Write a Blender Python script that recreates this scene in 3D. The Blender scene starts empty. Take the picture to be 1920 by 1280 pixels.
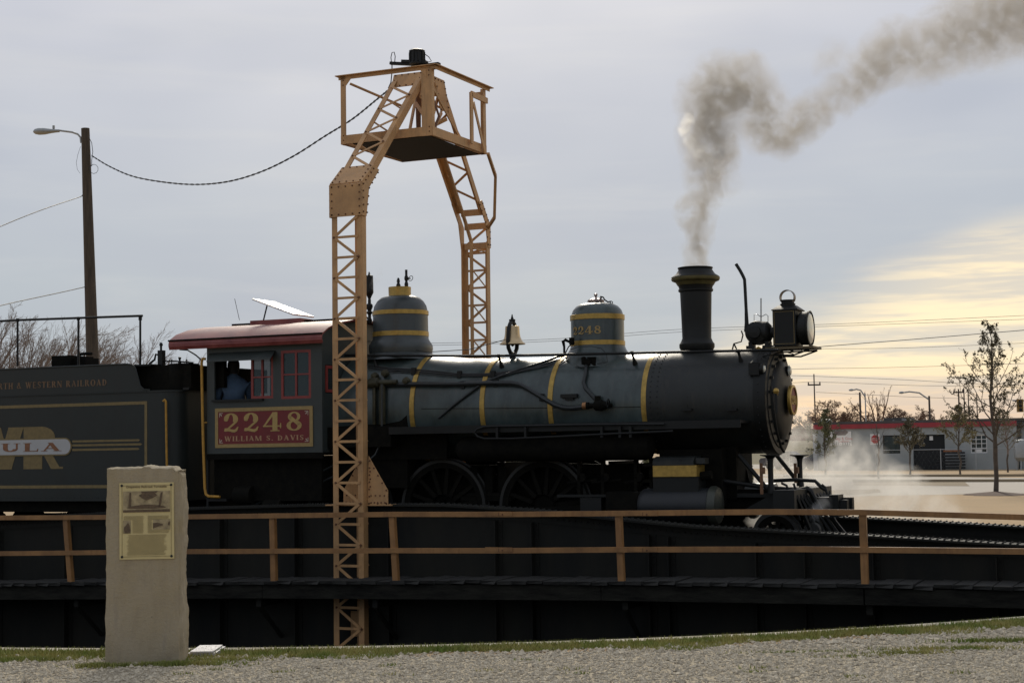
import bpy, bmesh, math, random
from mathutils import Vector, Matrix, Euler
random.seed(11)
rad = math.radians
SC = bpy.context.scene
COL = SC.collection

# ------------------------------------------------------------------ camera
F = 3000.0
cam_d = bpy.data.cameras.new('camera'); cam = bpy.data.objects.new('camera', cam_d); COL.objects.link(cam)
cam_d.sensor_width = 36; cam_d.lens = F/1920*36; cam_d.clip_start = .1; cam_d.clip_end = 9000
EYE = Vector((0, 0, 1.65))
CR = (Matrix.Rotation(rad(90)+math.atan(201/F), 3, 'X') @ Matrix.Rotation(rad(-.86), 3, 'Z'))
cam.matrix_world = Matrix.Translation(EYE) @ CR.to_4x4()
SC.camera = cam

# ------------------------------------------------------------------ world, sun, exposure
SUN_AZ, SUN_EL = -1.0, 31.0            # degrees right of the view axis, above the horizon
sun_dir = Vector((math.sin(rad(SUN_AZ))*math.cos(rad(SUN_EL)), math.cos(rad(SUN_AZ))*math.cos(rad(SUN_EL)), math.sin(rad(SUN_EL))))
W = bpy.data.worlds.new('World'); SC.world = W; W.use_nodes = True
nt = W.node_tree; nt.nodes.clear()
def N(t, **k):
    n = nt.nodes.new(t)
    for a, b in k.items(): setattr(n, a, b)
    return n
def mth(op, a, b=None, c=None, clamp=False):
    n = N('ShaderNodeMath', operation=op, use_clamp=clamp)
    for i, v in enumerate((a, b, c)):
        if v is None: continue
        if isinstance(v, (int, float)): n.inputs[i].default_value = v
        else: nt.links.new(v, n.inputs[i])
    return n.outputs[0]
def mixc(f, a, b):
    n = N('ShaderNodeMix', data_type='RGBA')
    for i, v in ((0, f), (6, a), (7, b)):
        if isinstance(v, (int, float)): n.inputs[i].default_value = v
        elif isinstance(v, tuple): n.inputs[i].default_value = (*v, 1)
        else: nt.links.new(v, n.inputs[i])
    return n.outputs[2]
def sstep(x, a, b):
    n = N('ShaderNodeMapRange', interpolation_type='SMOOTHSTEP'); nt.links.new(x, n.inputs[0])
    n.inputs[1].default_value = a; n.inputs[2].default_value = b
    return n.outputs[0]
sky = N('ShaderNodeTexSky', sky_type='NISHITA', sun_disc=False, sun_elevation=rad(SUN_EL), sun_rotation=rad(SUN_AZ), air_density=1.0, dust_density=3.0)
tc = N('ShaderNodeTexCoord'); sep = N('ShaderNodeSeparateXYZ'); nt.links.new(tc.outputs['Generated'], sep.inputs[0])
X, Y, Z = sep.outputs
az = mth('ARCTAN2', X, Y)               # 0 ahead, positive to the right
def noise(scl, sc, det=4, rough=.55, dist=0.0):
    mp = N('ShaderNodeMapping'); nt.links.new(tc.outputs['Generated'], mp.inputs[0]); mp.inputs['Scale'].default_value = scl
    n = N('ShaderNodeTexNoise'); nt.links.new(mp.outputs[0], n.inputs['Vector'])
    n.inputs['Scale'].default_value = sc; n.inputs['Detail'].default_value = det; n.inputs['Roughness'].default_value = rough; n.inputs['Distortion'].default_value = dist
    return n.outputs[0]
big = noise((1, 1, 2.6), 4.2, 3, .5)
band = noise((1, 1, 9), 5.0, 5, .55, .4)
fine = noise((1, 1, 13), 16.0, 4, .55, .3)
# overcast deck: mauve-white high up, blue-grey lower
c = mixc(sstep(Z, .02, .30), (.41, .48, .545), (.56, .585, .665))
c = mixc(mth('MULTIPLY', sstep(big, .38, .66), .60), c, (.395, .445, .545))
c = mixc(mth('MULTIPLY', sstep(band, .46, .74), .22), c, (.65, .66, .66))
# thinner cloud and low sunlight over the horizon to the right
edge = mth('ADD', mth('MULTIPLY', az, .33), .026)                     # upper edge climbs to the right
edge = mth('ADD', edge, mth('MULTIPLY', mth('SUBTRACT', big, .5), .10))
d = mth('SUBTRACT', edge, Z)
glow = sstep(d, -.020, .030)
side = mth('MULTIPLY', sstep(az, -.03, .16), mth('SUBTRACT', 1.0, sstep(az, 1.0, 1.7)))
glow = mth('MULTIPLY', glow, side)
str_ = sstep(mth('ADD', mth('MULTIPLY', band, .6), mth('MULTIPLY', fine, .4)), .42, .58)
warm = mixc(sstep(Z, .0, .055), (1.02, .70, .42), (1.12, .93, .62))
c2 = mixc(mth('MULTIPLY', glow, mth('ADD', mth('MULTIPLY', str_, .55), .45)), c, warm)
lowc = mth('MULTIPLY', mth('SUBTRACT', 1.0, sstep(Z, .0, .06)), mth('MULTIPLY', side, .5))
c2 = mixc(lowc, c2, (.96, .70, .50))
# the cloud is thinner round the hidden sun; unseen sky opposite dimmed to cut front fill
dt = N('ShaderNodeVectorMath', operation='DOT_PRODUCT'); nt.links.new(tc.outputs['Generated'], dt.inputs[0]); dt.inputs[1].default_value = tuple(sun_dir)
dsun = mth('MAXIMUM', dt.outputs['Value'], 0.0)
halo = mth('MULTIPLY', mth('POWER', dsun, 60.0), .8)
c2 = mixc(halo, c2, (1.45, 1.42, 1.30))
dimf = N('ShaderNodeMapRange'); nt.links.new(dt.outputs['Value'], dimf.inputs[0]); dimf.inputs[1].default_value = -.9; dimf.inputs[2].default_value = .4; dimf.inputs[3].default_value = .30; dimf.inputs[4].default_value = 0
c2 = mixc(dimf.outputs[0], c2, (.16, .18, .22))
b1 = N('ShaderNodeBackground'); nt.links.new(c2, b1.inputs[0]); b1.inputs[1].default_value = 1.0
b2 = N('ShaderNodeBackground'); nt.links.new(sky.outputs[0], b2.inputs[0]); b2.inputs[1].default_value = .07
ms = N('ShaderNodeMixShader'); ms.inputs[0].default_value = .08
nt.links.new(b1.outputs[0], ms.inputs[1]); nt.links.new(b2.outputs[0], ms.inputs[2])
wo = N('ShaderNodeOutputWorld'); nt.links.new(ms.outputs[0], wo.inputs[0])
sd = bpy.data.lights.new('sun', 'SUN'); sd.energy = 2.3; sd.angle = rad(11); sd.color = (1, .91, .76)
so = bpy.data.objects.new('sun', sd); COL.objects.link(so); so.rotation_euler = (-sun_dir).to_track_quat('-Z', 'Y').to_euler()
vs = SC.view_settings; SC.display_settings.display_device = 'sRGB'
vs.view_transform = 'Standard'; vs.look = 'None'; vs.exposure = 0.0; vs.gamma = 1; vs.use_curve_mapping = False
SC.render.engine = 'CYCLES'
cy = SC.cycles; cy.use_denoising = True; cy.max_bounces = 6; cy.diffuse_bounces = 3; cy.glossy_bounces = 3; cy.transmission_bounces = 4
cy.transparent_max_bounces = 16; cy.volume_bounces = 1; cy.volume_step_rate = 1.0; cy.volume_max_steps = 256; cy.use_adaptive_sampling = True
try: cy.denoiser = 'OPENIMAGEDENOISE'
except Exception: pass

# ------------------------------------------------------------------ survey helpers
TH = rad(24)
ORG = EYE + (CR @ Vector(((1307-960)/F, -(655-640)/F, -1)))*1.0
_d = CR @ Vector(((1307-960)/F, -(655-640)/F, -1)); _d /= _d.y
ORG = EYE + _d*25.5; ORG.z = -.12
BR = Matrix.Translation(ORG) @ Matrix.Rotation(-TH, 4, 'Z')          # frame of the bridge and the train
BRI = BR.inverted()
def ray(px, py):
    d = CR @ Vector(((px-960)/F, -(py-640)/F, -1)); return d/d.y
def wp(px, py, Yd): return EYE + ray(px, py)*Yd                       # world point at a distance
def gp(px, py, z=-.2):                                              # ground point
    d = ray(px, py); return EYE + d*((z-EYE.z)/d.z)
def at(px, py, c):                                                  # point on the plane y = c of the train frame
    o = BRI @ EYE; d = BRI.to_3x3() @ ray(px, py); t = (c-o.y)/d.y
    return o + d*t
def ax(px, py, c): return at(px, py, c).x
def azz(px, py, c): return at(px, py, c).z

# ------------------------------------------------------------------ materials
MATS = {}
def mat(name, col, rough=.6, metal=0.0, var=.25, scale=6.0, bump=.0, bscale=40.0, col2=None, spec=.5, stretch=None, coat=0.0, grime=None):
    if name in MATS: return MATS[name]
    m = bpy.data.materials.new(name); m.use_nodes = True; t = m.node_tree; b = t.nodes['Principled BSDF']
    tcn = t.nodes.new('ShaderNodeTexCoord'); src = tcn.outputs['Object']
    if stretch:
        mp = t.nodes.new('ShaderNodeMapping'); mp.inputs['Scale'].default_value = stretch; t.links.new(src, mp.inputs[0]); src = mp.outputs[0]
    n = t.nodes.new('ShaderNodeTexNoise'); n.inputs['Scale'].default_value = scale; n.inputs['Detail'].default_value = 6; n.inputs['Roughness'].default_value = .65
    t.links.new(src, n.inputs['Vector'])
    r = t.nodes.new('ShaderNodeMapRange'); r.inputs[1].default_value = .3; r.inputs[2].default_value = .7; t.links.new(n.outputs[0], r.inputs[0])
    mx = t.nodes.new('ShaderNodeMix'); mx.data_type = 'RGBA'; t.links.new(r.outputs[0], mx.inputs[0])
    lo = tuple(x*(1-var) for x in col); hi = col2 or tuple(x*(1+var) for x in col)
    mx.inputs[6].default_value = (*lo, 1); mx.inputs[7].default_value = (*hi, 1)
    t.links.new(mx.outputs[2], b.inputs['Base Color'])
    rr = t.nodes.new('ShaderNodeMapRange'); rr.inputs[3].default_value = max(.05, rough-.1); rr.inputs[4].default_value = min(1, rough+.12); t.links.new(n.outputs[0], rr.inputs[0])
    t.links.new(rr.outputs[0], b.inputs['Roughness'])
    b.inputs['Metallic'].default_value = metal; b.inputs['Specular IOR Level'].default_value = spec; b.inputs['Coat Weight'].default_value = coat
    if grime:
        gm = t.nodes.new('ShaderNodeMapping'); gm.inputs['Scale'].default_value = (3.2, 3.2, .35); t.links.new(tcn.outputs['Object'], gm.inputs[0])
        gn = t.nodes.new('ShaderNodeTexNoise'); gn.inputs['Scale'].default_value = 3.0; gn.inputs['Detail'].default_value = 7; gn.inputs['Roughness'].default_value = .7; t.links.new(gm.outputs[0], gn.inputs['Vector'])
        gr = t.nodes.new('ShaderNodeMapRange'); gr.inputs[1].default_value = .52; gr.inputs[2].default_value = .72; gr.inputs[4].default_value = .75; t.links.new(gn.outputs[0], gr.inputs[0])
        gx = t.nodes.new('ShaderNodeMix'); gx.data_type = 'RGBA'; t.links.new(gr.outputs[0], gx.inputs[0]); t.links.new(mx.outputs[2], gx.inputs[6]); gx.inputs[7].default_value = (*grime, 1)
        t.links.new(gx.outputs[2], b.inputs['Base Color'])
    if bump:
        n2 = t.nodes.new('ShaderNodeTexNoise'); n2.inputs['Scale'].default_value = bscale; n2.inputs['Detail'].default_value = 5; t.links.new(src, n2.inputs['Vector'])
        bp = t.nodes.new('ShaderNodeBump'); bp.inputs['Strength'].default_value = bump; bp.inputs['Distance'].default_value = .02
        t.links.new(n2.outputs[0], bp.inputs['Height']); t.links.new(bp.outputs[0], b.inputs['Normal'])
    MATS[name] = m; return m
def glass(name, col, rough=.08, alpha=.35):
    m = bpy.data.materials.new(name); m.use_nodes = True; b = m.node_tree.nodes['Principled BSDF']
    b.inputs['Base Color'].default_value = (*col, 1); b.inputs['Roughness'].default_value = rough; b.inputs['Alpha'].default_value = alpha
    MATS[name] = m; return m
M_jacket = mat('jacket_paint', (.046, .064, .062), .31, 0, .45, 2.6, .12, 6, spec=.55, stretch=(1, 1, .6), grime=(.085, .095, .085))
M_smoke = mat('smokebox_black', (.012, .0145, .013), .52, 0, .5, 2.5, .08, 30, grime=(.030, .027, .020))
M_black = mat('engine_black', (.007, .008, .007), .55, 0, .4, 5, .05, 30, spec=.35)
M_under = mat('greasy_black', (.005, .0055, .0045), .85, 0, .5, 8, .1, 30, col2=(.011, .010, .007), spec=.12)
M_green = mat('tender_paint', (.016, .021, .019), .48, 0, .25, 1.6, .05, 12, spec=.4, grime=(.020, .021, .017))
M_cab = mat('cab_paint', (.034, .043, .040), .5, 0, .2, 3, .04, 20, grime=(.030, .032, .026))
M_gold = mat('gold_paint', (.42, .275, .065), .38, .45, .25, 14, .05, 60)
M_goldflat = mat('gold_lettering', (.34, .235, .085), .6, 0, .15, 20)
M_goldline = mat('dull_gold_line', (.20, .145, .055), .6, 0, .2, 12)
M_brass = mat('bell_brass', (.62, .47, .27), .36, .55, .15, 10)
M_roof = mat('roof_red', (.20, .028, .028), .42, 0, .3, 2.5, .1, 10, col2=(.31, .085, .07), spec=.5)
M_redframe = mat('red_window_frame', (.24, .035, .028), .5, 0, .2, 10)
M_signred = mat('sign_red', (.165, .012, .013), .5, 0, .1, 6)
M_white = mat('white_paint', (.72, .72, .70), .5, 0, .06, 10)
M_yellow = mat('yellow_handrail', (.48, .25, .03), .45, 0, .2, 15)
M_pipe = mat('pipe_grey', (.022, .026, .026), .38, .2, .3, 12)
M_girder = mat('girder_black', (.007, .009, .008), .68, 0, .5, 1.1, .1, 20, col2=(.020, .019, .013), spec=.3, stretch=(1, 1, .35), grime=(.016, .014, .009))
M_tan = mat('tan_steel_paint', (.50, .285, .120), .55, 0, .24, 2.2, .06, 40, grime=(.31, .18, .085))
M_tandark = mat('rust_rivet', (.15, .07, .035), .7, 0, .3, 20)
M_grating = mat('platform_black', (.012, .012, .012), .8, 0, .3, 20)
M_rail = mat('orange_railing', (.31, .155, .052), .50, 0, .35, 2.5, .05, 40, grime=(.18, .08, .03))
M_wood = mat('weathered_plank', (.026, .025, .021), .85, 0, .45, 9, .4, 40, stretch=(6, 1, 6))
M_beam = mat('dark_timber', (.012, .011, .009), .9, 0, .6, 2, .5, 22, col2=(.030, .029, .022), spec=.2, stretch=(1, 3, 5))
M_stone = mat('limestone_b', (.36, .28, .19), .9, 0, .22, 3.2, .5, 45, col2=(.44, .37, .28))
M_stonerough = mat('rough_limestone', (.36, .27, .18), .95, 0, .4, 9, .9, 25)
M_plaque = mat('bronze_tan_plaque', (.56, .465, .225), .45, 0, .06, 6)
M_sepia = mat('sepia_ink', (.10, .065, .035), .6, 0, .4, 60)
M_sepiamid = mat('sepia_mid', (.22, .17, .09), .6, 0, .35, 16, col2=(.46, .37, .21))
M_conc = mat('kerb_concrete', (.42, .37, .28), .9, 0, .15, 4, .3, 30)
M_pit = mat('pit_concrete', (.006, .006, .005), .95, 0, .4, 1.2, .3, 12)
M_gravel_stone = mat('gravel_stones', (.47, .42, .37), .9, 0, .45, 9, .2, 30)
M_pole = mat('treated_pole', (.075, .058, .040), .9, 0, .4, 3, .5, 20, stretch=(6, 6, .5))
M_farpole = mat('far_pole_wood', (.06, .05, .045), .9, 0, .3, 3)
M_cable = mat('cable_black', (.02, .02, .02), .6)
M_wire = mat('wire_grey', (.10, .105, .11), .6)
M_alu = mat('lamp_housing', (.34, .35, .34), .4, .4, .1, 8)
M_bark = mat('bark', (.085, .068, .052), .9, 0, .35, 8, .4, 40)
M_twig = mat('bare_twigs', (.20, .155, .125), .9, 0, .3, 8)
M_twigwarm = mat('bare_twigs_warm', (.17, .10, .065), .9, 0, .3, 8)
M_leafdark = mat('sparse_leaves', (.060, .058, .024), .7, 0, .45, 3, col2=(.12, .10, .04))
M_leafolive = mat('olive_leaves', (.10, .115, .045), .7, 0, .4, 3, col2=(.17, .16, .07))
M_wallgrey = mat('grey_block_wall', (.33, .355, .35), .85, 0, .12, .6, .1, 4)
M_fascia = mat('red_fascia', (.32, .035, .045), .6, 0, .15, 2)
M_roofgrey = mat('far_roof', (.09, .085, .08), .9, 0, .3, 1)
M_dark = mat('dark_interior', (.012, .014, .015), .8)
M_brickfar = mat('far_brick', (.26, .12, .095), .9, 0, .2, 1)
M_shirt = mat('blue_shirt', (.075, .125, .20), .9, 0, .2, 5, .3, 14)
M_skin = mat('skin', (.33, .19, .13), .6)
M_hair = mat('dark_hair', (.010, .009, .009), .8)
M_carblue = mat('car_blue', (.03, .035, .075), .25, .2, .1, 3)
M_cargrey = mat('car_grey', (.10, .10, .11), .25, .3, .1, 3)
M_tyre = mat('tyre_rubber', (.015, .015, .015), .8)
M_signredbright = mat('stop_red', (.45, .03, .03), .5)
M_mulch = mat('mulch', (.095, .058, .038), .95, 0, .4, 3, .5, 14)
M_galv = mat('galvanised_pipe', (.34, .36, .37), .45, .3, .1, 6)
M_lens = mat('headlight_lens', (.48, .50, .44), .12, 0, .05, 5, coat=.6)
G_dark = glass('window_glass', (.03, .05, .05), .07, .75)
G_clear = glass('pane_glass', (.03, .04, .04), .06, .55)
M_brake = mat('lined_steel', (.018, .018, .015), .6, .1, .3, 10)

# ------------------------------------------------------------------ mesh builder
class MB:
    def __init__(s): s.v = []; s.f = []
    def add(s, vs, fs):
        o = len(s.v); s.v += [tuple(v) for v in vs]; s.f += [tuple(i+o for i in f) for f in fs]; return s
    def box(s, a, b, m=None):
        x0, y0, z0 = [min(p, q) for p, q in zip(a, b)]; x1, y1, z1 = [max(p, q) for p, q in zip(a, b)]
        vs = [Vector(p) for p in ((x0,y0,z0),(x1,y0,z0),(x1,y1,z0),(x0,y1,z0),(x0,y0,z1),(x1,y0,z1),(x1,y1,z1),(x0,y1,z1))]
        if m is not None: vs = [m @ v for v in vs]
        return s.add(vs, [(0,3,2,1),(4,5,6,7),(0,1,5,4),(1,2,6,5),(2,3,7,6),(3,0,4,7)])
    def bar(s, p, q, w, h, up=(0,0,1)):
        p = Vector(p); q = Vector(q); d = (q-p); L = d.length; d.normalize(); up = Vector(up)
        sd = d.cross(up)
        if sd.length < 1e-4: sd = d.cross(Vector((1,0,0)))
        sd.normalize(); u = sd.cross(d)
        vs = []
        for e in (p, q):
            for a, b in ((-1,-1),(1,-1),(1,1),(-1,1)): vs.append(e+sd*(a*w/2)+u*(b*h/2))
        return s.add(vs, [(0,1,2,3),(7,6,5,4),(0,4,5,1),(1,5,6,2),(2,6,7,3),(3,7,4,0)])
    def tube(s, pts, r, n=8, cap=True, close=False):
        pts = [Vector(p) for p in pts]; k = len(pts); rs = r if isinstance(r, (list, tuple)) else [r]*k
        prev = None; rings = []
        for i, p in enumerate(pts):
            if close: t = pts[(i+1) % k]-pts[i-1]
            else: t = pts[min(i+1, k-1)]-pts[max(i-1, 0)]
            t.normalize()
            if prev is None: a = t.orthogonal().normalized()
            else:
                a = prev - t*prev.dot(t)
                a = a.normalized() if a.length > 1e-5 else t.orthogonal().normalized()
            prev = a; b = t.cross(a)
            rings.append([p+(a*math.cos(2*math.pi*j/n)+b*math.sin(2*math.pi*j/n))*rs[i] for j in range(n)])
        vs = [v for g in rings for v in g]; fs = []
        for i in range(k if close else k-1):
            a0, b0 = i*n, ((i+1) % k)*n
            for j in range(n): fs.append((a0+j, a0+(j+1) % n, b0+(j+1) % n, b0+j))
        if cap and not close: fs += [tuple(range(n-1, -1, -1)), tuple((k-1)*n+j for j in range(n))]
        return s.add(vs, fs)
    def lathe(s, prof, m=None, n=32, a0=0, a1=2*math.pi):
        """prof: (radius, height) about local z, placed by m"""
        full = abs(a1-a0-2*math.pi) < 1e-6; nn = n if full else n+1
        vs = []
        for r, z in prof:
            for j in range(nn):
                a = a0+(a1-a0)*j/n; vs.append(Vector((r*math.cos(a), r*math.sin(a), z)))
        fs = []
        for i in range(len(prof)-1):
            for j in range(n):
                j2 = (j+1) % nn; fs.append((i*nn+j, i*nn+j2, (i+1)*nn+j2, (i+1)*nn+j))
        if m is not None: vs = [m @ v for v in vs]
        return s.add(vs, fs)
    def prism(s, poly, c0, c1, plane='xz'):
        """polygon in x,z extruded along y (or in x,y along z)"""
        k = len(poly); vs = []
        for c_ in (c0, c1):
            for a, b in poly: vs.append((a, c_, b) if plane == 'xz' else ((a, b, c_) if plane == 'xy' else (c_, a, b)))
        fs = [tuple(range(k)), tuple(range(2*k-1, k-1, -1))]
        for i in range(k): j = (i+1) % k; fs.append((i, i+k, j+k, j))
        return s.add(vs, fs)
    def rivet(s, p, nrm, r=.014, h=.012):
        p = Vector(p); n_ = Vector(nrm).normalized(); a = n_.orthogonal().normalized(); b = n_.cross(a); vs = []
        for rr, hh in ((r, 0), (r*.6, h)):
            for j in range(6): vs.append(p+(a*math.cos(j*math.pi/3)+b*math.sin(j*math.pi/3))*rr+n_*hh)
        return s.add(vs, [(j, (j+1) % 6, 6+(j+1) % 6, 6+j) for j in range(6)]+[(6,7,8,9,10,11)])
    def mapv(s, fn): s.v = [tuple(fn(Vector(v))) for v in s.v]; return s
def emit(name, mb, m, parent=None, label=None, kind=None, smooth=True, sharp=35, recalc=True):
    me = bpy.data.meshes.new(name); me.from_pydata(mb.v, [], mb.f); me.materials.append(m)
    if recalc:
        bm = bmesh.new(); bm.from_mesh(me); bmesh.ops.recalc_face_normals(bm, faces=bm.faces); bm.to_mesh(me); bm.free()
    if smooth:
        me.polygons.foreach_set('use_smooth', [True]*len(me.polygons))
        try: me.set_sharp_from_angle(angle=rad(sharp))
        except Exception: pass
    me.update()
    o = bpy.data.objects.new(name, me); COL.objects.link(o)
    if parent is not None: o.parent = parent
    if label: o['label'] = label
    if kind: o['kind'] = kind
    return o
def share(name, src, parent, loc=(0,0,0), rot=(0,0,0), scale=(1,1,1)):
    o = bpy.data.objects.new(name, src.data if hasattr(src, 'data') else src); COL.objects.link(o)
    o.parent = parent; o.location = loc; o.rotation_euler = rot; o.scale = scale; return o
def thing(name, label, cat, mtx=None, group=None, loc=None):
    o = bpy.data.objects.new(name, None); COL.objects.link(o); o.empty_display_size = .3
    if mtx is not None: o.matrix_world = mtx
    if loc is not None: o.location = loc
    o['label'] = label; o['category'] = cat
    if group: o['group'] = group
    return o
def tag(o, label, cat, group=None):
    o['label'] = label; o['category'] = cat
    if group: o['group'] = group
    return o
AXX = Matrix.Rotation(rad(90), 4, 'Y')      # local z -> +x
AXY = Matrix.Rotation(rad(-90), 4, 'X')     # local z -> +y
def T(x, y, z): return Matrix.Translation((x, y, z))

# ------------------------------------------------------------------ serif lettering
def stroke_poly(x0, y0, x1, y1, w, flat=False):
    if flat: h = w/2; return [(x0-h, y0), (x0+h, y0), (x1+h, y1), (x1-h, y1)]
    d = math.hypot(x1-x0, y1-y0); nx, ny = -(y1-y0)/d*w/2, (x1-x0)/d*w/2
    return [(x0+nx, y0+ny), (x1+nx, y1+ny), (x1-nx, y1-ny), (x0-nx, y0-ny)]
def ring_polys(cx, cy, rx, ry, a0, a1, T_, t_, n=14):
    out = []
    for i in range(n):
        p = []
        for a, k in ((a0+(a1-a0)*i/n, 0), (a0+(a1-a0)*(i+1)/n, 0), (a0+(a1-a0)*(i+1)/n, 1), (a0+(a1-a0)*i/n, 1)):
            r1, r2 = (rx, ry) if k == 0 else (rx-T_, ry-t_)
            p.append((cx+r1*math.cos(rad(a)), cy+r2*math.sin(rad(a))))
        out.append(p)
    return out
def glyph(ch, T_=.19, t_=.065):
    S = []; s_ = .05
    def V(x, w=T_, y0=0, y1=1): S.append(stroke_poly(x, y0, x, y1, w, True))
    def D(x0, y0, x1, y1, w): S.append(stroke_poly(x0, y0, x1, y1, w, True))
    def Hh(x0, x1, y, w=t_): S.append([(x0, y-w/2), (x1, y-w/2), (x1, y+w/2), (x0, y+w/2)])
    def sf(x, y, w): S.append([(x-w/2, y), (x+w/2, y), (x+w/2, y+(s_ if y < .5 else -s_)), (x-w/2, y+(s_ if y < .5 else -s_))])
    def R(*a, **k): S.extend(ring_polys(*a, **k))
    w = .8
    if ch == '2':
        R(.34, .68, .32, .32, 175, -35, T_, t_); R(.12, .66, .095, .095, 0, 360, .094, .094)
        S.append([(.60, .50), (.50, .54), (.03, .05), (.13, .03)]); S.append([(.03, .05), (.06, .20), (.2, .215), (.35, .15), (.37, 0), (.22, .05)])
        S.append([(.35, .15), (.37, 0), (.5, -.02), (.62, .06), (.68, .27), (.62, .27), (.54, .15), (.46, .13)]); w = .76
    elif ch == '4':
        V(.5, T_); sf(.5, 0, .40); S.append([(.54, 1), (.40, 1), (-.02, .26), (.06, .26)]); Hh(-.02, .78, .27, t_); S.append([(.72, .16), (.77, .16), (.77, .42), (.72, .42)]); w = .86
    elif ch == '8':
        R(.34, .74, .27, .26, 0, 360, T_*.62, t_); R(.34, .28, .33, .28, 0, 360, T_*.8, t_); S.append([(.10, .70), (.24, .76), (.62, .36), (.50, .26)]); w = .76
    elif ch == 'I': V(.16); sf(.16, 0, .34); sf(.16, 1, .34); w = .36
    elif ch == 'L': V(.17); sf(.17, 0, .34); sf(.17, 1, .34); Hh(.1, .60, t_/2); S.append([(.55, 0), (.62, 0), (.64, .30), (.60, .30)]); w = .68
    elif ch == 'T': V(.36); sf(.36, 0, .36); Hh(.02, .70, 1-t_/2); S.append([(.0, .72), (.04, .72), (.08, 1), (.0, 1)]); S.append([(.72, .72), (.68, .72), (.64, 1), (.72, 1)]); w = .74
    elif ch == 'H': V(.16); V(.64); Hh(.16, .64, .5); [sf(x, y, .34) for x in (.16, .64) for y in (0, 1)]; w = .84
    elif ch == 'U': S.append(stroke_poly(.17, .3, .17, 1, T_, True)); S.append(stroke_poly(.66, .3, .66, 1, t_, True)); R(.385, .32, .31, .32, 180, 360, T_, t_*1.3); sf(.17, 1, .36); sf(.66, 1, .28); w = .84
    elif ch == 'E': V(.17); sf(.17, 0, .32); sf(.17, 1, .32); Hh(.1, .62, t_/2); Hh(.1, .58, 1-t_/2); Hh(.1, .46, .5); [S.append([(x, y0), (x+.05, y0), (x+.05, y1), (x, y1)]) for x, y0, y1 in ((.58, 0, .28), (.54, .74, 1), (.43, .38, .62))]; w = .70
    elif ch == 'A': D(.10, 0, .40, 1, t_); D(.66, 0, .36, 1, T_); Hh(.20, .6, .32); sf(.10, 0, .26); sf(.66, 0, .34); w = .84
    elif ch == 'V': D(.14, 1, .42, 0, T_); D(.68, 1, .44, 0, t_); sf(.14, 1, .34); sf(.70, 1, .26); w = .82
    elif ch == 'W': D(.14, 1, .36, 0, T_); D(.58, .98, .37, 0, t_); D(.54, 1, .76, 0, T_); D(1.0, 1, .78, 0, t_); sf(.14, 1, .34); sf(.55, 1, .30); sf(1.0, 1, .28); w = 1.14
    elif ch == 'M': V(.10, t_); V(.86); D(.14, 1, .46, .02, T_); D(.80, 1, .48, .02, t_); sf(.10, 0, .26); sf(.86, 0, .34); sf(.12, 1, .24); sf(.86, 1, .30); w = 1.04
    elif ch == 'N': V(.12, t_); V(.70, t_); D(.14, 1, .68, 0, T_); sf(.12, 0, .28); sf(.10, 1, .26); sf(.70, 1, .28); w = .84
    elif ch == 'D': V(.17); sf(.12, 0, .24); sf(.12, 1, .24); R(.26, .5, .46, .5, -90, 90, T_, t_); Hh(.1, .28, t_/2); Hh(.1, .28, 1-t_/2); w = .82
    elif ch == 'O': R(.42, .5, .40, .52, 0, 360, T_, t_, n=24); w = .88
    elif ch in 'RB': 
        V(.17); sf(.17, 0, .34); sf(.12, 1, .24); R(.36, .74, .28, .26, -90, 90, T_, t_); Hh(.1, .38, 1-t_/2); Hh(.1, .38, .48+t_/2)
        S.append([(.32, .50), (.50, .50), (.76, 0), (.56, 0)]); sf(.70, 0, .22); w = .84
    elif ch == 'F': V(.17); sf(.17, 0, .34); sf(.17, 1, .32); Hh(.1, .6, 1-t_/2); Hh(.1, .46, .5); S.append([(.55, .72), (.6, .72), (.6, 1), (.55, 1)]); w = .68
    elif ch == 'S': R(.32, .74, .26, .26, 20, 250, T_*.75, t_); R(.32, .27, .27, .27, -160, 70, T_*.75, t_); S.append([(.10, .62), (.26, .66), (.56, .38), (.42, .28)]); S.append([(.52, .70), (.57, .70), (.57, .98), (.54, .98)]); S.append([(.06, .04), (.10, .04), (.10, .32), (.06, .32)]); w = .66
    elif ch == '&': R(.34, .77, .19, .23, 0, 360, T_*.6, t_); R(.30, .27, .30, .27, 0, 360, T_*.8, t_); S.append([(.20, .72), (.34, .72), (.80, 0), (.62, 0)]); w = .84
    elif ch == '.': S.append([(.05, 0), (.22, 0), (.22, .16), (.05, .16)]); w = .3
    else: w = .42
    return S, w
def text_width(s, sx=1, sp=.06, **k): return sum((glyph(ch, **k)[1]+sp)*sx for ch in s)-sp*sx
def letters(s, x, z, h, c, sx=1.0, sp=.06, depth=.004, slope=0.0, T_=.19, t_=.065):
    mb = MB(); cx = x; k = 0
    for ch in s:
        polys, w = glyph(ch, T_, t_)
        for p in polys:
            k += 1; off = (k % 7)*.00025
            mb.prism([(cx+u*h*sx, z+v*h+(cx-x)*slope) for u, v in p], c-depth-off, c)
        cx += (w+sp)*h*sx
    return mb
def fit_letters(s, x0, x1, z, h, c, **k):
    T_ = k.get('T_', .19); t_ = k.get('t_', .065)
    w = text_width(s, 1, k.get('sp', .06), T_=T_, t_=t_)*h
    return letters(s, x0, z, h, c, sx=(x1-x0)/w, **k)
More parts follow.
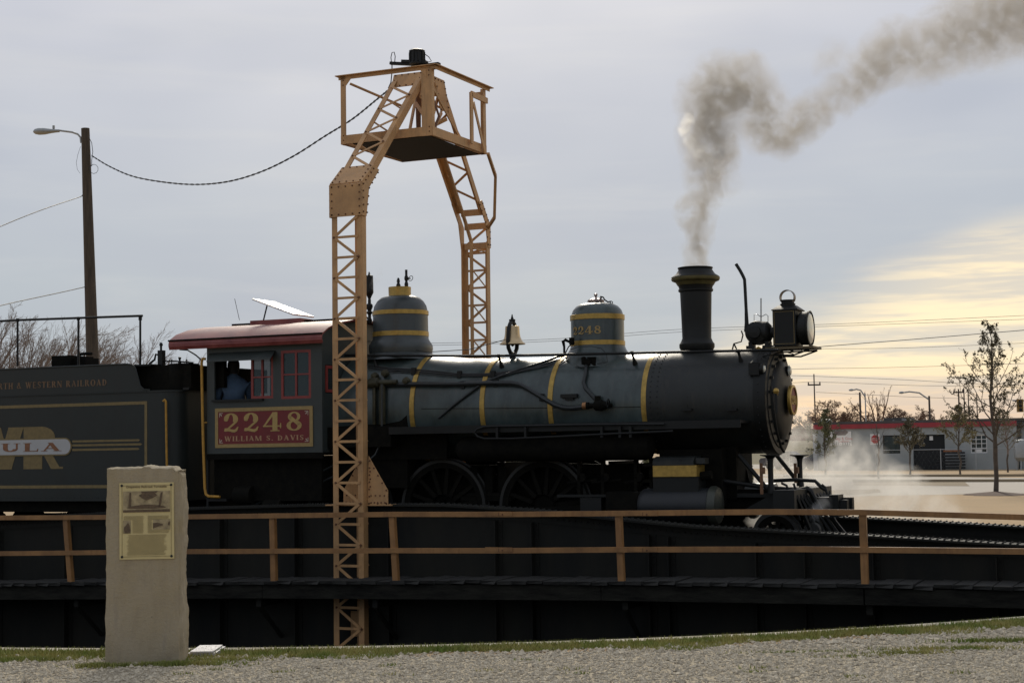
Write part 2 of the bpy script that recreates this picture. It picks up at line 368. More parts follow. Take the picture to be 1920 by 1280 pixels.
def sans(s, size, mtx, name, m, parent, depth=.004):
    cu = bpy.data.curves.new('t', 'FONT'); cu.body = s; cu.size = size; cu.extrude = depth; cu.align_x = 'CENTER'; cu.align_y = 'CENTER'; cu.resolution_u = 3
    ob = bpy.data.objects.new('t', cu); COL.objects.link(ob); dg = bpy.context.evaluated_depsgraph_get(); dg.update()
    me = bpy.data.meshes.new_from_object(ob.evaluated_get(dg)); bpy.data.objects.remove(ob); me.materials.clear(); me.materials.append(m); me.name = name
    o = bpy.data.objects.new(name, me); COL.objects.link(o); o.parent = parent; o.matrix_local = mtx; return o
# a wall (boxes around rectangular openings) in the plane given by axes
def wall_boxes(u0, u1, v0, v1, holes, fn):
    us = sorted({u0, u1, *[h[0] for h in holes], *[h[1] for h in holes]}); vs_ = sorted({v0, v1, *[h[2] for h in holes], *[h[3] for h in holes]})
    for i in range(len(us)-1):
        run = None
        for j in range(len(vs_)-1):
            mu, mv = (us[i]+us[i+1])/2, (vs_[j]+vs_[j+1])/2
            if any(h[0] < mu < h[1] and h[2] < mv < h[3] for h in holes):
                if run: fn(us[i], us[i+1], run[0], run[1]); run = None
            else: run = (run[0], vs_[j+1]) if run else (vs_[j], vs_[j+1])
        if run: fn(us[i], us[i+1], run[0], run[1])

# ================================================================== SETTING
PC = BR @ Vector((-5, 0, 0)); PR = 14.0
def hgt(y):
    t = min(1, max(0, (y-16)/10)); return -.2*(t*t*(3-2*t))
def polar(name, r_list, n, m, dz=0.0, a0=0, a1=2*math.pi, kind='structure', jitter=0):
    full = abs(a1-a0-2*math.pi) < 1e-6; nn = n if full else n+1; mb = MB(); vs = []
    for r in r_list:
        for j in range(nn):
            a = a0+(a1-a0)*j/n; x = PC.x+r*math.cos(a); y = PC.y+r*math.sin(a)
            vs.append((x, y, hgt(y)+dz+random.uniform(-jitter, jitter)))
    fs = []
    for i in range(len(r_list)-1):
        for j in range(n):
            j2 = (j+1) % nn; fs.append((i*nn+j, (i+1)*nn+j, (i+1)*nn+j2, i*nn+j2))
    mb.add(vs, fs)
    o = emit(name, mb, m, sharp=180); o['kind'] = kind; return o
def ground_mat(name, a, b, c_, s1, s2, bump):
    m = bpy.data.materials.new(name); m.use_nodes = True; t = m.node_tree; p = t.nodes['Principled BSDF']; p.inputs['Roughness'].default_value = .95; p.inputs['Specular IOR Level'].default_value = .2
    tcn = t.nodes.new('ShaderNodeTexCoord')
    def nz(s, d=6):
        n = t.nodes.new('ShaderNodeTexNoise'); n.inputs['Scale'].default_value = s; n.inputs['Detail'].default_value = d; n.inputs['Roughness'].default_value = .7; t.links.new(tcn.outputs['Object'], n.inputs['Vector']); return n
    n1, n2 = nz(s1), nz(s2)
    r1 = t.nodes.new('ShaderNodeMapRange'); r1.inputs[1].default_value = .35; r1.inputs[2].default_value = .65; t.links.new(n1.outputs[0], r1.inputs[0])
    r2 = t.nodes.new('ShaderNodeMapRange'); r2.inputs[1].default_value = .35; r2.inputs[2].default_value = .65; t.links.new(n2.outputs[0], r2.inputs[0])
    m1 = t.nodes.new('ShaderNodeMix'); m1.data_type = 'RGBA'; m1.inputs[6].default_value = (*a, 1); m1.inputs[7].default_value = (*b, 1); t.links.new(r1.outputs[0], m1.inputs[0])
    m2 = t.nodes.new('ShaderNodeMix'); m2.data_type = 'RGBA'; m2.inputs[7].default_value = (*c_, 1); t.links.new(m1.outputs[2], m2.inputs[6])
    ml = t.nodes.new('ShaderNodeMath'); ml.operation = 'MULTIPLY'; ml.inputs[1].default_value = .6; t.links.new(r2.outputs[0], ml.inputs[0]); t.links.new(ml.outputs[0], m2.inputs[0])
    t.links.new(m2.outputs[2], p.inputs['Base Color'])
    bp = t.nodes.new('ShaderNodeBump'); bp.inputs['Strength'].default_value = bump; bp.inputs['Distance'].default_value = .02; t.links.new(n2.outputs[0], bp.inputs['Height']); t.links.new(bp.outputs[0], p.inputs['Normal'])
    return m
M_dry = ground_mat('dry_grass', (.50, .34, .19), (.42, .30, .175), (.36, .28, .16), .22, 9, .5)
M_grav = ground_mat('gravel_bed', (.50, .425, .295), (.40, .335, .23), (.56, .49, .36), 1.1, 55, .9)
M_road = ground_mat('pale_concrete_road', (.50, .45, .37), (.46, .41, .34), (.54, .49, .41), .12, 3, .1)
M_patch = ground_mat('worn_ground', (.28, .22, .15), (.33, .26, .17), (.24, .20, .13), .5, 4, .3)
rl = [PR+.14]; s_ = .5
while rl[-1] < 3000: rl.append(rl[-1]+s_); s_ *= 1.3
polar('ground', rl, 144, M_dry)
polar('gravel_path', [PR+.62+i*.6 for i in range(24)], 120, M_grav, .006, rad(-165), rad(-15))
# pit: floor, wall, kerb
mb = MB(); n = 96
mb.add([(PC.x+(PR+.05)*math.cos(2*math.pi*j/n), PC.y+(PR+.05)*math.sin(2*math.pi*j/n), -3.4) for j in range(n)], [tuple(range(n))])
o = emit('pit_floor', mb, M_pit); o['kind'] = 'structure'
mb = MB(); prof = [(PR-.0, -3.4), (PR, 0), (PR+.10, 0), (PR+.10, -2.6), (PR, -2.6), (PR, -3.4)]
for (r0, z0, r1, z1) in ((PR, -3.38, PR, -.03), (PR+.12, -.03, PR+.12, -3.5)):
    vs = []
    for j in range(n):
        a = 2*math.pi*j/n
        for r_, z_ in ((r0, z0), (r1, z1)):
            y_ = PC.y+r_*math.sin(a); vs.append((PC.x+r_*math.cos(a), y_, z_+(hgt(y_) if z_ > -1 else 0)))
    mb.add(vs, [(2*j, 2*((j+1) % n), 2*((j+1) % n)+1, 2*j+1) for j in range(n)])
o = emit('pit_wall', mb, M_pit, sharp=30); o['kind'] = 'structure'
mb = MB()
for j in range(200):                                                 # kerb ring, slightly uneven
    a = 2*math.pi*j/200; b = 2*math.pi*(j+1)/200; vs = []
    for q in (a, b):
        for r_, z_ in ((PR-.02, -.06), (PR-.02, .022), (PR+.15, .022), (PR+.15, -.06)):
            y_ = PC.y+r_*math.sin(q); vs.append((PC.x+r_*math.cos(q), y_, z_+hgt(y_)))
    mb.add(vs, [(0,1,5,4),(1,2,6,5),(2,3,7,6)])
o = emit('pit_kerb', mb, M_conc, sharp=30); o['kind'] = 'structure'
# grass strip and weeds
def blades(name, pts, m, hmin, hmax, w=.007):
    mb = MB(); vs = []; fs = []
    for (x, y, k) in pts:
        z = hgt(y)+.004; h_ = random.uniform(hmin, hmax)*k; a = random.uniform(0, 6.28); dx, dy = math.cos(a)*w, math.sin(a)*w
        lx, ly = random.uniform(-.6, .6)*h_, random.uniform(-.6, .6)*h_; o_ = len(vs)
        vs += [(x-dx, y-dy, z), (x+dx, y+dy, z), (x+lx, y+ly, z+h_)]; fs.append((o_, o_+1, o_+2))
    mb.add(vs, fs); o = emit(name, mb, m, smooth=False, recalc=False); o['kind'] = 'stuff'; return o
def bmat(name, lo, hi, scale):
    return mat(name, lo, .8, 0, .1, scale, 0, 10, col2=hi, spec=.2)
M_blade = bmat('grass_blade', (.13, .21, .030), (.42, .36, .14), 2.6)
pts = []
for i in range(52000):
    a = rad(random.uniform(-118, -48)); u = random.random(); u = u**1.25
    wdt = .40+.16*math.sin(a*31)+.11*math.sin(a*73+1); r_ = PR+.14+u*max(.25, wdt)
    if random.random() < .22*(1+math.sin(a*57)): continue
    pts.append((PC.x+r_*math.cos(a), PC.y+r_*math.sin(a), 1.0 if u < .7 else .7))
o = blades('grass_strip', pts, M_blade, .018, .060); tag(o, 'narrow strip of short green grass along the kerb of the pit', 'grass')
pts = []
def clump(px, py, n_, sx, sy, k=1.0):
    c_ = gp(px, py, 0)
    for _ in range(n_): pts.append((c_.x+random.gauss(0, sx), c_.y+random.gauss(0, sy), k))
clump(1790, 1218, 800, .30, .05, .8); clump(1880, 1204, 800, .22, .04); clump(1700, 1226, 500, .16, .03, .7); clump(1610, 1232, 160, .15, .03, .6); clump(1500, 1224, 200, .3, .03, .6)
clump(340, 1248, 1300, .16, .03); clump(180, 1252, 700, .07, .03); clump(20, 1240, 1600, .35, .05); clump(400, 1240, 500, .2, .04); clump(260, 1250, 400, .22, .01)
for _ in range(18): clump(random.uniform(0, 1900), random.uniform(1235, 1275), 22, .05, .02, .7)
o = blades('weeds', pts, M_blade, .02, .05); tag(o, 'green weed tufts scattered in the gravel and round the stone marker', 'weeds')
# loose gravel
def stones(name, num, smin, smax, region, m):
    vs = []; fs = []
    base = [(1,0,0),(-1,0,0),(0,1,0),(0,-1,0),(0,0,1),(0,0,-1)]; bf = [(0,2,4),(2,1,4),(1,3,4),(3,0,4),(2,0,5),(1,2,5),(3,1,5),(0,3,5)]
    for _ in range(num):
        x, y = region(); s0 = smin+(smax-smin)*random.random()**2.4; a = random.uniform(0, 6.28); ca, sa = math.cos(a), math.sin(a)
        sx, sy, sz = s0*random.uniform(.7, 1.3), s0*random.uniform(.7, 1.3), s0*random.uniform(.4, .8); o_ = len(vs)
        for p in base:
            q = (p[0]*sx*random.uniform(.7, 1.2), p[1]*sy*random.uniform(.7, 1.2), p[2]*sz)
            vs.append((x+q[0]*ca-q[1]*sa, y+q[0]*sa+q[1]*ca, hgt(y)+.006+sz*.3+q[2]))
        fs += [tuple(i+o_ for i in f) for f in bf]
    mb = MB(); mb.add(vs, fs); o = emit(name, mb, m, smooth=False, recalc=False); o['kind'] = 'stuff'; return o
def reg1():
    while True:
        y = random.uniform(10.9, 14.6); x = random.uniform(-4.6, 5.4)
        if math.hypot(x-PC.x, y-PC.y) > PR+.62-.25*random.random(): return x, y
M_st2 = mat('gravel_stone_colour', (.20, .165, .115), .9, 0, .1, 22, 0, col2=(.76, .67, .50))
o = stones('loose_gravel', 46000, .006, .021, reg1, M_st2); tag(o, 'pale crushed gravel lying along the path in front of the pit', 'gravel')
def reg2():
    while True:
        a = rad(random.uniform(-118, -48)); r_ = PR+.5+random.gauss(.18, .12)
        if r_ > PR+.3: return PC.x+r_*math.cos(a), PC.y+r_*math.sin(a)
o = stones('scattered_stones', 1300, .018, .036, reg1, M_st2); tag(o, 'coarser stones scattered over the gravel path', 'stones')
o = stones('edge_stones', 900, .015, .045, reg2, M_st2); tag(o, 'larger pale stones along the edge between gravel and grass', 'stones')

# far ground: parking lot, kerb islands, worn strips
def sheet(name, pix, dz, m, z=-.2):
    mb = MB(); vs = [gp(x, y, z) for x, y in pix]; vs = [(v.x, v.y, z+dz) for v in vs]; mb.add(vs, [tuple(range(len(vs)))])
    o = emit(name, mb, m); o['kind'] = 'structure'; return o
sheet('parking_lot', [(1120, 932), (1500, 933), (1640, 929), (1960, 924), (1960, 896), (1700, 893), (1120, 897)], .004, M_road)
sheet('worn_island', [(1540, 926), (1600, 928), (1652, 923), (1648, 917), (1600, 918), (1540, 919)], .012, M_patch)
sheet('dark_islet', [(1600, 910), (1818, 911), (1808, 903), (1600, 905)], .012, M_patch)
sheet('access_road', [(1120, 893), (1960, 892), (1960, 889), (1700, 888.5), (1120, 890)], .005, M_road)
sheet('side_road', [(700, 880), (1524, 878), (1530, 862), (1500, 858), (700, 866)], .004, M_road)
for nm, (p0, p1) in {'kerb_line': ((1470, 894.6), (1930, 892.8)), 'far_kerb': ((1600, 904), (1930, 903))}.items():
    a, b = gp(*p0), gp(*p1); mb = MB(); mb.bar((a.x, a.y, -.14), (b.x, b.y, -.14), .2, .14); o = emit(nm, mb, M_patch); o['kind'] = 'structure'

# ================================================================== TURNTABLE BRIDGE
GPX = [(-18.5, .40), (-15, .55), (-12.31, .67), (-8.32, .86), (-5.8, .925), (-3.52, .93), (-1.98, .85), (.54, .62), (2.79, .52), (5.14, .40), (8.2, .30)]
def gz(x):
    for (a, za), (b, zb) in zip(GPX, GPX[1:]):
        if a <= x <= b: return za+(zb-za)*(x-a)/(b-a)
    return .3
br = thing('turntable_bridge', 'long black riveted turntable bridge with curved plate girders under the locomotive', 'turntable bridge', BR)
def girder(c, lab):
    sgn = -1 if c < 0 else 1; mb = MB(); zb = -1.60
    k = 60; xs = [-18.5+26.7*i/k for i in range(k+1)]
    top = [(x, gz(x)) for x in xs]
    mb.prism([(x, z-.03) for x, z in top]+[(8.2, zb), (-18.5, zb)], c-.008, c+.008)
    o = emit('girder_web', mb, M_girder, br, lab, smooth=False)
    mb = MB()
    for i in range(k):
        (xa, za), (xb, zb_) = top[i], top[i+1]
        mb.add([(xa, c-.19, za), (xb, c-.19, zb_), (xb, c+.19, zb_), (xa, c+.19, za), (xa, c-.19, za-.03), (xb, c-.19, zb_-.03), (xb, c+.19, zb_-.03), (xa, c+.19, za-.03)],
               [(0,1,2,3), (4,7,6,5), (0,4,5,1), (3,2,6,7)])
        for s2 in (-1, 1):      # chord angles below the flange
            y_ = c+s2*.014
            mb.add([(xa, y_, za-.03), (xb, y_, zb_-.03), (xb, y_, zb_-.19), (xa, y_, za-.19), (xa, y_+s2*.012, za-.03), (xb, y_+s2*.012, zb_-.03), (xb, y_+s2*.012, zb_-.19), (xa, y_+s2*.012, za-.19)], [(4,5,6,7), (3,2,6,7), (0,1,2,3)])
    emit('girder_flange', mb, M_girder, br, smooth=False)
    mb = MB(); mb.box((-18.5, c-.17, zb-.03), (8.2, c+.17, zb)); emit('bottom_flange', mb, M_girder, br)
    mb = MB(); x = -18.3
    while x < 8.1:
        z = gz(x); sl = (gz(x+.05)-z)/.05; nn_ = Vector((-sl, 0, 1))
        for y_ in (-.15, -.085, .085, .15): mb.rivet((x, c+y_, z), nn_, .017, .018)
        mb.rivet((x, c+sgn*.026, z-.11), (0, sgn, 0), .015, .014); x += .095
    emit('rivet', mb, M_girder, br, kind='stuff')
    return o
girder(-2.1, 'near plate girder'); girder(2.1, 'far plate girder')
st_px = [0, 130, 262, 420, 560, 735, 935, 1003, 1222, 1258, 1421, 1512, 1640, 1870]
xs = [ax(p, 1050, -2.1) for p in st_px] + [-17.5, -16.2, -15, 6.5, 7.6]
for x in xs:
    mb = MB(); z = gz(x)-.2
    mb.box((x-.008, -2.24, -1.57), (x+.008, -2.108, z)); mb.box((x+.009, -2.122, -1.57), (x+.075, -2.108, z)); emit('stiffener', mb, M_girder, br, smooth=False)
mb = MB()
for x in xs:
    z = -.05
    while z < gz(x)-.22: mb.rivet((x+.042, -2.122, z), (0, -1, 0), .013, .012); z += .11
emit('rivet', mb, M_girder, br, kind='stuff')
# track floor, ties and running rails between the girders
for i in range(74):
    x = -18.3+i*.36; mb = MB(); mb.box((x-.11, -1.75, -.32), (x+.11, 1.75, -.14)); emit('tie', mb, M_beam, br, smooth=False)
for y_ in (-.755, .755):
    mb = MB(); mb.prism([(y_-.07, -.14), (y_+.07, -.14), (y_+.07, -.125), (y_+.012, -.105), (y_+.012, -.03), (y_+.036, -.02), (y_+.036, .015), (y_-.036, .015), (y_-.036, -.02), (y_-.012, -.03), (y_-.012, -.105), (y_-.07, -.125)], -18.5, 8.2, 'yz')
    emit('rail', mb, M_brake, br, 'steel running rail', smooth=False)
for i in range(10):
    x = -17.5+i*2.7; mb = MB(); mb.box((x-.1, -2.09, -.62), (x+.1, 2.09, -.33)); emit('cross_beam', mb, M_girder, br, smooth=False)
# walkway planks on the near side
pk = []
for j in range(4):
    mb = MB(); mb.box((-.118, -.46, -.025), (.118, .34, .025)); me = mb
    me.mapv(lambda v: Vector((v.x+random.uniform(-.006, .006), v.y+random.uniform(-.03, .03), v.z+random.uniform(-.004, .004))))
    o = emit('plank', me, M_wood, br, smooth=False); pk.append(o)
x = -17.9; i = 0
DKP = [at(px, py, -2.98) for px, py in ((0, 1096), (133, 1095), (512, 1092), (741, 1091), (1162, 1092), (1620, 1098), (1920, 1104))]
def deckz(x):
    P = DKP
    for a, b in zip(P, P[1:]):
        if x <= b.x or b is P[-1]: return max(-.55, a.z+(b.z-a.z)*(x-a.x)/(b.x-a.x))+.006*math.sin(x*1.7)-.0
while x < 7.9:
    o = pk[i] if i < 4 else share('plank', pk[random.randrange(4)], br)
    o.location = (x, -2.52+random.uniform(-.02, .02), deckz(x)+random.uniform(-.008, .010)); o.rotation_euler = (random.uniform(-.015, .02), random.uniform(-.015, .015), random.uniform(-.02, .02)); x += .246+random.uniform(0, .01); i += 1
mb = MB()
for a, b in ((-18, -12.2), (-12.19, -6.3), (-6.29, -.6), (-.59, 3.15), (3.17, 8)):
    m_ = MB(); za, zb2 = deckz(a)-.03, deckz(b)-.03; mb.add([(a, -2.93, za), (b, -2.93, zb2), (b, -2.80, zb2), (a, -2.80, za), (a, -2.93, za-.22), (b, -2.93, zb2-.22), (b, -2.80, zb2-.22), (a, -2.80, za-.22)], [(0,1,2,3), (7,6,5,4), (0,4,5,1), (1,5,6,2), (2,6,7,3), (3,7,4,0)])
    emit('edge_beam', mb, M_beam, br, smooth=False); mb = MB()
for x in [-16, -13.7, -10.05, -6.45, -4.35, -.28, 3.2, 6.6]:
    mb = MB(); zd = deckz(x)-.33; mb.bar((x, -2.11, zd), (x, -2.80, zd), .09, .12); mb.bar((x, -2.12, zd-.6), (x, -2.78, zd-.05), .05, .05); emit('walkway_bracket', mb, M_girder, br, smooth=False)

# ================================================================== RAILING
rg = thing('railing', 'orange-brown two-rail angle iron railing along the turntable walkway', 'railing', BR)
cR = -2.95
tp = [at(x, y, cR) for x, y in ((0, 967), (350, 965), (740, 960), (950, 960), (1160, 958), (1450, 955), (1620, 956), (1920, 965))]
lp_ = [at(x, y, cR) for x, y in ((0, 1034), (360, 1030), (740, 1028), (950, 1028), (1160, 1026), (1500, 1025), (1620, 1026), (1920, 1029))]
def ext(P):
    a = P[0]+(P[0]-P[1])*1.6; b = P[-1]+(P[-1]-P[-2])*1.3; return [a]+P+[b]
for P, nm in ((ext(tp), 'top_rail'), (ext(lp_), 'middle_rail')):
    mb = MB()
    for a, b in zip(P, P[1:]):
        u = Vector((0, 0, 1)); h = .068
        for (y0, y1, z0, z1) in ((-.004, .004, -h, 0), (-.004, .062, 0, .007)):
            mb.add([(a.x, cR+y0, a.z+z0), (b.x, cR+y0, b.z+z0), (b.x, cR+y1, b.z+z0), (a.x, cR+y1, a.z+z0), (a.x, cR+y0, a.z+z1), (b.x, cR+y0, b.z+z1), (b.x, cR+y1, b.z+z1), (a.x, cR+y1, a.z+z1)],
                   [(0,3,2,1), (4,5,6,7), (0,1,5,4), (1,2,6,5), (2,3,7,6), (3,0,4,7)])
    emit(nm, mb, M_rail, rg, smooth=False)
posts = [((121, 968), (131, 1094)), ((509, 964), (512, 1091)), ((733, 961), (741, 1090)), ((1158, 958), (1164, 1090)), ((1616, 957), (1621, 1097))]
pp = [(at(*a, cR+.03), at(*b, cR+.03)) for a, b in posts] + [(Vector((x, cR+.03, .84)), Vector((x, cR+.03, -.16))) for x in (-16.6, -13.4, 6.7)]
for a, b in pp:
    mb = MB(); b = Vector((b.x, b.y, b.z-.02))
    if a.x < -10.6 or a.x > 6: b.z = deckz(a.x)
    mb.bar(a, b, .085, .008, (0, 1, 0)); mb.bar(a+Vector((.046, .035, 0)), b+Vector((.046, .035, 0)), .008, .07, (0, 1, 0)); emit('post', mb, M_rail, rg, smooth=False)
for px in (935, 1205):
    for P in (tp, lp_):
        p = at(px, 960 if P is tp else 1027, cR-.012); mb = MB(); L = .22
        mb.box((p.x-L, cR-.013, p.z-.05), (p.x+L, cR-.005, p.z+.012)); emit('splice_plate', mb, M_rail, rg, smooth=False)
        mb = MB(); mb.box((p.x-.004, cR-.016, p.z-.05), (p.x+.004, cR-.0135, p.z)); mb.rivet((p.x+.06, cR-.013, p.z-.03), (0, -1, 0), .014); emit('bolt', mb, M_tandark, rg)

# ================================================================== GALLOWS FRAME (collector tower)
gf = thing('gallows_frame', 'tall tan riveted lattice steel gallows frame arching over the locomotive on the turntable', 'gallows frame', BR)
riv = MB()
def plate(poly3, thick, name='gusset_plate', rv=True, nrm=None):
    P = [Vector(p) for p in poly3]; n_ = (P[1]-P[0]).cross(P[2]-P[0]).normalized()
    if nrm is not None and n_.dot(Vector(nrm)) < 0: n_ = -n_
    k = len(P); mb = MB(); mb.add([p+n_*thick for p in P]+P, [tuple(range(k)), tuple(range(2*k-1, k-1, -1))]+[(i, i+k, (i+1) % k+k, (i+1) % k) for i in range(k)])
    emit(name, mb, M_tan, gf, smooth=False)
    if rv:
        cen = sum(P, Vector())/k
        for i in range(k):
            a, b = P[i], P[(i+1) % k]; a2 = a+(cen-a)*.14; b2 = b+(cen-b)*.14; L = (b2-a2).length; m_ = max(1, int(L/.11))
            for j in range(m_+1): riv.rivet(a2+(b2-a2)*j/m_+n_*thick, n_, .016, .016)
def chord(p, q, w, h, up, name='chord', m=None): mb = MB(); mb.bar(p, q, w, h, up); return emit(name, mb, m or M_tan, gf, smooth=False)
def lace(p, q, w=.045, up=(0, 1, 0), name='lacing_bar'): mb = MB(); mb.bar(p, q, w, .012, up); return emit(name, mb, M_tan, gf, smooth=False)
for sg in (-1, 1):
    cf = sg*2.42; yo = -sg*.012; A = Vector((-5.25, cf, -1.75)); B = Vector((-4.80, cf, -1.75)); A1 = Vector((-5.23, cf, 5.62)); B1 = Vector((-4.78, cf, 5.62))
    if sg == 1: A.z = B.z = -.2
    dp = -sg*.28; out = Vector((0, sg, 0))
    # outer chords (each an angle) and one inner chord
    chord(A, A1, .095, .012, (0, 1, 0)); chord(B, B1, .095, .012, (0, 1, 0))
    chord(A+Vector((-.044, dp*.2, 0)), A1+Vector((-.044, dp*.2, 0)), .012, .09, (0, 1, 0), 'chord_leg'); chord(B+Vector((.044, dp*.25, 0)), B1+Vector((.044, dp*.25, 0)), .012, .13, (0, 1, 0), 'chord_leg')
    chord(Vector((-5.0, cf+dp, A.z)), Vector((-4.98, cf+dp, 5.62)), .05, .05, (0, 1, 0), 'inner_chord')
    # lacing: rung and diagonal per panel
    pitch = .325; z = A.z+.10; k = 0; off = sg*.010
    while z < 5.45:
        xl, xr = -5.235, -4.80
        p = Vector((xl, cf+off, z)); q = Vector((xr, cf+off, z))
        lace(Vector((xl-.01, cf+off, z)), Vector((xr+.0, cf+off, z)), .04)
        lace(Vector((xl if k % 2 else xr, cf+off*1.8, z)), Vector((xr if k % 2 else xl, cf+off*1.8, min(5.5, z+pitch))), .045)
        riv.rivet((xr+.01 if k % 2 == 0 else xl, cf+off*2.2, z+.0), out, .022, .02)
        lace(Vector((-4.76, cf+dp*.6, z)), Vector((-4.98, cf+dp, min(5.5, z+pitch))), .03, (1, 0, 0)) if k % 2 else None
        z += pitch; k += 1
    # knee box: outer plate, sloping plate, side plates
    zk0, zk1, zk2 = 5.50, 6.02, 6.36; ci = cf+dp*1.15
    ys = cf-sg*.38        # where the slope plate ends
    th = .018
    if sg == -1:
        plate([(-5.30, cf+sg*.02, zk0), (-4.712, cf+sg*.02, zk0), (-4.712, cf+sg*.02, zk1), (-5.30, cf+sg*.02, zk1)], th, nrm=(0, sg, 0))
        plate([(-5.30, cf+sg*.02, zk1+.004), (-4.712, cf+sg*.02, zk1+.004), (-4.712, ys, zk2), (-5.30, ys, zk2)], th, nrm=(0, sg, 1))
    else:
        for z_, y_ in ((zk0+.05, cf-.02), (zk0+.42, cf-.02), (zk1+.14, cf-.16)): mb = MB(); mb.box((-5.22, y_-.05, z_-.06), (-4.76, y_-.03, z_+.06)); emit('batten', mb, M_tan, gf, smooth=False)
        lace(Vector((-5.22, cf, zk0+.08)), Vector((-4.8, cf, zk0+.38)))
    for xx, sx in ((-4.728, 1), (-5.30, -1)):
        if sg == 1: xx += -.01*sx if sx > 0 else .03; plate([(xx, cf+.018, zk0), (xx, cf+.018, zk1-.1), (xx, ys+.04, zk2), (xx, ys-.10, zk2-.05), (xx, cf-.20, zk1-.05), (xx, cf-.09, zk0)], th, rv=sx > 0, nrm=(sx, 0, 0))
        else: plate([(xx, cf+sg*.018, zk0-.0), (xx, cf+sg*.018, zk1), (xx, ys+sg*.0, zk2), (xx, ys-sg*.17, zk2-.05), (xx, cf+dp*.75, zk1-.05), (xx, cf+dp*.42, zk0)], th, nrm=(sx, 0, 0))
    # inclined upper legs
    TZ = 8.20; yt = sg*.36
    L0 = Vector((-5.24, cf-sg*.22, 6.16)); L1 = Vector((-5.17, yt, TZ)); R0 = Vector((-4.80, cf-sg*.22, 6.16)); R1 = Vector((-4.70, yt, TZ))
    nsl = (L1-L0).normalized().cross(Vector((1, 0, 0))); nsl = nsl if nsl.z > 0 else -nsl
    chord(L0, L1, .09, .012, nsl, 'sloping_chord'); chord(R0, R1, .09, .012, nsl, 'sloping_chord')
    chord(L0+Vector((-.04, 0, 0))-nsl*.05, L1+Vector((-.04, 0, 0))-nsl*.05, .012, .09, nsl, 'sloping_chord'); chord(R0+Vector((.045, 0, 0))-nsl*.06, R1+Vector((.045, 0, 0))-nsl*.06, .012, .12, nsl, 'sloping_chord')
    chord((L0+R0)/2-nsl*.30, (L1+R1)/2-nsl*.26, .05, .05, nsl, 'inner_chord')
    for k in range(7):
        t0, t1 = .09+k*.115, .09+(k+1)*.115; a, b = (L0.lerp(L1, t0), R0.lerp(R1, t1)) if k % 2 else (R0.lerp(R1, t0), L0.lerp(L1, t1))
        lace(a+nsl*.012, b+nsl*.012, .045, nsl); riv.rivet(a+nsl*.02, nsl, .02, .018)
        if k % 2 == 0: lace((L0.lerp(L1, t0)), (L0+R0).lerp(L1+R1, t0)/2-nsl*.28, .03, (1, 0, 0))
    chord((L0+R0)/2-nsl*.30, Vector((-4.98, cf+dp, 5.60)), .05, .05, nsl, 'inner_chord')
    # batten plate at the top of the legs
    plate([L1+Vector((-.05, sg*.10, -.22))+nsl*.015, R1+Vector((.05, sg*.10, -.22))+nsl*.015, R1+Vector((.05, 0, .02))+nsl*.015, L1+Vector((-.05, 0, .02))+nsl*.015], .014, nrm=nsl)
    plate([R1+Vector((.06, sg*.20, -.45)), R1+Vector((.06, sg*.02, .03)), R1+Vector((.06, -sg*.38, .03)), R1+Vector((.06, -sg*.12, -.55))], .014, nrm=(1, 0, 0))
    # foot gussets on the girder
    zg = .91
    for s2 in (1, -1):
        xb = -4.73 if s2 == 1 else -4.90; c_g = sg*2.30 if s2 == 1 else sg*2.14
        plate([(xb, c_g, zg+.0), (xb+s2*.36, c_g, zg), (xb+s2*.36, c_g, zg+.24), (xb+s2*.02, c_g, zg+.78)], .016, 'foot_gusset', nrm=(0, sg, 0))
        for (a, b) in ((.06, .05), (.12, .05), (.18, .05), (.24, .05), (.31, .05), (.06, .16), (.14, .16), (.22, .16), (.30, .16), (.05, .30), (.05, .42), (.05, .54)):
            riv.rivet((xb+s2*a, c_g+sg*.016, zg+b), (0, sg, 0), .015, .015)
    mb = MB(); mb.box((-5.5, sg*2.05, zg), (-4.3, sg*2.32, zg+.02)); emit('foot_plate', mb, M_tan, gf, smooth=False)
    if sg == -1:
        mb = MB(); mb.box((-5.30, cf-.02, -1.80), (-4.73, cf+.30, -1.72)); emit('foot_plate', mb, M_tan, gf, smooth=False)
        mb = MB(); mb.box((-5.12, cf+.22, -1.15), (-4.86, cf+.24, -.75)); emit('back_plate', mb, M_tan, gf, smooth=False)
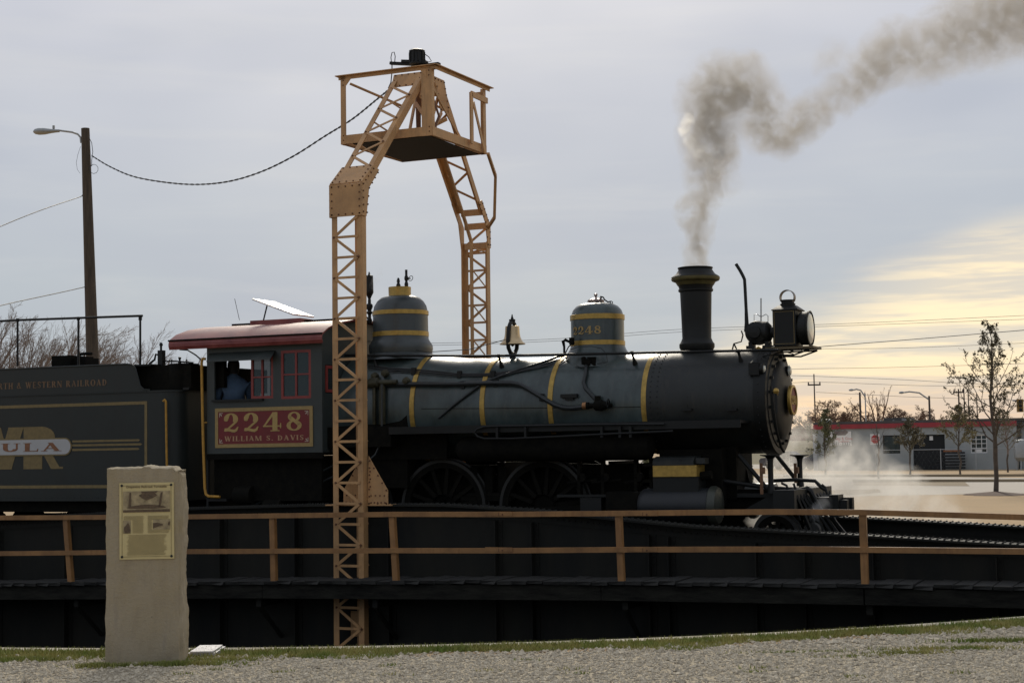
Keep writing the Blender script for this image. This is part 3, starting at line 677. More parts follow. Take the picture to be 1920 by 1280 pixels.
# upper works: top frame, platform frame, corner posts
PZ, TZ = 7.0, 8.16; C4 = [(-5.92, -1), (-4.18, -1), (-4.12, 1), (-5.80, 1)]
T4 = [(-5.96, -1), (-4.12, -1), (-4.04, 1), (-5.85, 1)]
for i in range(4):
    a, b = C4[i], C4[(i+1) % 4]; mb = MB(); A_, B_ = Vector((*a, PZ)), Vector((*b, PZ)); nrm_ = Vector((0, 0, 1)).cross(B_-A_).normalized()
    mb.bar(A_+Vector((0, 0, .06)), B_+Vector((0, 0, .06)), .014, .15); mb.bar(A_+nrm_*.04, B_+nrm_*.04, .09, .012); emit('platform_beam', mb, M_tan, gf, smooth=False)
    a, b = T4[i], T4[(i+1) % 4]; A_, B_ = Vector((*a, TZ)), Vector((*b, TZ))
    if i in (0, 1):
        ov = (B_-A_).normalized()*.04
        mb = MB(); mb.bar(A_-ov, B_+ov, .13, .014); mb.bar(A_+Vector((0, 0, -.035)), B_+Vector((0, 0, -.035)), .012, .06); emit('top_beam', mb, M_tan, gf, smooth=False)
    c_ = C4[i]; t_ = T4[i]
    if i < 3:
        mb = MB(); P0, P1 = Vector((*c_, PZ-.02)), Vector((t_[0]*.5+c_[0]*.5, t_[1], TZ)); sx = 1 if c_[0] < -5 else -1; sy = -c_[1]
        w_ = .10 if i != 1 else .19
        mb.box((P0.x, P0.y-.006, P0.z), (P0.x+sx*w_, P0.y+.006, P1.z)); mb.box((P0.x-.0, P0.y+sy*.008, P0.z), (P0.x+sx*.012, P0.y+sy*.10, P1.z)); emit('corner_post', mb, M_tan, gf, smooth=False)
        for z_ in (.05, .13, 1.0, 1.08): riv.rivet((P0.x+sx*.05, P0.y-.006, PZ+z_), (0, -1, 0), .014)
        mb = MB(); mb.prism([(P0.x+sx*.09, TZ-.05), (P0.x+sx*.22, TZ-.05), (P0.x+sx*.09, TZ-.20)], P0.y-.014, P0.y-.007); emit('corner_gusset', mb, M_tan, gf, smooth=False)
chord((-5.75, -.98, 8.02), (-4.95, -.35, 7.62), .09, .02, (0, 0, 1), 'brace')
chord((-4.30, -.95, 8.02), (-4.45, .9, 7.05), .07, .02, (1, 0, 0), 'brace'); chord((-4.2, -.9, 7.1), (-4.9, -.2, 7.75), .06, .02, (0, 1, 0), 'brace')
mb = MB(); mb.box((-5.72, -.95, PZ-.02), (-4.25, .95, PZ-.005)); emit('platform_floor', mb, M_grating, gf, 'black platform floor', smooth=False)
# short inner post frame on the right side of the platform (ladder head)
X0 = -4.08
for a, b in (((X0, .32, 7.05), (X0, .32, 7.95)), ((X0, .32, 7.93), (X0, .98, 7.93))):
    chord(a, b, .10, .03, (1, 0, 0), 'hatch_frame')
chord((X0, .40, 7.80), (X0, .86, 6.98), .07, .02, (1, 0, 0), 'brace')
pts_ = [at(915, 288, 1.02), at(929, 330, 1.55), at(927, 408, 1.9)]
mb = MB(); mb.bar(pts_[0], pts_[1], .05, .05); mb.bar(pts_[1], pts_[2], .05, .05); mb.bar(pts_[2], Vector((-4.76, 2.38, pts_[2].z-.12)), .05, .05); emit('ladder_rail', mb, M_tan, gf, smooth=False)
# centre bracing under the apex
for a, b in (((-5.2, .4, 8.0), (-4.9, -.5, 7.05)), ((-4.75, .4, 8.0), (-4.6, -.4, 7.05)), ((-5.1, -.4, 7.05), (-4.6, .4, 7.55)), ((-4.5, -.4, 7.12), (-4.75, .5, 7.7)), ((-5.0, -.9, 7.1), (-5.0, .9, 7.1))):
    chord(a, b, .06, .03, (1, 0, 0), 'inner_brace')
mb = MB()
mb.lathe([(0, 8.17), (.05, 8.17), (.05, 7.95), (.04, 7.2), (.04, 7.05), (0, 7.05)], T(-4.95, 0, 0), 12); mb.tube([(-4.7, .05, 7.9), (-4.5, -.1, 7.5), (-4.55, -.3, 7.1)], .022, 6)
emit('collector_conduit', mb, M_tandark, gf)
emit('rivet', riv, M_tandark, gf, kind='stuff')
# motor unit on the very top
mt = thing('collector_motor', 'black cylindrical motor on a short beam on top of the gallows frame', 'motor', BR)
mb = MB(); z0 = azz(783, 122, 0); mb.lathe([(0, z0), (.135, z0), (.14, z0+.03), (.128, z0+.05), (.128, z0+.22), (.14, z0+.225), (.14, z0+.25), (.10, z0+.27), (0, z0+.275)], T(ax(782, 110, 0), 0, 0), 20)
emit('motor_body', mb, M_black, mt)
mb = MB()
for j in range(10):
    a = 2*math.pi*j/10; cx_ = ax(782, 110, 0); mb.box((-.012, .125, z0+.05), (.012, .145, z0+.22), T(cx_, 0, 0) @ Matrix.Rotation(a, 4, 'Z'))
emit('cooling_fin', mb, M_black, mt, kind=None)
mb = MB(); a_, b_ = at(732, 119, 0), at(824, 123, 0); mb.bar(a_, b_, .07, .05); mb.bar(at(755, 116, 0), at(800, 117, 0), .12, .05); mb.box((b_.x-.22, -.05, b_.z-.05), (b_.x, .05, b_.z+.05)); emit('support_beam', mb, M_black, mt, smooth=False)
mb = MB(); mb.tube([at(x, y, .05) for x, y in ((734, 118), (733, 108), (735, 99), (739, 98), (741, 106), (740, 118))], .008, 5); mb.tube([at(x, y, 0) for x, y in ((797, 102), (804, 107), (809, 115), (800, 118), (796, 110))], .008, 5)
mb.tube([at(x, y, 0) for x, y in ((735, 118), (735, 135), (733, 155), (728, 166))], .010, 5); emit('cable_loop', mb, M_cable, mt)

# ================================================================== LOCOMOTIVE
lo = thing('steam_locomotive', 'dark grey steam locomotive with gold boiler bands and red cab roof, facing right', 'steam locomotive', BR)
def part(nm, mb, m, parent=lo, **k): return emit(nm, mb, m, parent, **k)
AZ = 2.46
def xax(x, c=0, z=AZ): return T(x, c, z) @ AXX
def brad(x):          # boiler radius along its length
    for (a, ra), (b, rb) in zip([(-6.2, .97), (-4.95, .96), (-4.1, .86), (-3.3, .82), (-.38, .80)], [(-4.95, .96), (-4.1, .86), (-3.3, .82), (-.38, .80), (9, .80)]):
        if a <= x <= b: return ra+(rb-ra)*(x-a)/(b-a)
    return .97
def onb(px, py, lift=0.0):                                           # point on the boiler flank seen at a pixel
    c = -.5
    for _ in range(25):
        p = at(px, py, c); dz = p.z-AZ; R_ = brad(p.x)+lift; c = -math.sqrt(max(0.0001, R_*R_-dz*dz)) if abs(dz) < R_ else -.02
    return at(px, py, c)
# jacket in sections
edges = [-6.08, -4.66, -3.42, -2.22, -.62]
for a, b in zip(edges, edges[1:]):
    k = 6; part('boiler_jacket', MB().lathe([(brad(a+(b-a)*i/k), a+(b-a)*i/k) for i in range(k+1)], xax(0), 64), M_jacket)
part('boiler_course', MB().lathe([(brad(-.62)-.004, -.66), (.812, -.60), (.812, -.30), (.80, -.30)], xax(0), 64), M_smoke, label='riveted black ring in front of the jacket')
for x in (-4.66, -3.42, -2.22, -.64):
    R_ = brad(x); part('boiler_band', MB().lathe([(R_, -.043), (R_+.012, -.040), (R_+.012, .040), (R_, .043)], xax(x), 72), M_gold)
mb = MB()
for j in range(60):
    a = 2*math.pi*j/60
    for x in (-.53, -.42): mb.rivet((x, .812*math.cos(a), AZ+.812*math.sin(a)), (0, math.cos(a), math.sin(a)), .012, .010)
part('rivet', mb, M_smoke, kind='stuff')
# seams and small fittings on the jacket
mb = MB()
for a, b, y in ((790, 1120, 766), (1130, 1215, 764)):
    mb.tube([onb(a+(b-a)*i/8, y-1.0*i/8*2, .002) for i in range(9)], .006, 4)
part('jacket_seam', mb, M_under)
# smokebox
part('smokebox', MB().lathe([(.80, -.31), (.822, -.30), (.822, 1.14), (.80, 1.15)], xax(0), 72), M_smoke)
part('smokebox_ring', MB().lathe([(.80, 1.12), (.848, 1.125), (.848, 1.30), (.835, 1.315), (.74, 1.32)], xax(0), 72), M_black)
part('smokebox_front', MB().lathe([(.75, 1.315), (.735, 1.335), (.62, 1.345), (.60, 1.375), (.52, 1.415), (.35, 1.45), (.15, 1.465), (0, 1.468)], xax(0), 64), M_black)
mb = MB()
for j in range(18):
    a = 2*math.pi*(j+.5)/18; y_, z_ = .67*math.cos(a), AZ+.67*math.sin(a); mb.box((1.33, y_-.022, z_-.022), (1.385, y_+.022, z_+.022))
part('door_clamp', mb, M_black, kind='stuff')
mb = MB()
for j in range(44):
    a = 2*math.pi*j/44; mb.rivet((1.20, .848*math.cos(a), AZ+.848*math.sin(a)), (0, math.cos(a), math.sin(a)), .012, .01)
part('rivet', mb, M_smoke, kind='stuff')
# number plate on the door: round, gold rim, dark face
npl = part('number_plate', MB().lathe([(0, 1.535), (.20, 1.535), (.205, 1.525), (.205, 1.50)], xax(0), 40), M_signred, label='round number plate on the smokebox door')
part('plate_rim', MB().lathe([(.195, 1.54), (.20, 1.555), (.235, 1.55), (.24, 1.53), (.235, 1.50), (.0, 1.46)], xax(0), 40), M_gold, npl)
nm = fit_letters('2248', -.15, .15, -.07, .14, 0, depth=.01)
nm.mapv(lambda v: Vector((1.54-v.y, -v.x*-1, AZ+v.z))); part('numeral', nm, M_gold, npl)
# handrail round the smokebox front, with knobs
mb = MB(); mb.tube([(1.40, -.80, AZ+.20), (1.43, -.78, AZ-.2), (1.44, -.66, AZ-.5), (1.44, -.45, AZ-.72), (1.44, -.28, AZ-.80)], .022, 8)
part('front_handrail', mb, M_black)
p = at(1455, 733, -.82); mb = MB(); mb.lathe([(0, -.05), (.035, -.035), (.05, 0), (.035, .035), (0, .05)], T(*p), 14); mb.tube([p, p+Vector((-.02, .15, -.05))], .02, 6)
part('handrail_knob', mb, M_gold); mb = MB(); mb.tube([p, p-Vector((0, 0, .34))], .018, 6); part('grab_rod', mb, M_black)
# marker lamp on the flank and at the front
p = at(1418, 692, -.72); mb = MB(); mb.box((p.x-.10, p.y-.08, p.z-.09), (p.x+.06, p.y+.10, p.z+.09)); mb.lathe([(.075, 0), (.085, .03), (.085, .07), (.06, .075)], T(p.x+.05, p.y, p.z) @ AXX, 18); mb.lathe([(.07, .08), (.075, .10), (.03, .14), (0, .14)], T(p.x-.02, p.y, p.z), 14)
ml = part('marker_lamp', mb, M_black); part('lens', MB().lathe([(0, .10), (.05, .09), (.07, .06)], T(p.x+.05, p.y, p.z) @ AXX, 16), M_lens, ml)
p = at(1480, 695, .1); mb = MB(); mb.lathe([(0, -.10), (.07, -.09), (.075, .04), (.09, .05)], T(p.x-.05, p.y, p.z) @ AXX, 18); ml = part('front_lamp', mb, M_black); part('lens', MB().lathe([(.085, .045), (.06, .075), (0, .085)], T(p.x-.05, p.y, p.z) @ AXX, 18), M_lens, ml)
# small lugs on the smokebox side
for px in (1290, 1374):
    a = onb(px, 768, .03); mb = MB(); mb.box((a.x-.09, a.y-.05, a.z-.015), (a.x+.07, a.y+.06, a.z+.02)); mb.box((a.x-.015, a.y-.0, a.z), (a.x+.0, a.y+.08, a.z+.2)); part('step_lug', mb, M_black, smooth=False)
# chimney
s_px = [(30, 657), (33, 651), (33, 645), (30, 641), (27.2, 634), (28, 600), (29.6, 548), (32.5, 546), (32.8, 543), (31, 541), (33, 534), (37, 528), (43.5, 525.5), (45, 523), (45, 519.5), (43.5, 518), (37, 514), (33, 508), (31.2, 505), (32.8, 503.6), (33, 501.5), (28.5, 501), (26, 515)]
def prof_px(P, px, c=0): return [(w/117.4, azz(px, y, c)) for w, y in P]
part('chimney', MB().lathe(prof_px(s_px[:10], 1307), None, 48), M_black)
part('chimney_cap', MB().lathe(prof_px(s_px[9:], 1307), None, 48), M_black)
part('cap_band', MB().lathe(prof_px([(34, 535), (37.6, 529), (44.3, 526.2), (45.6, 523.4), (45.6, 520.2)], 1307), None, 48), mat('tarnished_gold', (.10, .085, .03), .5, .2, .4, 8))
# sand dome
xs_ = ax(1120, 600, 0); K = 114.5
sd_ = part('sand_dome', MB().lathe([(w/K, azz(1120, y, 0)) for w, y in ((66, 690), (62, 672), (57, 662), (53, 655), (50.5, 648), (50, 640), (50, 602), (49.5, 592), (46, 582), (40, 575), (32, 570.5), (18, 568), (0, 567.5))], T(xs_, 0, 0), 56), M_jacket)
for y0, y1 in ((591, 601), (640, 649)):
    part('band', MB().lathe([(50/K, azz(1120, y1, 0)), (51.5/K, azz(1120, y1-.5, 0)), (51.5/K, azz(1120, y0+.5, 0)), (50/K, azz(1120, y0, 0))], T(xs_, 0, 0), 56), M_gold, sd_)
part('lid', MB().lathe([(w/K, azz(1118, y, 0)) for w, y in ((14, 570), (15.5, 567), (16, 564), (15, 562), (8, 560), (3, 558), (2, 556), (3.6, 553), (3.2, 550.5), (0, 549.5))], T(xs_-.02, 0, 0), 28), mat('pinkish_steel', (.30, .25, .24), .3, .6, .15, 8), sd_)
mb = MB(); mb.tube([at(x, y, -.05) for x, y in ((1127, 556), (1131, 557), (1134, 562), (1140, 566), (1145, 565))], .012, 5); mb.tube([at(x, y, -.05) for x, y in ((1126, 564), (1127, 555))], .016, 5)
mb.tube([at(x, y, -.05) for x, y in ((1146, 571), (1144, 566), (1146, 564.5), (1148.5, 566), (1147, 571))], .009, 5); part('lid_chain', mb, M_black, sd_)
RS = 50.4/K; nm = fit_letters('2248', -.31, .24, azz(1109, 626, -.4), azz(1109, 611, -.4)-azz(1109, 626, -.4), 0, T_=.22, t_=.10, depth=.004)
def wrap(v): a = v.x/RS; r = RS+.002-v.y; return Vector((xs_+r*math.sin(a-.02), -r*math.cos(a-.02), v.z))
nm.mapv(wrap); part('numeral', nm, M_goldflat, sd_)
# steam dome
xt = ax(751, 600, 0); K = 108.5
st_ = part('steam_dome', MB().lathe([(w/K, azz(751, y, 0)) for w, y in ((74, 676), (66, 668), (59, 663), (60.5, 655), (60, 648), (56, 642), (53, 637), (52, 630), (51.7, 592), (51.5, 585), (49, 574), (44, 565.5), (37, 559), (29, 556), (21, 555), (0, 555))], T(xt, 0, 0), 56), mat('dome_grey', (.050, .060, .060), .34, .05, .2, 3, .05, 10))
for y0, y1 in ((583.5, 592), (622.5, 632)):
    part('band', MB().lathe([(51/K, azz(751, y1, 0)), (53/K, azz(751, y1-.5, 0)), (53/K, azz(751, y0+.5, 0)), (51/K, azz(751, y0, 0))], T(xt, 0, 0), 56), M_gold, st_)
part('collar', MB().lathe([(w/K, azz(750, y, 0)) for w, y in ((24, 558.5), (21.5, 556), (21, 553), (21.3, 540), (21.3, 538.5), (0, 538.5))], T(xt-.01, 0, 0), 36), M_gold, st_)
p = at(747, 538, 0); mb = MB(); mb.lathe([(.035, 0), (.04, .03), (.022, .07), (.03, .10), (.018, .15), (.012, .16), (0, .16)], T(*p), 12); part('safety_valve', mb, M_black, st_)
p = at(762, 538, 0); mb = MB(); mb.lathe([(.03, 0), (.035, .05), (.02, .10), (.035, .13), (.035, .17), (.022, .20), (.022, .30), (0, .30)], T(*p), 12)
mb.tube([p+Vector((0, 0, .145)), p+Vector((.08, 0, .145))], .012, 6); c0 = p+Vector((.085, 0, .145))
mb.tube([c0+Vector((.0+.012*math.cos(a), .043*math.sin(a)*.3+0, .043*math.cos(a)))*1 + Vector((.035*math.sin(a), 0, 0)) for a in [i*math.pi/5 for i in range(10)]], .006, 5, close=True); part('whistle_valve', mb, M_black, st_)
# whistle behind the gallows leg
p = at(693, 604, -.1); mb = MB()
mb.lathe([(w/108, (604-y)/108) for w, y in ((4, 606), (5, 600), (3, 596), (3, 590), (6, 586), (3.5, 582), (6.5, 575), (6, 571), (3, 568), (3, 562), (2.4, 560), (4, 556), (6.5, 551), (8, 548), (7.8, 545), (7.3, 518), (7.3, 516), (3, 515), (1.5, 512), (1.3, 509), (0, 509))], T(*p), 14)
mb.tube([p+Vector((0, 0, .05)), p+Vector((-.12, 0, .12)), p+Vector((-.13, 0, .2))], .02, 6); mb.tube([p+Vector((0, 0, .24)), p+Vector((-.10, 0, .24))], .015, 6)
part('whistle', mb, M_black)
# bell with yoke
pb = at(961, 645, 0); K = 112
mb = MB(); mb.lathe([(w/K, azz(961, y, 0)) for w, y in ((24.5, 645.5), (24, 644), (19, 640), (15.5, 633), (14, 626), (13.5, 616), (13, 611.5), (8, 610.5), (0, 610))], T(pb.x, 0, 0), 32)
be = part('bell', mb, M_brass)
zc = azz(961, 627, 0); mb = MB()
arc = []
for i in range(25):
    a = rad(-90)+2*math.pi*i/24*.5
ym, zt, zb = .19, azz(961, 603, 0), azz(961, 664, 0)
loop = [(0, zt), (-.08, zt-.03), (-.14, zt-.10), (-.17, zt-.22), (-.19, zt-.36), (-.17, zb+.10), (-.09, zb+.02), (0, zb), (.09, zb+.02), (.17, zb+.10), (.19, zt-.36), (.17, zt-.22), (.14, zt-.10), (.08, zt-.03)]
mb.tube([(pb.x, y_, z_) for y_, z_ in loop], .035, 8, close=True)
mb.lathe([(w/K, azz(961, y, 0)) for w, y in ((5.5, 606), (6, 600), (6, 598.5), (3.2, 598), (1.8, 594), (.8, 589), (0, 589))], T(pb.x, 0, 0), 12); mb.lathe([(.055, zb-.10), (.05, zb), (.035, zb+.02)], T(pb.x, 0, 0), 12)
part('yoke', mb, M_black, be); mb = MB(); mb.lathe([(0, azz(961, 650, 0)), (.025, azz(961, 648, 0)), (.028, azz(961, 646, 0)), (.01, azz(961, 643, 0)), (.01, azz(961, 635, 0))], T(pb.x, 0, 0), 10); part('clapper', mb, M_black, be)
mb = MB(); mb.tube([(pb.x, -.19, zt-.3), at(880, 655, -.3), at(800, 660, -.3), at(700, 640, -.3), at(640, 640, -.3)], .007, 5); part('bell_cord', mb, M_cable, be)
# handrail along the boiler with stanchions
cH = -.62
hp = [at(x, y, cH) for x, y in ((640, 666), (690, 666), (900, 667.5), (1080, 664), (1200, 661.5), (1400, 657), (1460, 656))]
part('handrail', MB().tube(hp, .022, 8), M_black)
for px, py in ((935, 667), (1185, 661), (1384, 658), (700, 666)):
    a = at(px, py, cH); b = onb(px+6, py+21, .0); mb = MB(); mb.tube([a, a.lerp(b, .5), b], [.022, .02, .045], 8); mb.lathe([(0, -.03), (.03, -.02), (.03, .02), (0, .03)], T(*a) @ AXX, 10); part('stanchion', mb, M_black)
# piping
def pipe(nm, P, r, m=M_pipe, lift=None, n=8, **k):
    lift = r+.01 if lift is None else lift
    return part(nm, MB().tube([onb(x, y, lift) for x, y in P], r, n), m, **k)
pipe('delivery_pipe', [(686, 722), (720, 721), (780, 720), (850, 720), (920, 718), (958, 718), (976, 721), (992, 730), (1008, 740), (1024, 750), (1040, 759), (1055, 764), (1072, 765), (1092, 763)], .040)
pipe('sanding_pipe', [(822, 784), (850, 760), (885, 733), (905, 718), (935, 706), (975, 692), (1015, 680), (1048, 668), (1060, 664)], .022)
pipe('sanding_pipe', [(905, 716), (960, 700), (1010, 686), (1045, 674)], .012)
pipe('check_valve_pipe', [(1100, 680), (1098, 700), (1094, 716), (1098, 728), (1110, 741), (1120, 752)], .032)
for dy, r in ((0, .012), (3.5, .012), (7, .008)):
    pipe('conduit', [(690, 684+dy), (730, 690+dy), (775, 692+dy), (830, 697+dy), (862, 701+dy*.6), (920, 700+dy*.6), (970, 694+dy*.5), (1010, 687+dy*.4), (1040, 682)], r, M_cable, .02, 5)
for px, py in ((776, 696), (862, 702), (925, 702), (868, 721), (930, 718), (1016, 745)):
    a = onb(px, py, .02); mb = MB(); mb.box((a.x-.035, a.y-.035, a.z-.06), (a.x+.035, a.y+.03, a.z+.06)); part('pipe_clip', mb, M_black, smooth=False)
# check valve cluster
a = onb(1112, 760, .06); mb = MB()
mb.lathe([(.0, -.20), (.055, -.19), (.055, -.12), (.038, -.11), (.038, -.04), (.06, -.03), (.085, .0), (.09, .10), (.06, .13), (.06, .2), (.03, .21), (.03, .27), (0, .27)], T(a.x+.05, a.y, a.z) @ AXX, 16)
mb.lathe([(0, 0), (.05, 0), (.05, .1), (0, .1)], T(a.x+.08, a.y, a.z+.05), 12)
cv = part('check_valve', mb, M_under); part('copper_union', MB().lathe([(.04, -.13), (.058, -.12), (.058, -.06), (.04, -.05)], T(a.x-.05, a.y, a.z) @ AXX, 12), mat('copper', (.32, .16, .07), .45, .5, .3, 20), cv)
hw = a+Vector((.27, -.04, .02)); mb = MB(); mb.tube([hw+Vector((0, .075*math.cos(t*math.pi/7), .075*math.sin(t*math.pi/7))) for t in range(14)], .009, 5, close=True)
for t in range(3): v = Vector((0, .075*math.cos(t*math.pi/3), .075*math.sin(t*math.pi/3))); mb.tube([hw-v, hw+v], .007, 4)
part('hand_wheel', mb, M_black, cv)
a = onb(1068, 742, .02); mb = MB(); mb.box((a.x-.14, a.y-.05, a.z-.03), (a.x+.14, a.y+.03, a.z+.03)); mb.box((a.x-.07, a.y-.03, a.z-.07), (a.x+.07, a.y+.03, a.z-.03)); part('wash_plug_cover', mb, M_black)
# valve gear on the sand dome side and bell ringer
a = onb(1102, 680, .05); mb = MB(); mb.lathe([(0, -.06), (.06, -.05), (.06, .05), (0, .06)], T(*a) @ AXY, 12); mb.box((a.x, a.y-.02, a.z-.05), (a.x+.14, a.y+.15, a.z+.09)); mb.lathe([(.04, -.02), (.04, .08), (.02, .1), (0, .1)], T(a.x-.06, a.y-.02, a.z), 10); part('sander_valve', mb, M_under)
mb = MB(); pts_ = [at(x, y, -.5) for x, y in ((1058, 664), (1058, 650), (1056, 640), (1060, 637), (1068, 641), (1074, 646))]; mb.tube(pts_, [.018, .02, .03, .028, .02, .016], 7); mb.tube([at(x, y, -.5) for x, y in ((1060, 662), (1066, 650), (1072, 645))], .010, 5); mb.box(tuple(at(1069, 633, -.5)-Vector((0, .05, 0))), tuple(at(1075, 646, -.5)+Vector((0, .05, 0)))); part('sander_lever', mb, M_under)
mb = MB(); mb.tube([onb(x, y, .03) for x, y in ((1048, 684), (1062, 676), (1068, 668))], .012, 5); mb.tube([onb(x, y, .02) for x, y in ((1062, 676), (1082, 686), (1096, 690))], .007, 4)
mb.tube([at(x, y, -.55) for x, y in ((1070, 655), (1085, 650), (1110, 649), (1128, 653), (1137, 663), (1139, 678), (1120, 681))], .007, 5); part('wire_line', mb, M_pipe)
# injector and plumbing cluster behind the leg
mb = MB()
a = onb(700, 718, .08); mb.lathe([(0, -.3), (.05, -.28), (.06, -.1), (.09, -.05), (.09, .1), (.05, .12), (.045, .45), (0, .45)], T(a.x, a.y, a.z) @ AXX, 12)
for px, r in ((702, .035), (717, .055)): q = [onb(px, y, .06) for y in (716, 740, 770, 795)]; mb.tube(q, r, 8)
for px, py in ((703, 705), (722, 700), (762, 714)): q = onb(px, py, .06); mb.lathe([(0, -.07), (.05, -.06), (.07, 0), (.05, .06), (0, .07)], T(*q) @ AXY, 10)
part('injector', mb, mat('greenish_brass', (.045, .042, .022), .5, .4, .5, 9))
mb = MB(); mb.tube([at(x, y, -1.15) for x, y in ((716, 720), (716, 800), (714, 830), (704, 852), (688, 866))], .018, 6); part('feed_pipe', mb, M_pipe)
# turbo-generator, exhaust pipe and antenna on the smokebox
g = at(1421, 624, -.05); mb = MB()
mb.lathe([(0, -.22), (.09, -.21), (.10, -.17), (.17, -.14), (.19, -.04), (.19, .08), (.15, .12), (.0, .13)], T(*g) @ AXY, 28)
mb.lathe([(.16, .0), (.18, .07), (.17, .16), (.12, .21), (.09, .22), (.09, .30), (.11, .305), (.11, .36), (0, .36)], T(g.x, g.y, g.z) @ AXX, 22)
gen = part('generator', mb, M_black)
mb = MB(); zb_ = AZ+.81
for dx in (-.10, .16): mb.box((g.x+dx-.03, g.y-.1, zb_), (g.x+dx+.03, g.y+.12, g.z-.14)); mb.box((g.x+dx-.06, g.y-.13, zb_), (g.x+dx+.07, g.y-.05, zb_+.05))
part('generator_leg', mb, M_black, gen, smooth=False)
mb = MB(); mb.tube([at(x, y, -.05) for x, y in ((1400, 622), (1400, 606), (1399, 580), (1397, 540), (1396, 524), (1393, 517), (1387, 506), (1380, 495))], [.045, .034]+[.026]*6, 8); part('exhaust_pipe', mb, M_black, gen)
mb = MB(); mb.tube([at(x, y, -.1) for x, y in ((1390, 620), (1393, 628), (1390, 640), (1376, 644), (1373, 656))], .013, 6); mb.tube([at(x, y, -.1) for x, y in ((1446, 630), (1445, 642), (1438, 652), (1425, 656))], .009, 5)
mb.tube([at(x, y, -.1) for x, y in ((1376, 644), (1383, 658), (1400, 663), (1430, 659), (1450, 648))], .014, 6); part('generator_pipe', mb, M_black, gen)
part('oil_cup', MB().lathe([(0, -.05), (.04, -.03), (.045, .02), (0, .05)], T(*at(1422, 655, -.3)), 12), M_gold)
mb = MB(); mb.tube([at(x, y, .1) for x, y in ((1427, 612), (1427, 559))], .011, 5); mb.tube([at(x, y, .1) for x, y in ((1414, 608), (1414, 590), (1419, 589), (1427, 594), (1436, 589), (1440, 592), (1440, 611), (1432, 609))], .006, 4); part('antenna', mb, M_alu)
# headlight
hb = thing  # keep name short
x0, x1 = 1.30, 1.66; hz0 = azz(1476, 650, -.22); hz1 = azz(1476, 581, -.22)
mb = MB(); mb.box((x0, -.22, hz0+.02), (x1, .22, hz1)); hl = part('headlight', mb, M_black, smooth=False)
mb = MB()
for (a, b, c_, d_) in ((x0+.02, x1-.02, hz1-.025, hz1-.018), (x0+.02, x1-.02, hz0+.045, hz0+.052)): mb.box((a, -.226, c_), (b, -.22, d_))
for x_ in (x0+.02, x1-.03): mb.box((x_, -.2265, hz0+.05), (x_+.008, -.221, hz1-.02))
part('panel_line', mb, M_goldline, hl, smooth=False)
mb = MB(); o_ = .04; A_ = [(x0-o_*.3, -.24), (x1+o_, -.24), (x1+o_, .24), (x0-o_*.3, .24)]; xm = (x0+x1)/2+.01; B_ = [(xm-.13, -.10), (xm+.13, -.10), (xm+.13, .10), (xm-.13, .10)]
zt_ = azz(1480, 573, 0); mb.add([(a, b, hz1) for a, b in A_]+[(a, b, hz1+.015) for a, b in A_]+[(a, b, zt_) for a, b in B_], [(0,3,2,1), (0,1,5,4), (1,2,6,5), (2,3,7,6), (3,0,4,7), (4,5,9,8), (5,6,10,9), (6,7,11,10), (7,4,8,11), (8,9,10,11)])
mb.lathe([(.115, zt_-.01), (.12, zt_+.03), (.10, zt_+.04), (.10, zt_+.07), (.12, zt_+.075), (.12, zt_+.09), (0, zt_+.09)], T(xm, 0, 0), 20); part('lamp_roof', mb, M_black, hl)
zc = azz(1480, 557.5, 0); mb = MB(); mb.lathe([(.118, -.055), (.118, .055), (.108, .055), (.108, -.055), (.118, -.055)], T(xm+.0, 0, zc) @ AXY, 28); part('ring_vent', mb, mat('worn_tin', (.16, .14, .12), .45, .5, .3, 12), hl)
hzc = (hz0+hz1)/2+.0; mb = MB(); mb.lathe([(.20, x1-.01), (.255, x1+.04), (.26, x1+.15), (.275, x1+.16), (.275, x1+.185), (.25, x1+.19)], xax(0, 0, hzc), 40); part('lamp_barrel', mb, M_black, hl)
part('lens', MB().lathe([(0, x1+.205), (.12, x1+.20), (.22, x1+.188), (.25, x1+.17), (.25, x1+.14)], xax(0, 0, hzc), 40), M_lens, hl)
mb = MB(); mb.box((x0-.12, -.27, hz0-.035), (x1+.28, .27, hz0+.0)); part('lamp_shelf', mb, mat('brown_shelf', (.11, .08, .035), .6), hl, smooth=False)
mb = MB()
for y_ in (-.24, .24):
    a = Vector((x1+.22, y_, hz0-.05)); b = Vector((1.25, y_, AZ+.70)); b2 = Vector((1.05, y_, hz0-.06)); mb.tube([a, a.lerp(b, .5)+Vector((.05, 0, -.05)), b], .013, 6); mb.tube([a, b2], .013, 6)
    for t in (.2, .4, .6, .8): mb.tube([a.lerp(b, t), a.lerp(b2, t)], .008, 5)
part('lamp_bracket', mb, M_black, hl)
mb = MB(); mb.tube([onb(1430, 668, .05), at(1445, 664, -.6), at(1458, 658, -.4), at(1468, 655, -.2)], .012, 6); part('lamp_cable', mb, M_pipe, hl)
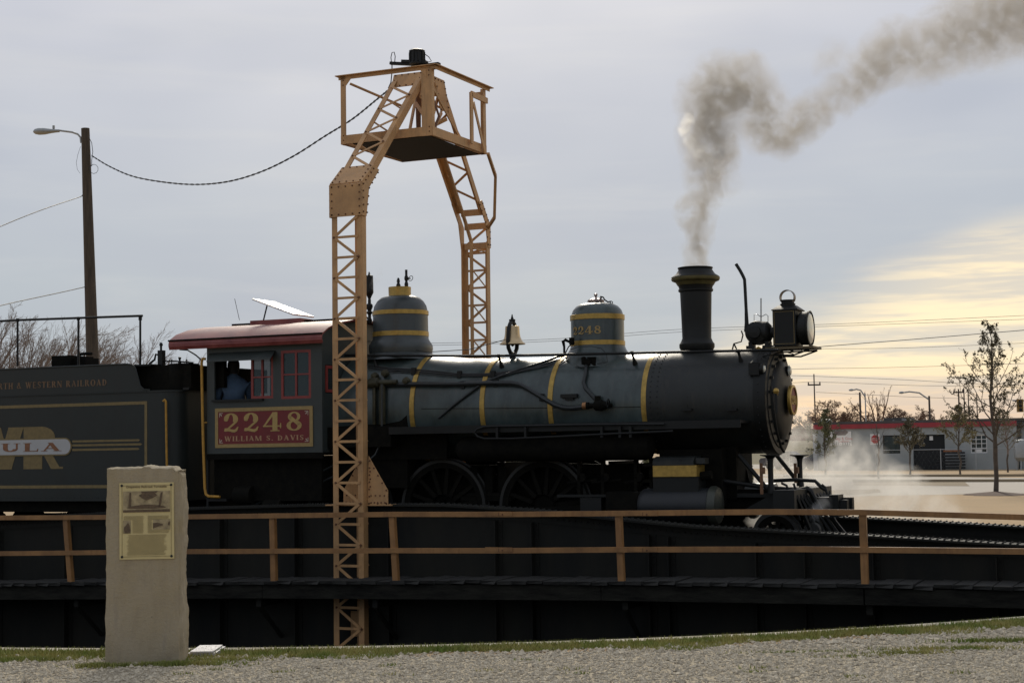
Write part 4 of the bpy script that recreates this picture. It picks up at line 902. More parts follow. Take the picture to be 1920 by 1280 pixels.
# running board, air reservoir, cooling loop
zr = azz(1000, 797, -1.25)
mb = MB(); mb.box((-4.9, -1.28, zr-.03), (1.05, -.55, zr+.012)); mb.box((-4.9, -1.285, zr-.10), (1.05, -1.27, zr+.02)); part('running_board', mb, M_black, smooth=False)
mb = MB(); mb.box((-4.9, 1.28, zr-.03), (1.05, .55, zr+.012)); part('running_board', mb, M_black, smooth=False)
mb = MB(); mb.box((-6.1, -1.22, zr-.30), (-4.9, -.9, zr+.04)); part('firebox_shelf', mb, M_under, smooth=False)
mb = MB(); mb.lathe([(0, -3.78), (.12, -3.76), (.19, -3.70), (.21, -3.62), (.21, -.55), (.19, -.47), (.1, -.42), (0, -.42)], xax(0, -1.0, azz(1000, 840, -1.2)), 28); part('air_reservoir', mb, M_under)
Lp = [(1245, 795), (1100, 796), (1000, 798), (930, 799), (908, 800), (895, 804), (890, 811), (895, 818), (908, 822), (960, 822), (1050, 818), (1150, 813), (1262, 808)]
part('cooling_pipe', MB().tube([at(x, y, -1.34) for x, y in Lp], .018, 8), M_black)
for px in (932, 985, 1128, 1162, 1182):
    a, b = at(px, 799, -1.33), at(px, 820, -1.33); mb = MB(); mb.box((a.x-.02, -1.345, b.z), (a.x+.02, -1.30, a.z)); part('pipe_hanger', mb, M_black, smooth=False)
# firebox, ash pan, frames
mb = MB(); mb.box((-6.08, -.93, 1.15), (-4.75, .93, AZ)); mb.box((-6.6, -.55, .55), (-4.95, .55, 1.4)); part('firebox', mb, M_under, smooth=False)
mb = MB()
for y_ in (-.52, .52):
    mb.prism([(-8.3, .30), (-8.3, 1.5), (-3.45, 1.5), (-3.40, 1.38), (-3.2, 1.34), (-3.15, 1.10), (-3.0, 1.10), (-2.95, 1.42), (-2.6, 1.52), (-1.6, 1.48), (-.85, 1.52), (-.8, 1.15), (-.5, 1.15), (-.45, 1.5), (.6, 1.5), (.7, 1.10), (1.5, 1.10), (1.5, .85), (.7, .75), (-.3, .55), (-2.0, .35)], y_-.05, y_+.05)
part('frame', mb, M_under, smooth=False)
mb = MB()
for x in (-3.25, -1.3, -.1): mb = MB(); mb.box((x-.06, -.5, .8), (x+.06, .5, 1.55)); part('frame_stay', mb, M_under, smooth=False)
for x in (-3.62, -3.35, -3.1): mb = MB(); mb.box((x-.09, -.72, 1.02), (x+.05, -.58, 1.48)); part('spring_hanger', mb, M_under, smooth=False)
mb = MB(); mb.tube([(-3.9, -.7, 1.02), (-2.9, -.7, 1.0)], .06, 8); mb.box((-3.85, -.78, .93), (-2.95, -.6, 1.0)); part('leaf_spring', mb, M_under)
mb = MB(); mb.box((-6.1, -.97, 1.62), (-4.0, -.90, azz(800, 803, -.97))); part('firebox_side', mb, M_under, smooth=False)
for sx_, sy_ in ((-.75, -1), (-1.3, -1), (-1.7, -1), (-.5, -1)):
    mb = MB(); mb.box((sx_-.02, -.95, .95), (sx_+.03, -.85, 1.6)); mb.tube([(sx_-.2, -.9, 1.22), (sx_+.3, -.9, 1.26)], .018, 6); mb.lathe([(0, -.05), (.07, -.05), (.07, .05), (0, .05)], T(sx_+.05, -.9, 1.3) @ AXY, 12); part('valve_gear_rod', mb, M_under)
# wheels
def wheel(x, z, R_, y_, spokes, nmw, side):
    w = emit(nmw, MB().lathe([(R_*.26, -.09), (R_*.26, .09), (.07, .10), (0, .10)], T(x, y_, z) @ AXY, 20).lathe([(R_-.14, -.05), (R_-.05, -.065), (R_-.05, .065), (R_-.14, .05), (R_-.14, -.05)], T(x, y_, z) @ AXY, 48), M_under, lo)
    emit('tyre', MB().lathe([(R_-.05, -.07), (R_, -.07), (R_, .045), (R_+.03, .05), (R_+.03, .07), (R_-.05, .07)], T(x, y_, z) @ AXY, 56), M_brake if side < 0 else M_under, w)
    sp = None
    for j in range(spokes):
        a = 2*math.pi*j/spokes+.1
        if sp is None:
            mb = MB(); mb.prism([(-.04, .0), (.04, .0), (.026, R_-.12), (-.026, R_-.12)], -.025, .025); sp = emit('spoke', mb, M_under, w); o = sp
        else: o = share('spoke', sp, w)
        o.location = (x, y_, z); o.rotation_euler = (0, a, 0)
    return w
for x in (-5.95, -4.15, -2.36):
    for s2 in (-1, 1): wheel(x, .84, .77, s2*.76, 14, 'driving_wheel', s2)
for x in (-.35, 1.42):
    for s2 in (-1, 1): wheel(x, .40, .36, s2*.76, 10, 'truck_wheel', s2)
mb = MB(); mb.bar((-6.0, -.93, .62), (-2.3, -.93, .62), .05, .11); mb.bar((-4.15, -1.02, .66), (-1.2, -1.02, .86), .05, .10); part('side_rod', mb, M_under)
mb = MB()
for x in (-5.95, -4.15, -2.36): mb.prism([(x-.26*math.cos(t*math.pi/8)*1.2, .42+.30-.30*math.sin(t*math.pi/8)-.1) for t in range(9)], -.90, -.84)
part('counterweight', mb, M_under)
mb = MB(); mb.box((-2.0, -1.12, azz(1105, 929, -1.1)-.02), (-1.15, -.98, azz(1105, 929, -1.1)+.02)); mb.box((-2.0, -1.12, .62), (-1.15, -.98, .68)); mb.box((-1.6, -1.14, .70), (-1.25, -.96, .99)); part('crosshead_guide', mb, M_black, smooth=False)
mb = MB(); mb.box((-1.15, -1.2, .60), (-.55, -.8, 1.08)); part('guide_yoke', mb, M_under, smooth=False)
# cylinders with valve chest
for s2 in (-1, 1):
    zc = .87; mb = MB(); mb.lathe([(0, -.62), (.20, -.61), (.25, -.56), (.265, -.50), (.265, .50), (.24, .52)], xax(0, s2*1.08, zc), 36)
    cyl = part('cylinder', mb, mat('cylinder_grey', (.016, .018, .020), .5, .1, .2, 6))
    part('cylinder_head', MB().lathe([(.265, .50), (.295, .52), (.295, .58), (.27, .63), (.12, .67), (.05, .68), (0, .68)], xax(0, s2*1.08, zc), 36), mat('head_plate', (.05, .054, .042), .45, .2, .2, 6), cyl)
    z0_, z1_, z2_, z3_ = azz(1270, 925, -1.2), azz(1270, 893, -1.2), azz(1270, 872, -1.2), azz(1270, 855, -1.2)
    mb = MB(); mb.box((-.36, s2*.80, z0_-.05), (.36, s2*1.24, z1_)); ch = part('valve_chest', mb, M_black, smooth=False)
    mb = MB(); mb.box((-.35, s2*.86, z1_), (.345, s2*1.265, z2_)); part('brass_band', mb, M_gold, ch, smooth=False)
    mb = MB(); mb.prism([(s2*.86, z2_), (s2*1.27, z2_), (s2*1.27, z3_-.08), (s2*1.20, z3_-.02), (s2*1.08, z3_), (s2*.86, z3_)], -.35, .30, 'yz'); mb.box((.31, s2*1.0, z2_+.02), (.46, s2*1.2, z3_-.03)); part('chest_lid', mb, M_smoke, ch, smooth=False)
    mb = MB(); mb.tube([(-.6, s2*1.0, z2_-.0), (-.34, s2*1.0, z2_)], .03, 8); part('valve_rod', mb, M_under, ch); mb = MB(); mb.tube([(.35, s2*1.06, z1_), (.52, s2*1.06, z1_+.02)], .07, 10); mb.tube([(.36, s2*1.06, z0_+.04), (.5, s2*1.1, z0_+.02), (.62, s2*1.15, z0_-.08)], .035, 8); part('relief_valve', mb, M_under, ch)
mb = MB(); mb.box((-.38, -.85, .85), (.62, .85, 1.72)); part('cylinder_saddle', mb, M_under, smooth=False)
mb = MB(); mb.box((.55, -.62, .95), (.78, -.45, 1.75)); part('steam_pipe_casing', mb, M_under, smooth=False)
# braces, pilot deck, buffer beam, flag stands
for a, b in (((1385, 852), (1442, 920)), ((1300, 893), (1428, 912))):
    mb = MB(); mb.tube([at(*a, -.75), at(*b, -.75)], .035, 8); part('smokebox_brace', mb, M_black)
mb = MB(); mb.tube([(.95, .7, 1.75), (1.5, .7, 1.05)], .035, 8); part('smokebox_brace', mb, M_black)
mb = MB(); mb.box((1.50, -1.22, .80), (1.82, 1.22, 1.10)); part('buffer_beam', mb, M_black, smooth=False)
mb = MB(); mb.prism([(.90, .78), (1.50, 1.10), (1.62, 1.10), (1.62, .72), (.9, .72)], -.8, .8); part('pilot_deck', mb, M_black, smooth=False)
mb = MB(); mb.box((.8, -.70, .98), (1.6, .70, 1.04)); part('deck_plate', mb, M_black, smooth=False)
for px, y0, y1, c in ((1444, 852, 918, -.85), (1499, 852, 905, .70)):
    a, b = at(px, y0, c), at(px, y1, c); s_ = 1/110; mb = MB(); H_ = b.z-a.z
    mb.lathe([(0, 0), (17*s_, 0), (17*s_, -.012), (9*s_, -.03), (5.5*s_, -.06), (4.6*s_, -.12), (4.6*s_, H_+.08), (6*s_, H_+.02), (7*s_, H_-.05), (0, H_-.05)], T(a.x, c, a.z), 16); part('deck_stand', mb, M_black)
for px, y0, y1, c in ((1427, 868, 926, -1.0), (1491, 868, 905, .5)):
    a, b = at(px, y0, c), at(px, y1, c); mb = MB(); mb.box((a.x-.02, c-.02, b.z), (a.x+.02, c+.02, a.z)); mb.box((a.x, c-.04, a.z-.16), (a.x+.05, c+.04, a.z-.06)); part('flag_socket', mb, mat('rusty_brown', (.17, .085, .04), .7, 0, .3, 12))
mb = MB(); P = [at(x, y, -.35) for x, y in ((1448, 901), (1490, 899), (1528, 901), (1534, 907), (1541, 914), (1548, 918))]; mb.tube(P, .028, 8); q = at(1552, 917, -.35); mb.tube([at(1541, 908, -.35), at(1547, 913, -.35), at(1551, 926, -.35)], .02, 6); part('uncoupling_lever', mb, M_black)
mb = MB(); mb.tube([at(x, y, -.4) for x, y in ((1446, 914), (1470, 916), (1500, 918), (1512, 916), (1520, 921), (1528, 935), (1536, 948), (1545, 965))], [.03, .03, .035, .05, .045, .03, .03, .03], 8); part('air_hose', mb, M_black)
mb = MB(); P = [at(x, y, -.7) for x, y in ((1488, 906), (1492, 918), (1490, 940), (1500, 975))]; mb.tube(P, .02, 6); mb.tube([at(x, y, -.6) for x, y in ((1465, 905), (1475, 910), (1478, 920))], .02, 6); part('drain_pipe', mb, M_black)
mb = MB()
for j in range(11):                                                    # slatted cowcatcher
    y_ = -1.1+j*.22; tz = .98-.25*abs(y_); mb = MB(); mb.bar((1.80, y_*.96, 1.02), (2.0+.42*(1-abs(y_)/1.15), y_*.62, .24), .055, .035); part('pilot_slat', mb, M_black, smooth=False)
mb = MB(); mb.tube([(1.98, -.70, .25), (2.45, 0, .22), (1.98, .70, .25)], .04, 6); part('pilot_bar', mb, M_black)
c0 = at(1540, 930, 0); mb = MB(); mb.box((1.85, -.14, .70), (2.14, .14, .96)); mb.box((2.10, -.20, .66), (2.24, .16, 1.0)); mb.box((2.22, -.14, .68), (2.36, .02, .92)); mb.box((2.12, .05, .70), (2.40, .18, .95)); part('coupler', mb, M_black, smooth=False)
mb = MB(); mb.lathe([(0, 0), (.12, .01), (.14, .06), (.12, .10), (.03, .10)], T(1.95, -.75, .48) @ AXY, 16); part('hose_coupling', mb, M_brake)
mb = MB(); mb.tube([(.6, .5, 1.02), (1.1, .5, 1.02)], .15, 14); part('far_cylinder_pipe', mb, M_alu)

# ---------------- cab
CW = 1.40; fx = ax(604, 740, -CW); rx = ax(388, 760, -CW); zt_ = 3.73; zb_ = azz(500, 849, -CW)
def nr(px0, px1, py0, py1):
    return (ax(px0, (py0+py1)/2, -CW), ax(px1, (py0+py1)/2, -CW), azz((px0+px1)/2, py1, -CW), azz((px0+px1)/2, py0, -CW))
w1 = nr(402, 512, 668, 748); w2 = nr(527, 583, 656, 747)
mb = MB(); wall_boxes(rx, fx, zb_, zt_, [w1, w2], lambda a, b, c, d: mb.box((a, -CW, c), (b, -CW+.05, d))); cabw = part('cab_side', mb, M_cab, smooth=False)
mb = MB(); wall_boxes(rx, fx, zb_, zt_, [w1, w2], lambda a, b, c, d: mb.box((a, CW-.05, c), (b, CW, d))); part('cab_side', mb, M_cab, smooth=False)
fw = (-1.28, -.92, azz(626, 735, -CW), azz(626, 682, -CW)); fw2 = (.92, 1.28, fw[2], fw[3])
mb = MB(); wall_boxes(-CW+.052, CW-.052, zb_, 3.62, [fw, fw2], lambda a, b, c, d: mb.box((fx-.055, a, c), (fx-.01, b, d))); mb.prism([(-CW+.052, 3.62), (CW-.052, 3.62), (CW-.052, 3.76), (1.0, 3.90), (.5, 3.985), (0, 4.01), (-.5, 3.985), (-1.0, 3.90), (-CW+.052, 3.76)], fx-.055, fx-.01, 'yz'); cf_ = part('cab_front', mb, M_cab, smooth=False)
def frame_red(par, x0, x1, z0, z1, y, mull=True, axis='x', w=.045):
    mb = MB(); bars = [(x0, x0+w, z0, z1), (x1-w, x1, z0, z1), (x0+w, x1-w, z0, z0+w), (x0+w, x1-w, z1-w, z1)]
    if mull: xm = (x0+x1)/2; zm = (z0+z1)/2; bars += [(xm-.018, xm+.018, z0+w, zm-.012), (xm-.018, xm+.018, zm+.012, z1-w), (x0+w, x1-w, zm-.012, zm+.012)]
    for a, b, c, d in bars: mb.box((a, y-.02, c), (b, y+.015, d)) if axis == 'x' else mb.box((y-.015, a, c), (y+.02, b, d))
    f = emit('window_sash', mb, M_redframe, par, smooth=False)
    mb = MB(); mb.box((x0+w, y-.003, z0+w), (x1-w, y+.003, z1-w)) if axis == 'x' else mb.box((y-.003, x0+w, z0+w), (y+.003, x1-w, z1-w))
    emit('pane', mb, G_dark if axis == 'x' else G_clear, par, smooth=False)
    return f
frame_red(cabw, *w2, -CW+.02)
sl = nr(470, 512, 676, 748); frame_red(cabw, sl[0], sl[1]+.0, w1[2], w1[3], -CW+.03)
frame_red(cf_, -1.27, -.93, fw[2]+.01, fw[3]-.01, fx-.012, False, 'y', .05)
mb = MB(); mb.box((w1[0]-.03, -CW-.05, w1[2]-.035), (w1[0]+1.0, -CW-.002, w1[2]-.0)); emit('arm_rest', mb, M_black, cabw, smooth=False)
# awning over the open window
a0, a1 = at(392, 662, -CW), at(516, 658, -CW); mb = MB(); b0, b1 = at(387, 677, -CW-.22), at(507, 672, -CW-.22)
mb.add([(a0.x, -CW, a0.z), (a1.x, -CW, a0.z), (b1.x, -CW-.22, b0.z+.005), (b0.x, -CW-.22, b0.z+.005), (a0.x, -CW, a0.z-.02), (a1.x, -CW, a0.z-.02), (b1.x, -CW-.22, b0.z-.015), (b0.x, -CW-.22, b0.z-.015)], [(0,1,2,3), (7,6,5,4), (0,4,5,1), (1,5,6,2), (2,6,7,3), (3,7,4,0)]); emit('awning', mb, M_cab, cabw, smooth=False)
# sign panel
s0, s1, s2_, s3 = at(403, 766, -CW-.01), at(586, 760, -CW-.01), at(404, 841, -CW-.01), at(587, 835, -CW-.01)
sx0, sx1, sz0, sz1 = (s0.x+s2_.x)/2, (s1.x+s3.x)/2, (s2_.z+s3.z)/2, (s0.z+s1.z)/2
mb = MB(); bw = .062
for a, b, c, d in ((sx0, sx1, sz0, sz0+bw), (sx0, sx1, sz1-bw, sz1), (sx0, sx0+bw, sz0+bw, sz1-bw), (sx1-bw, sx1, sz0+bw, sz1-bw)): mb.box((a, -CW-.016, c), (b, -CW-.001, d))
sg_ = part('name_panel', mb, M_goldflat, smooth=False, label='red and gold panel reading 2248 WILLIAM S. DAVIS')
mb = MB(); mb.box((sx0+bw, -CW-.010, sz0+bw), (sx1-bw, -CW-.001, sz1-bw)); part('panel_field', mb, M_signred, sg_, smooth=False)
H_ = sz1-sz0; cS = -CW-.0105
part('numeral', fit_letters('2248', sx0+.17, sx1-.17, sz0+H_*.395, H_*.475, cS, sp=.13, T_=.22, t_=.075), mat('sign_gold', (.44, .30, .10), .6, 0, .12, 10), sg_, smooth=False)
part('lettering', fit_letters('WILLIAM S. DAVIS', sx0+.19, sx1-.17, sz0+H_*.165, H_*.125, cS, sp=.12, T_=.21, t_=.09), mat('sign_copper', (.42, .24, .13), .6, 0, .12, 10), sg_, smooth=False)
mb = MB()
for (cx, cz, fxx, fz) in ((sx0+bw+.025, sz0+bw+.02, 1, 1), (sx1-bw-.025, sz0+bw+.02, -1, 1), (sx0+bw+.025, sz1-bw-.02, 1, -1), (sx1-bw-.025, sz1-bw-.02, -1, -1)):
    mb.box((cx, cS-.003, cz), (cx+fxx*.07, cS, cz+fz*.010)); mb.box((cx, cS-.003, cz+fz*.0102), (cx+fxx*.010, cS, cz+fz*.07)); mb.bar((cx+fxx*.02, cS-.002, cz+fz*.02), (cx+fxx*.05, cS-.002, cz+fz*.05), .016, .003, (0, 1, 0))
part('corner_ornament', mb, mat('pale_ornament', (.50, .42, .32), .6), sg_, smooth=False)
# cab roof
RZ = [(-1.55, 3.60), (-1.575, 3.66), (-1.56, 3.735), (-1.36, 3.845), (-1.0, 3.95), (-.5, 4.03), (0, 4.055), (.5, 4.03), (1.0, 3.95), (1.36, 3.845), (1.56, 3.735), (1.575, 3.66), (1.55, 3.60)]
rx0, rx1 = ax(316, 645, -1.57), ax(604, 634, -1.57)
def roofmesh(P, xa, xb, th=.03):
    mb = MB(); k = len(P); vs = []; nx_ = 24
    for i in range(nx_+1):
        x = xa+(xb-xa)*i/nx_
        for q in (0, th): vs += [(x, y*(1-q*.02), z-q) for y, z in P]
    fs = []
    for i in range(nx_):
        o0, o1 = i*2*k, (i+1)*2*k
        for j in range(k-1): fs.append((o0+j, o1+j, o1+j+1, o0+j+1)); fs.append((o0+k+j, o0+k+j+1, o1+k+j+1, o1+k+j))
        fs.append((o0, o0+k, o1+k, o1)); fs.append((o0+k-1, o1+k-1, o1+2*k-1, o0+2*k-1))
    for o0 in (0, nx_*2*k):
        for j in range(k-1): fs.append((o0+j, o0+j+1, o0+k+j+1, o0+k+j))
    return mb.add(vs, fs)
rf = part('cab_roof', roofmesh(RZ, rx0, rx1), M_roof, sharp=25)
part('roof_edge_strip', roofmesh([(-1.582, 3.725), (-1.572, 3.745)], rx0-.01, rx1+.01, .01), M_under, rf)
part('ridge_strip', MB().box((rx0+.45, -.30, 4.050), (rx1-.02, -.20, 4.085)), M_under, rf, smooth=False)
mb = MB(); mb.box((-8.15, -.42, 4.03), (-7.1, .42, 4.115)); hb_ = part('roof_hatch', mb, M_roof, rf, smooth=False)
# hatch lid tilted up, with its prop: a thing hinged to the roof
h0, h1, h2 = at(491, 565, -.1), at(566, 593, -.1), at(499, 598, -.1)
mb = MB(); d_ = (h1-h0).normalized(); up = Vector((-d_.z, 0, d_.x)); vs = []
for e in (h0, h1):
    for y_ in (-.42, .30): vs += [Vector((e.x, y_, e.z)), Vector((e.x, y_, e.z))+up*.03]
mb.add(vs, [(0,2,6,4), (1,5,7,3), (0,1,3,2), (4,6,7,5), (0,4,5,1), (2,3,7,6)]); part('hatch_lid', mb, mat('bright_lid', (.75, .74, .72), .28, .2, .05, 5), rf, smooth=False)
mb = MB(); mb.tube([at(501, 572, -.2), h2+Vector((0, -.1, -.06))], .014, 5); part('lid_prop', mb, M_black, rf)
mb = MB(); mb.tube([at(337, 655, -1.3), at(352, 656, -1.3), at(368, 666, -1.3), at(380, 677, -1.3)], .014, 5); part('roof_stay', mb, M_black)
mb = MB(); mb.tube([at(440, 560, .3), at(449, 600, .3)], .005, 4); part('whip_antenna', mb, M_cable, rf)
# rear, floor, seat box and back-head
mb = MB(); mb.box((rx, -CW, zb_-.05), (fx, CW, zb_)); mb.box((rx, -CW-.01, zb_-.10), (fx+.01, -CW+.03, zb_-.0)); part('cab_floor', mb, M_under, smooth=False)
mb = MB(); mb.box((rx, -CW+.06, zb_), (rx+.04, -.85, 3.5)); mb.box((rx, .6, zb_), (rx+.04, CW-.06, 3.7)); mb.box((rx+.02, -CW+.10, 2.9), (rx+.28, -1.2, 3.6)); part('rear_sheet', mb, M_under, smooth=False)
mb = MB(); mb.box((-6.9, -.8, zb_), (fx-.1, .8, 3.3)); mb.lathe([(0, 0), (.3, 0), (.3, .2), (0, .2)], T(-7.0, 0, 2.6) @ AXX, 16); part('backhead', mb, M_under)
mb = MB(); mb.box((-8.0, -1.30, zb_), (-7.35, -.85, 2.35)); part('seat_box', mb, M_under, smooth=False)
# under-cab gear, steps, yellow grab rail
mb = MB(); mb.box((-8.35, -1.25, .95), (-6.2, 1.25, zb_-.06)); part('drawbar_frame', mb, M_under, smooth=False)
for a in (((-7.9, 1.25, .75), .16), ((-7.35, 1.2, .55), .13)):
    (x_, c_, z_), r_ = a; mb = MB(); mb.lathe([(0, -.02), (r_*.9, 0), (r_, .05), (r_, .35), (0, .36)], T(x_, -c_, z_+.3) @ AXX, 16); part('brake_cylinder', mb, M_under)
mb = MB(); mb.tube([at(470, 950, -1.2), at(560, 905, -1.2), at(630, 870, -1.2)], .018, 6); mb.tube([at(505, 950, -1.2), at(625, 893, -1.2)], .018, 6); part('brake_rod', mb, M_pipe)
mb = MB(); mb.box((-8.4, -1.40, .95), (-8.0, -1.15, .99)); mb.box((-8.4, -1.38, .55), (-8.0, -1.15, .59)); mb.box((-8.42, -1.38, .55), (-8.38, -1.34, 1.7)); part('cab_step', mb, M_black, smooth=False)
mb = MB(); mb.tube([at(x, y, -1.46) for x, y in ((385, 673), (380, 672), (378, 680), (379, 740), (381, 830), (384, 915), (386, 926), (391, 930), (412, 931))], .024, 8); mb.tube([at(379, 792, -1.46), at(388, 792, -1.40)], .015, 6); part('grab_rail', mb, M_yellow)

# ================================================================== TENDER
te = thing('tender', 'dark railway tender with gold striping, round white lettered emblem and pipe railing on top', 'tender', BR)
cT = -1.42; tx = ax(302, 800, cT); zT = azz(140, 742, cT); zB = azz(200, 922, cT); xe = -17.2
def tpt(nm, mb, m, par=None, **k): return emit(nm, mb, m, par or te, **k)
# tank: plan with rounded front corners
def plan(x0, x1, w, r, n=8):
    P = [(x0, -w), ]
    for i in range(n+1): a = -90+90*i/n; P.append((x1-r+r*math.cos(rad(a)), -w+r+r*math.sin(rad(a))))
    for i in range(n+1): a = 90*i/n; P.append((x1-r+r*math.cos(rad(a)), w-r+r*math.sin(rad(a))))
    P.append((x0, w)); return P
mb = MB(); mb.prism(plan(xe, tx+.34, -cT, .34), zB-.16, zT+.02, 'xy'); tank = tpt('tank', mb, M_green, sharp=30)
mb = MB(); mb.prism(plan(xe, tx+.36, -cT+.015, .35), zT+.021, zT+.05, 'xy'); tpt('tank_rim', mb, M_green)
# coal board with curved drop at its front
z1 = azz(200, 684, cT); xf = ax(252, 690, cT); xg = ax(280, 735, cT)
for s2 in (1, -1):
    c0_ = cT if s2 == 1 else -cT; poly = [(xe, zT+.05), (xg+.02, zT+.05), (xg-.12, zT+.07), (xg-.20, zT+.14), (xg-.25, zT+.30), (xf+.02, z1-.08), (xf-.05, z1-.02), (xf-.16, z1), (xe, z1)]
    mb = MB(); mb.prism(poly, c0_, c0_+s2*.03); tpt('coal_board', mb, M_green, smooth=False)
    mb = MB(); mb.tube([(a, c0_, b) for a, b in [(xe, z1), (xf-.16, z1), (xf-.05, z1-.02), (xf+.02, z1-.08), (xg-.25, zT+.30), (xg-.20, zT+.14), (xg-.12, zT+.07), (xg+.02, zT+.06)]], .016, 6); tpt('board_bead', mb, M_green)
mb = MB(); mb.box((xe, -1.35, z1-.04), (xf+.3, 1.35, z1-.01)); tpt('top_deck', mb, M_black, smooth=False)
# bunker front plates (dark, set in)
xq = ax(372, 700, -1.0); mb = MB(); mb.box((xg-.5, -1.22, zT+.05), (xq, 1.22, azz(330, 685, -1.2))); tpt('bunker_front', mb, M_under, smooth=False)
mb = MB(); mb.lathe([(0, zT+.06), (.28, zT+.06), (.28, zT+.50), (.27, zT+.52), (0, zT+.52)], T(xq-.32, -.98, 0), 24); tpt('water_filler', mb, M_under)
mb = MB(); mb.box((xq-.15, -1.25, zT+.05), (xq-.02, -.6, zT+.09)); tpt('front_shelf', mb, M_black, smooth=False)
rv = MB(); x = xe
while x < xg: rv.rivet((x, cT-.0155, zT+.035), (0, -1, 0), .009, .008); x += .06
for k in range(60): rv.rivet((xe+k*.13, cT-.001, zB-.10), (0, -1, 0), .010, .008)
tpt('rivet', rv, M_green, kind='stuff')
# gold line panel
gx = ax(276, 830, cT); gz1 = azz(140, 756, cT)+.0; gz0 = azz(100, 915, cT); mb = MB(); lw = .055
mb.box((xe+.2, cT-.004, gz1-lw), (gx, cT-.0005, gz1)); mb.box((xe+.2, cT-.004, gz0), (gx, cT-.0005, gz0+lw)); mb.box((gx-lw, cT-.0042, gz0+lw), (gx, cT-.0005, gz1-lw)); tpt('gold_border', mb, M_goldline, smooth=False)
# lettering
lz = azz(100, 726, cT-.0); lh = azz(100, 714.5, cT)-lz; x_r = ax(201, 720, cT); x_l = ax(48, 722, cT)
w1_ = text_width('WESTERN RAILROAD', 1, .12, T_=.2, t_=.08); w2_ = text_width('FORT WORTH & ', 1, .12, T_=.2, t_=.08)
sxx = (x_r-x_l)/(w1_*lh)
mb = letters('FORT WORTH & WESTERN RAILROAD', x_l-(w2_+.12)*lh*sxx, lz, lh, cT, sx=sxx, sp=.12, T_=.2, t_=.08); tpt('lettering', mb, mat('faded_gold', (.17, .10, .05), .6), smooth=False)
# FWWR initials, white oval, stripes
mb = MB(); zz0, zz1 = azz(60, 879, cT), azz(60, 800, cT); hh = zz1-zz0
xa, xb = ax(47, 840, cT), ax(121, 840, cT)
R_ = fit_letters('R', xa, xb, zz0, hh, cT, T_=.40, t_=.20, sp=0); tpt('initial', R_, M_goldline, smooth=False)
xw = ax(-68, 840, cT); xw1 = ax(44, 840, cT); Wm = fit_letters('W', xw, xw1, zz0, hh, cT, T_=.34, t_=.28, sp=0); tpt('initial', Wm, M_goldline, smooth=False)
for xx in (xw-1.05, xw-2.1): Wm = fit_letters('W' if xx > xw-1.5 else 'F', xx, xx+.98, zz0, hh, cT, T_=.34, t_=.26, sp=0); tpt('initial', Wm, M_goldline, smooth=False)
oz0, oz1 = azz(60, 852, cT), azz(60, 824, cT); r_ = (oz1-oz0)/2; ox1 = ax(133, 838, cT); ox0 = ox1-3.9; ocz = (oz0+oz1)/2
def oval(r, c0, c1):
    P = [(ox1-r_+r*math.cos(rad(a)), ocz+r*math.sin(rad(a))) for a in range(-90, 91, 9)]+[(ox0+r_+r*math.cos(rad(a)), ocz+r*math.sin(rad(a))) for a in range(90, 271, 9)]
    return MB().prism(P, c0, c1)
ov = tpt('emblem', oval(r_+.025, cT-.012, cT-.0062), M_goldline, smooth=False, label='white oval emblem lettered TARANTULA')
tpt('oval_field', oval(r_, cT-.016, cT-.0121), mat('emblem_white', (.46, .46, .45), .6, 0, .05, 5), ov, smooth=False)
# the last letters sit where the photograph shows them
tt = 'TARANTULA'; xr = ax(117, 840, cT); hL = r_*1.12; w_all = text_width(tt, 1, .10, T_=.2, t_=.08)*hL; w_ula = text_width('ULA', 1, .10, T_=.2, t_=.08)*hL; sxl = (xr-ax(4, 840, cT))/w_ula
mb = letters(tt, xr-w_all*sxl, ocz-hL/2, hL, cT-.0162, sx=sxl, sp=.10, T_=.2, t_=.08); tpt('lettering', mb, mat('copper_letter', (.23, .10, .045), .5, .2, .2, 12), ov, smooth=False)
for (ya, yb, pe) in ((828, 824, 263), (835.5, 831.5, 267), (844, 840, 262)):
    za, zb2 = azz(200, ya, cT), azz(200, yb, cT); xe_ = ax(pe, ya, cT); mb = MB(); mb.prism([(ox1+.03, za), (xe_-.04, za), (xe_, (za+zb2)/2), (xe_-.04, zb2), (ox1+.03, zb2)], cT-.004, cT-.0005); tpt('gold_stripe', mb, M_goldline, smooth=False)
# railing, hatches, valves on top
cq = -.7
P = [at(x, y, cq) for x, y in ((-60, 606), (0, 602), (33, 600), (147, 596), (263, 592), (267, 592))]; P.insert(0, P[0]+Vector((-3.5, 0, -.02)))
rl_ = tpt('top_rail', MB().tube(P, .022, 8), M_black)
for px in (33, 147, 263):
    a, b = at(px, 597 if px > 100 else 600, cq), at(px, 686, cq); mb = MB(); mb.tube([a, b], .020, 8); mb.lathe([(0, -.04), (.032, -.03), (.032, .03), (0, .035)], T(*a), 10); mb.lathe([(.05, 0), (.05, .03), (.02, .04)], T(b.x, b.y, z1-.01), 10); tpt('rail_post', mb, M_black)
mb = MB(); a, b = at(116, 683, .2), at(173, 668, .2); mb.box((a.x, -.1, a.z-.1), (ax(150, 680, .2), .6, azz(130, 668, .2))); mb.box((ax(150, 680, .2), 0, a.z-.1), (b.x, .4, b.z-.03)); mb.tube([at(150, 664, .2), at(160, 663, .2), at(172, 663, .2)], .03, 6); tpt('water_hatch', mb, M_under, smooth=False)
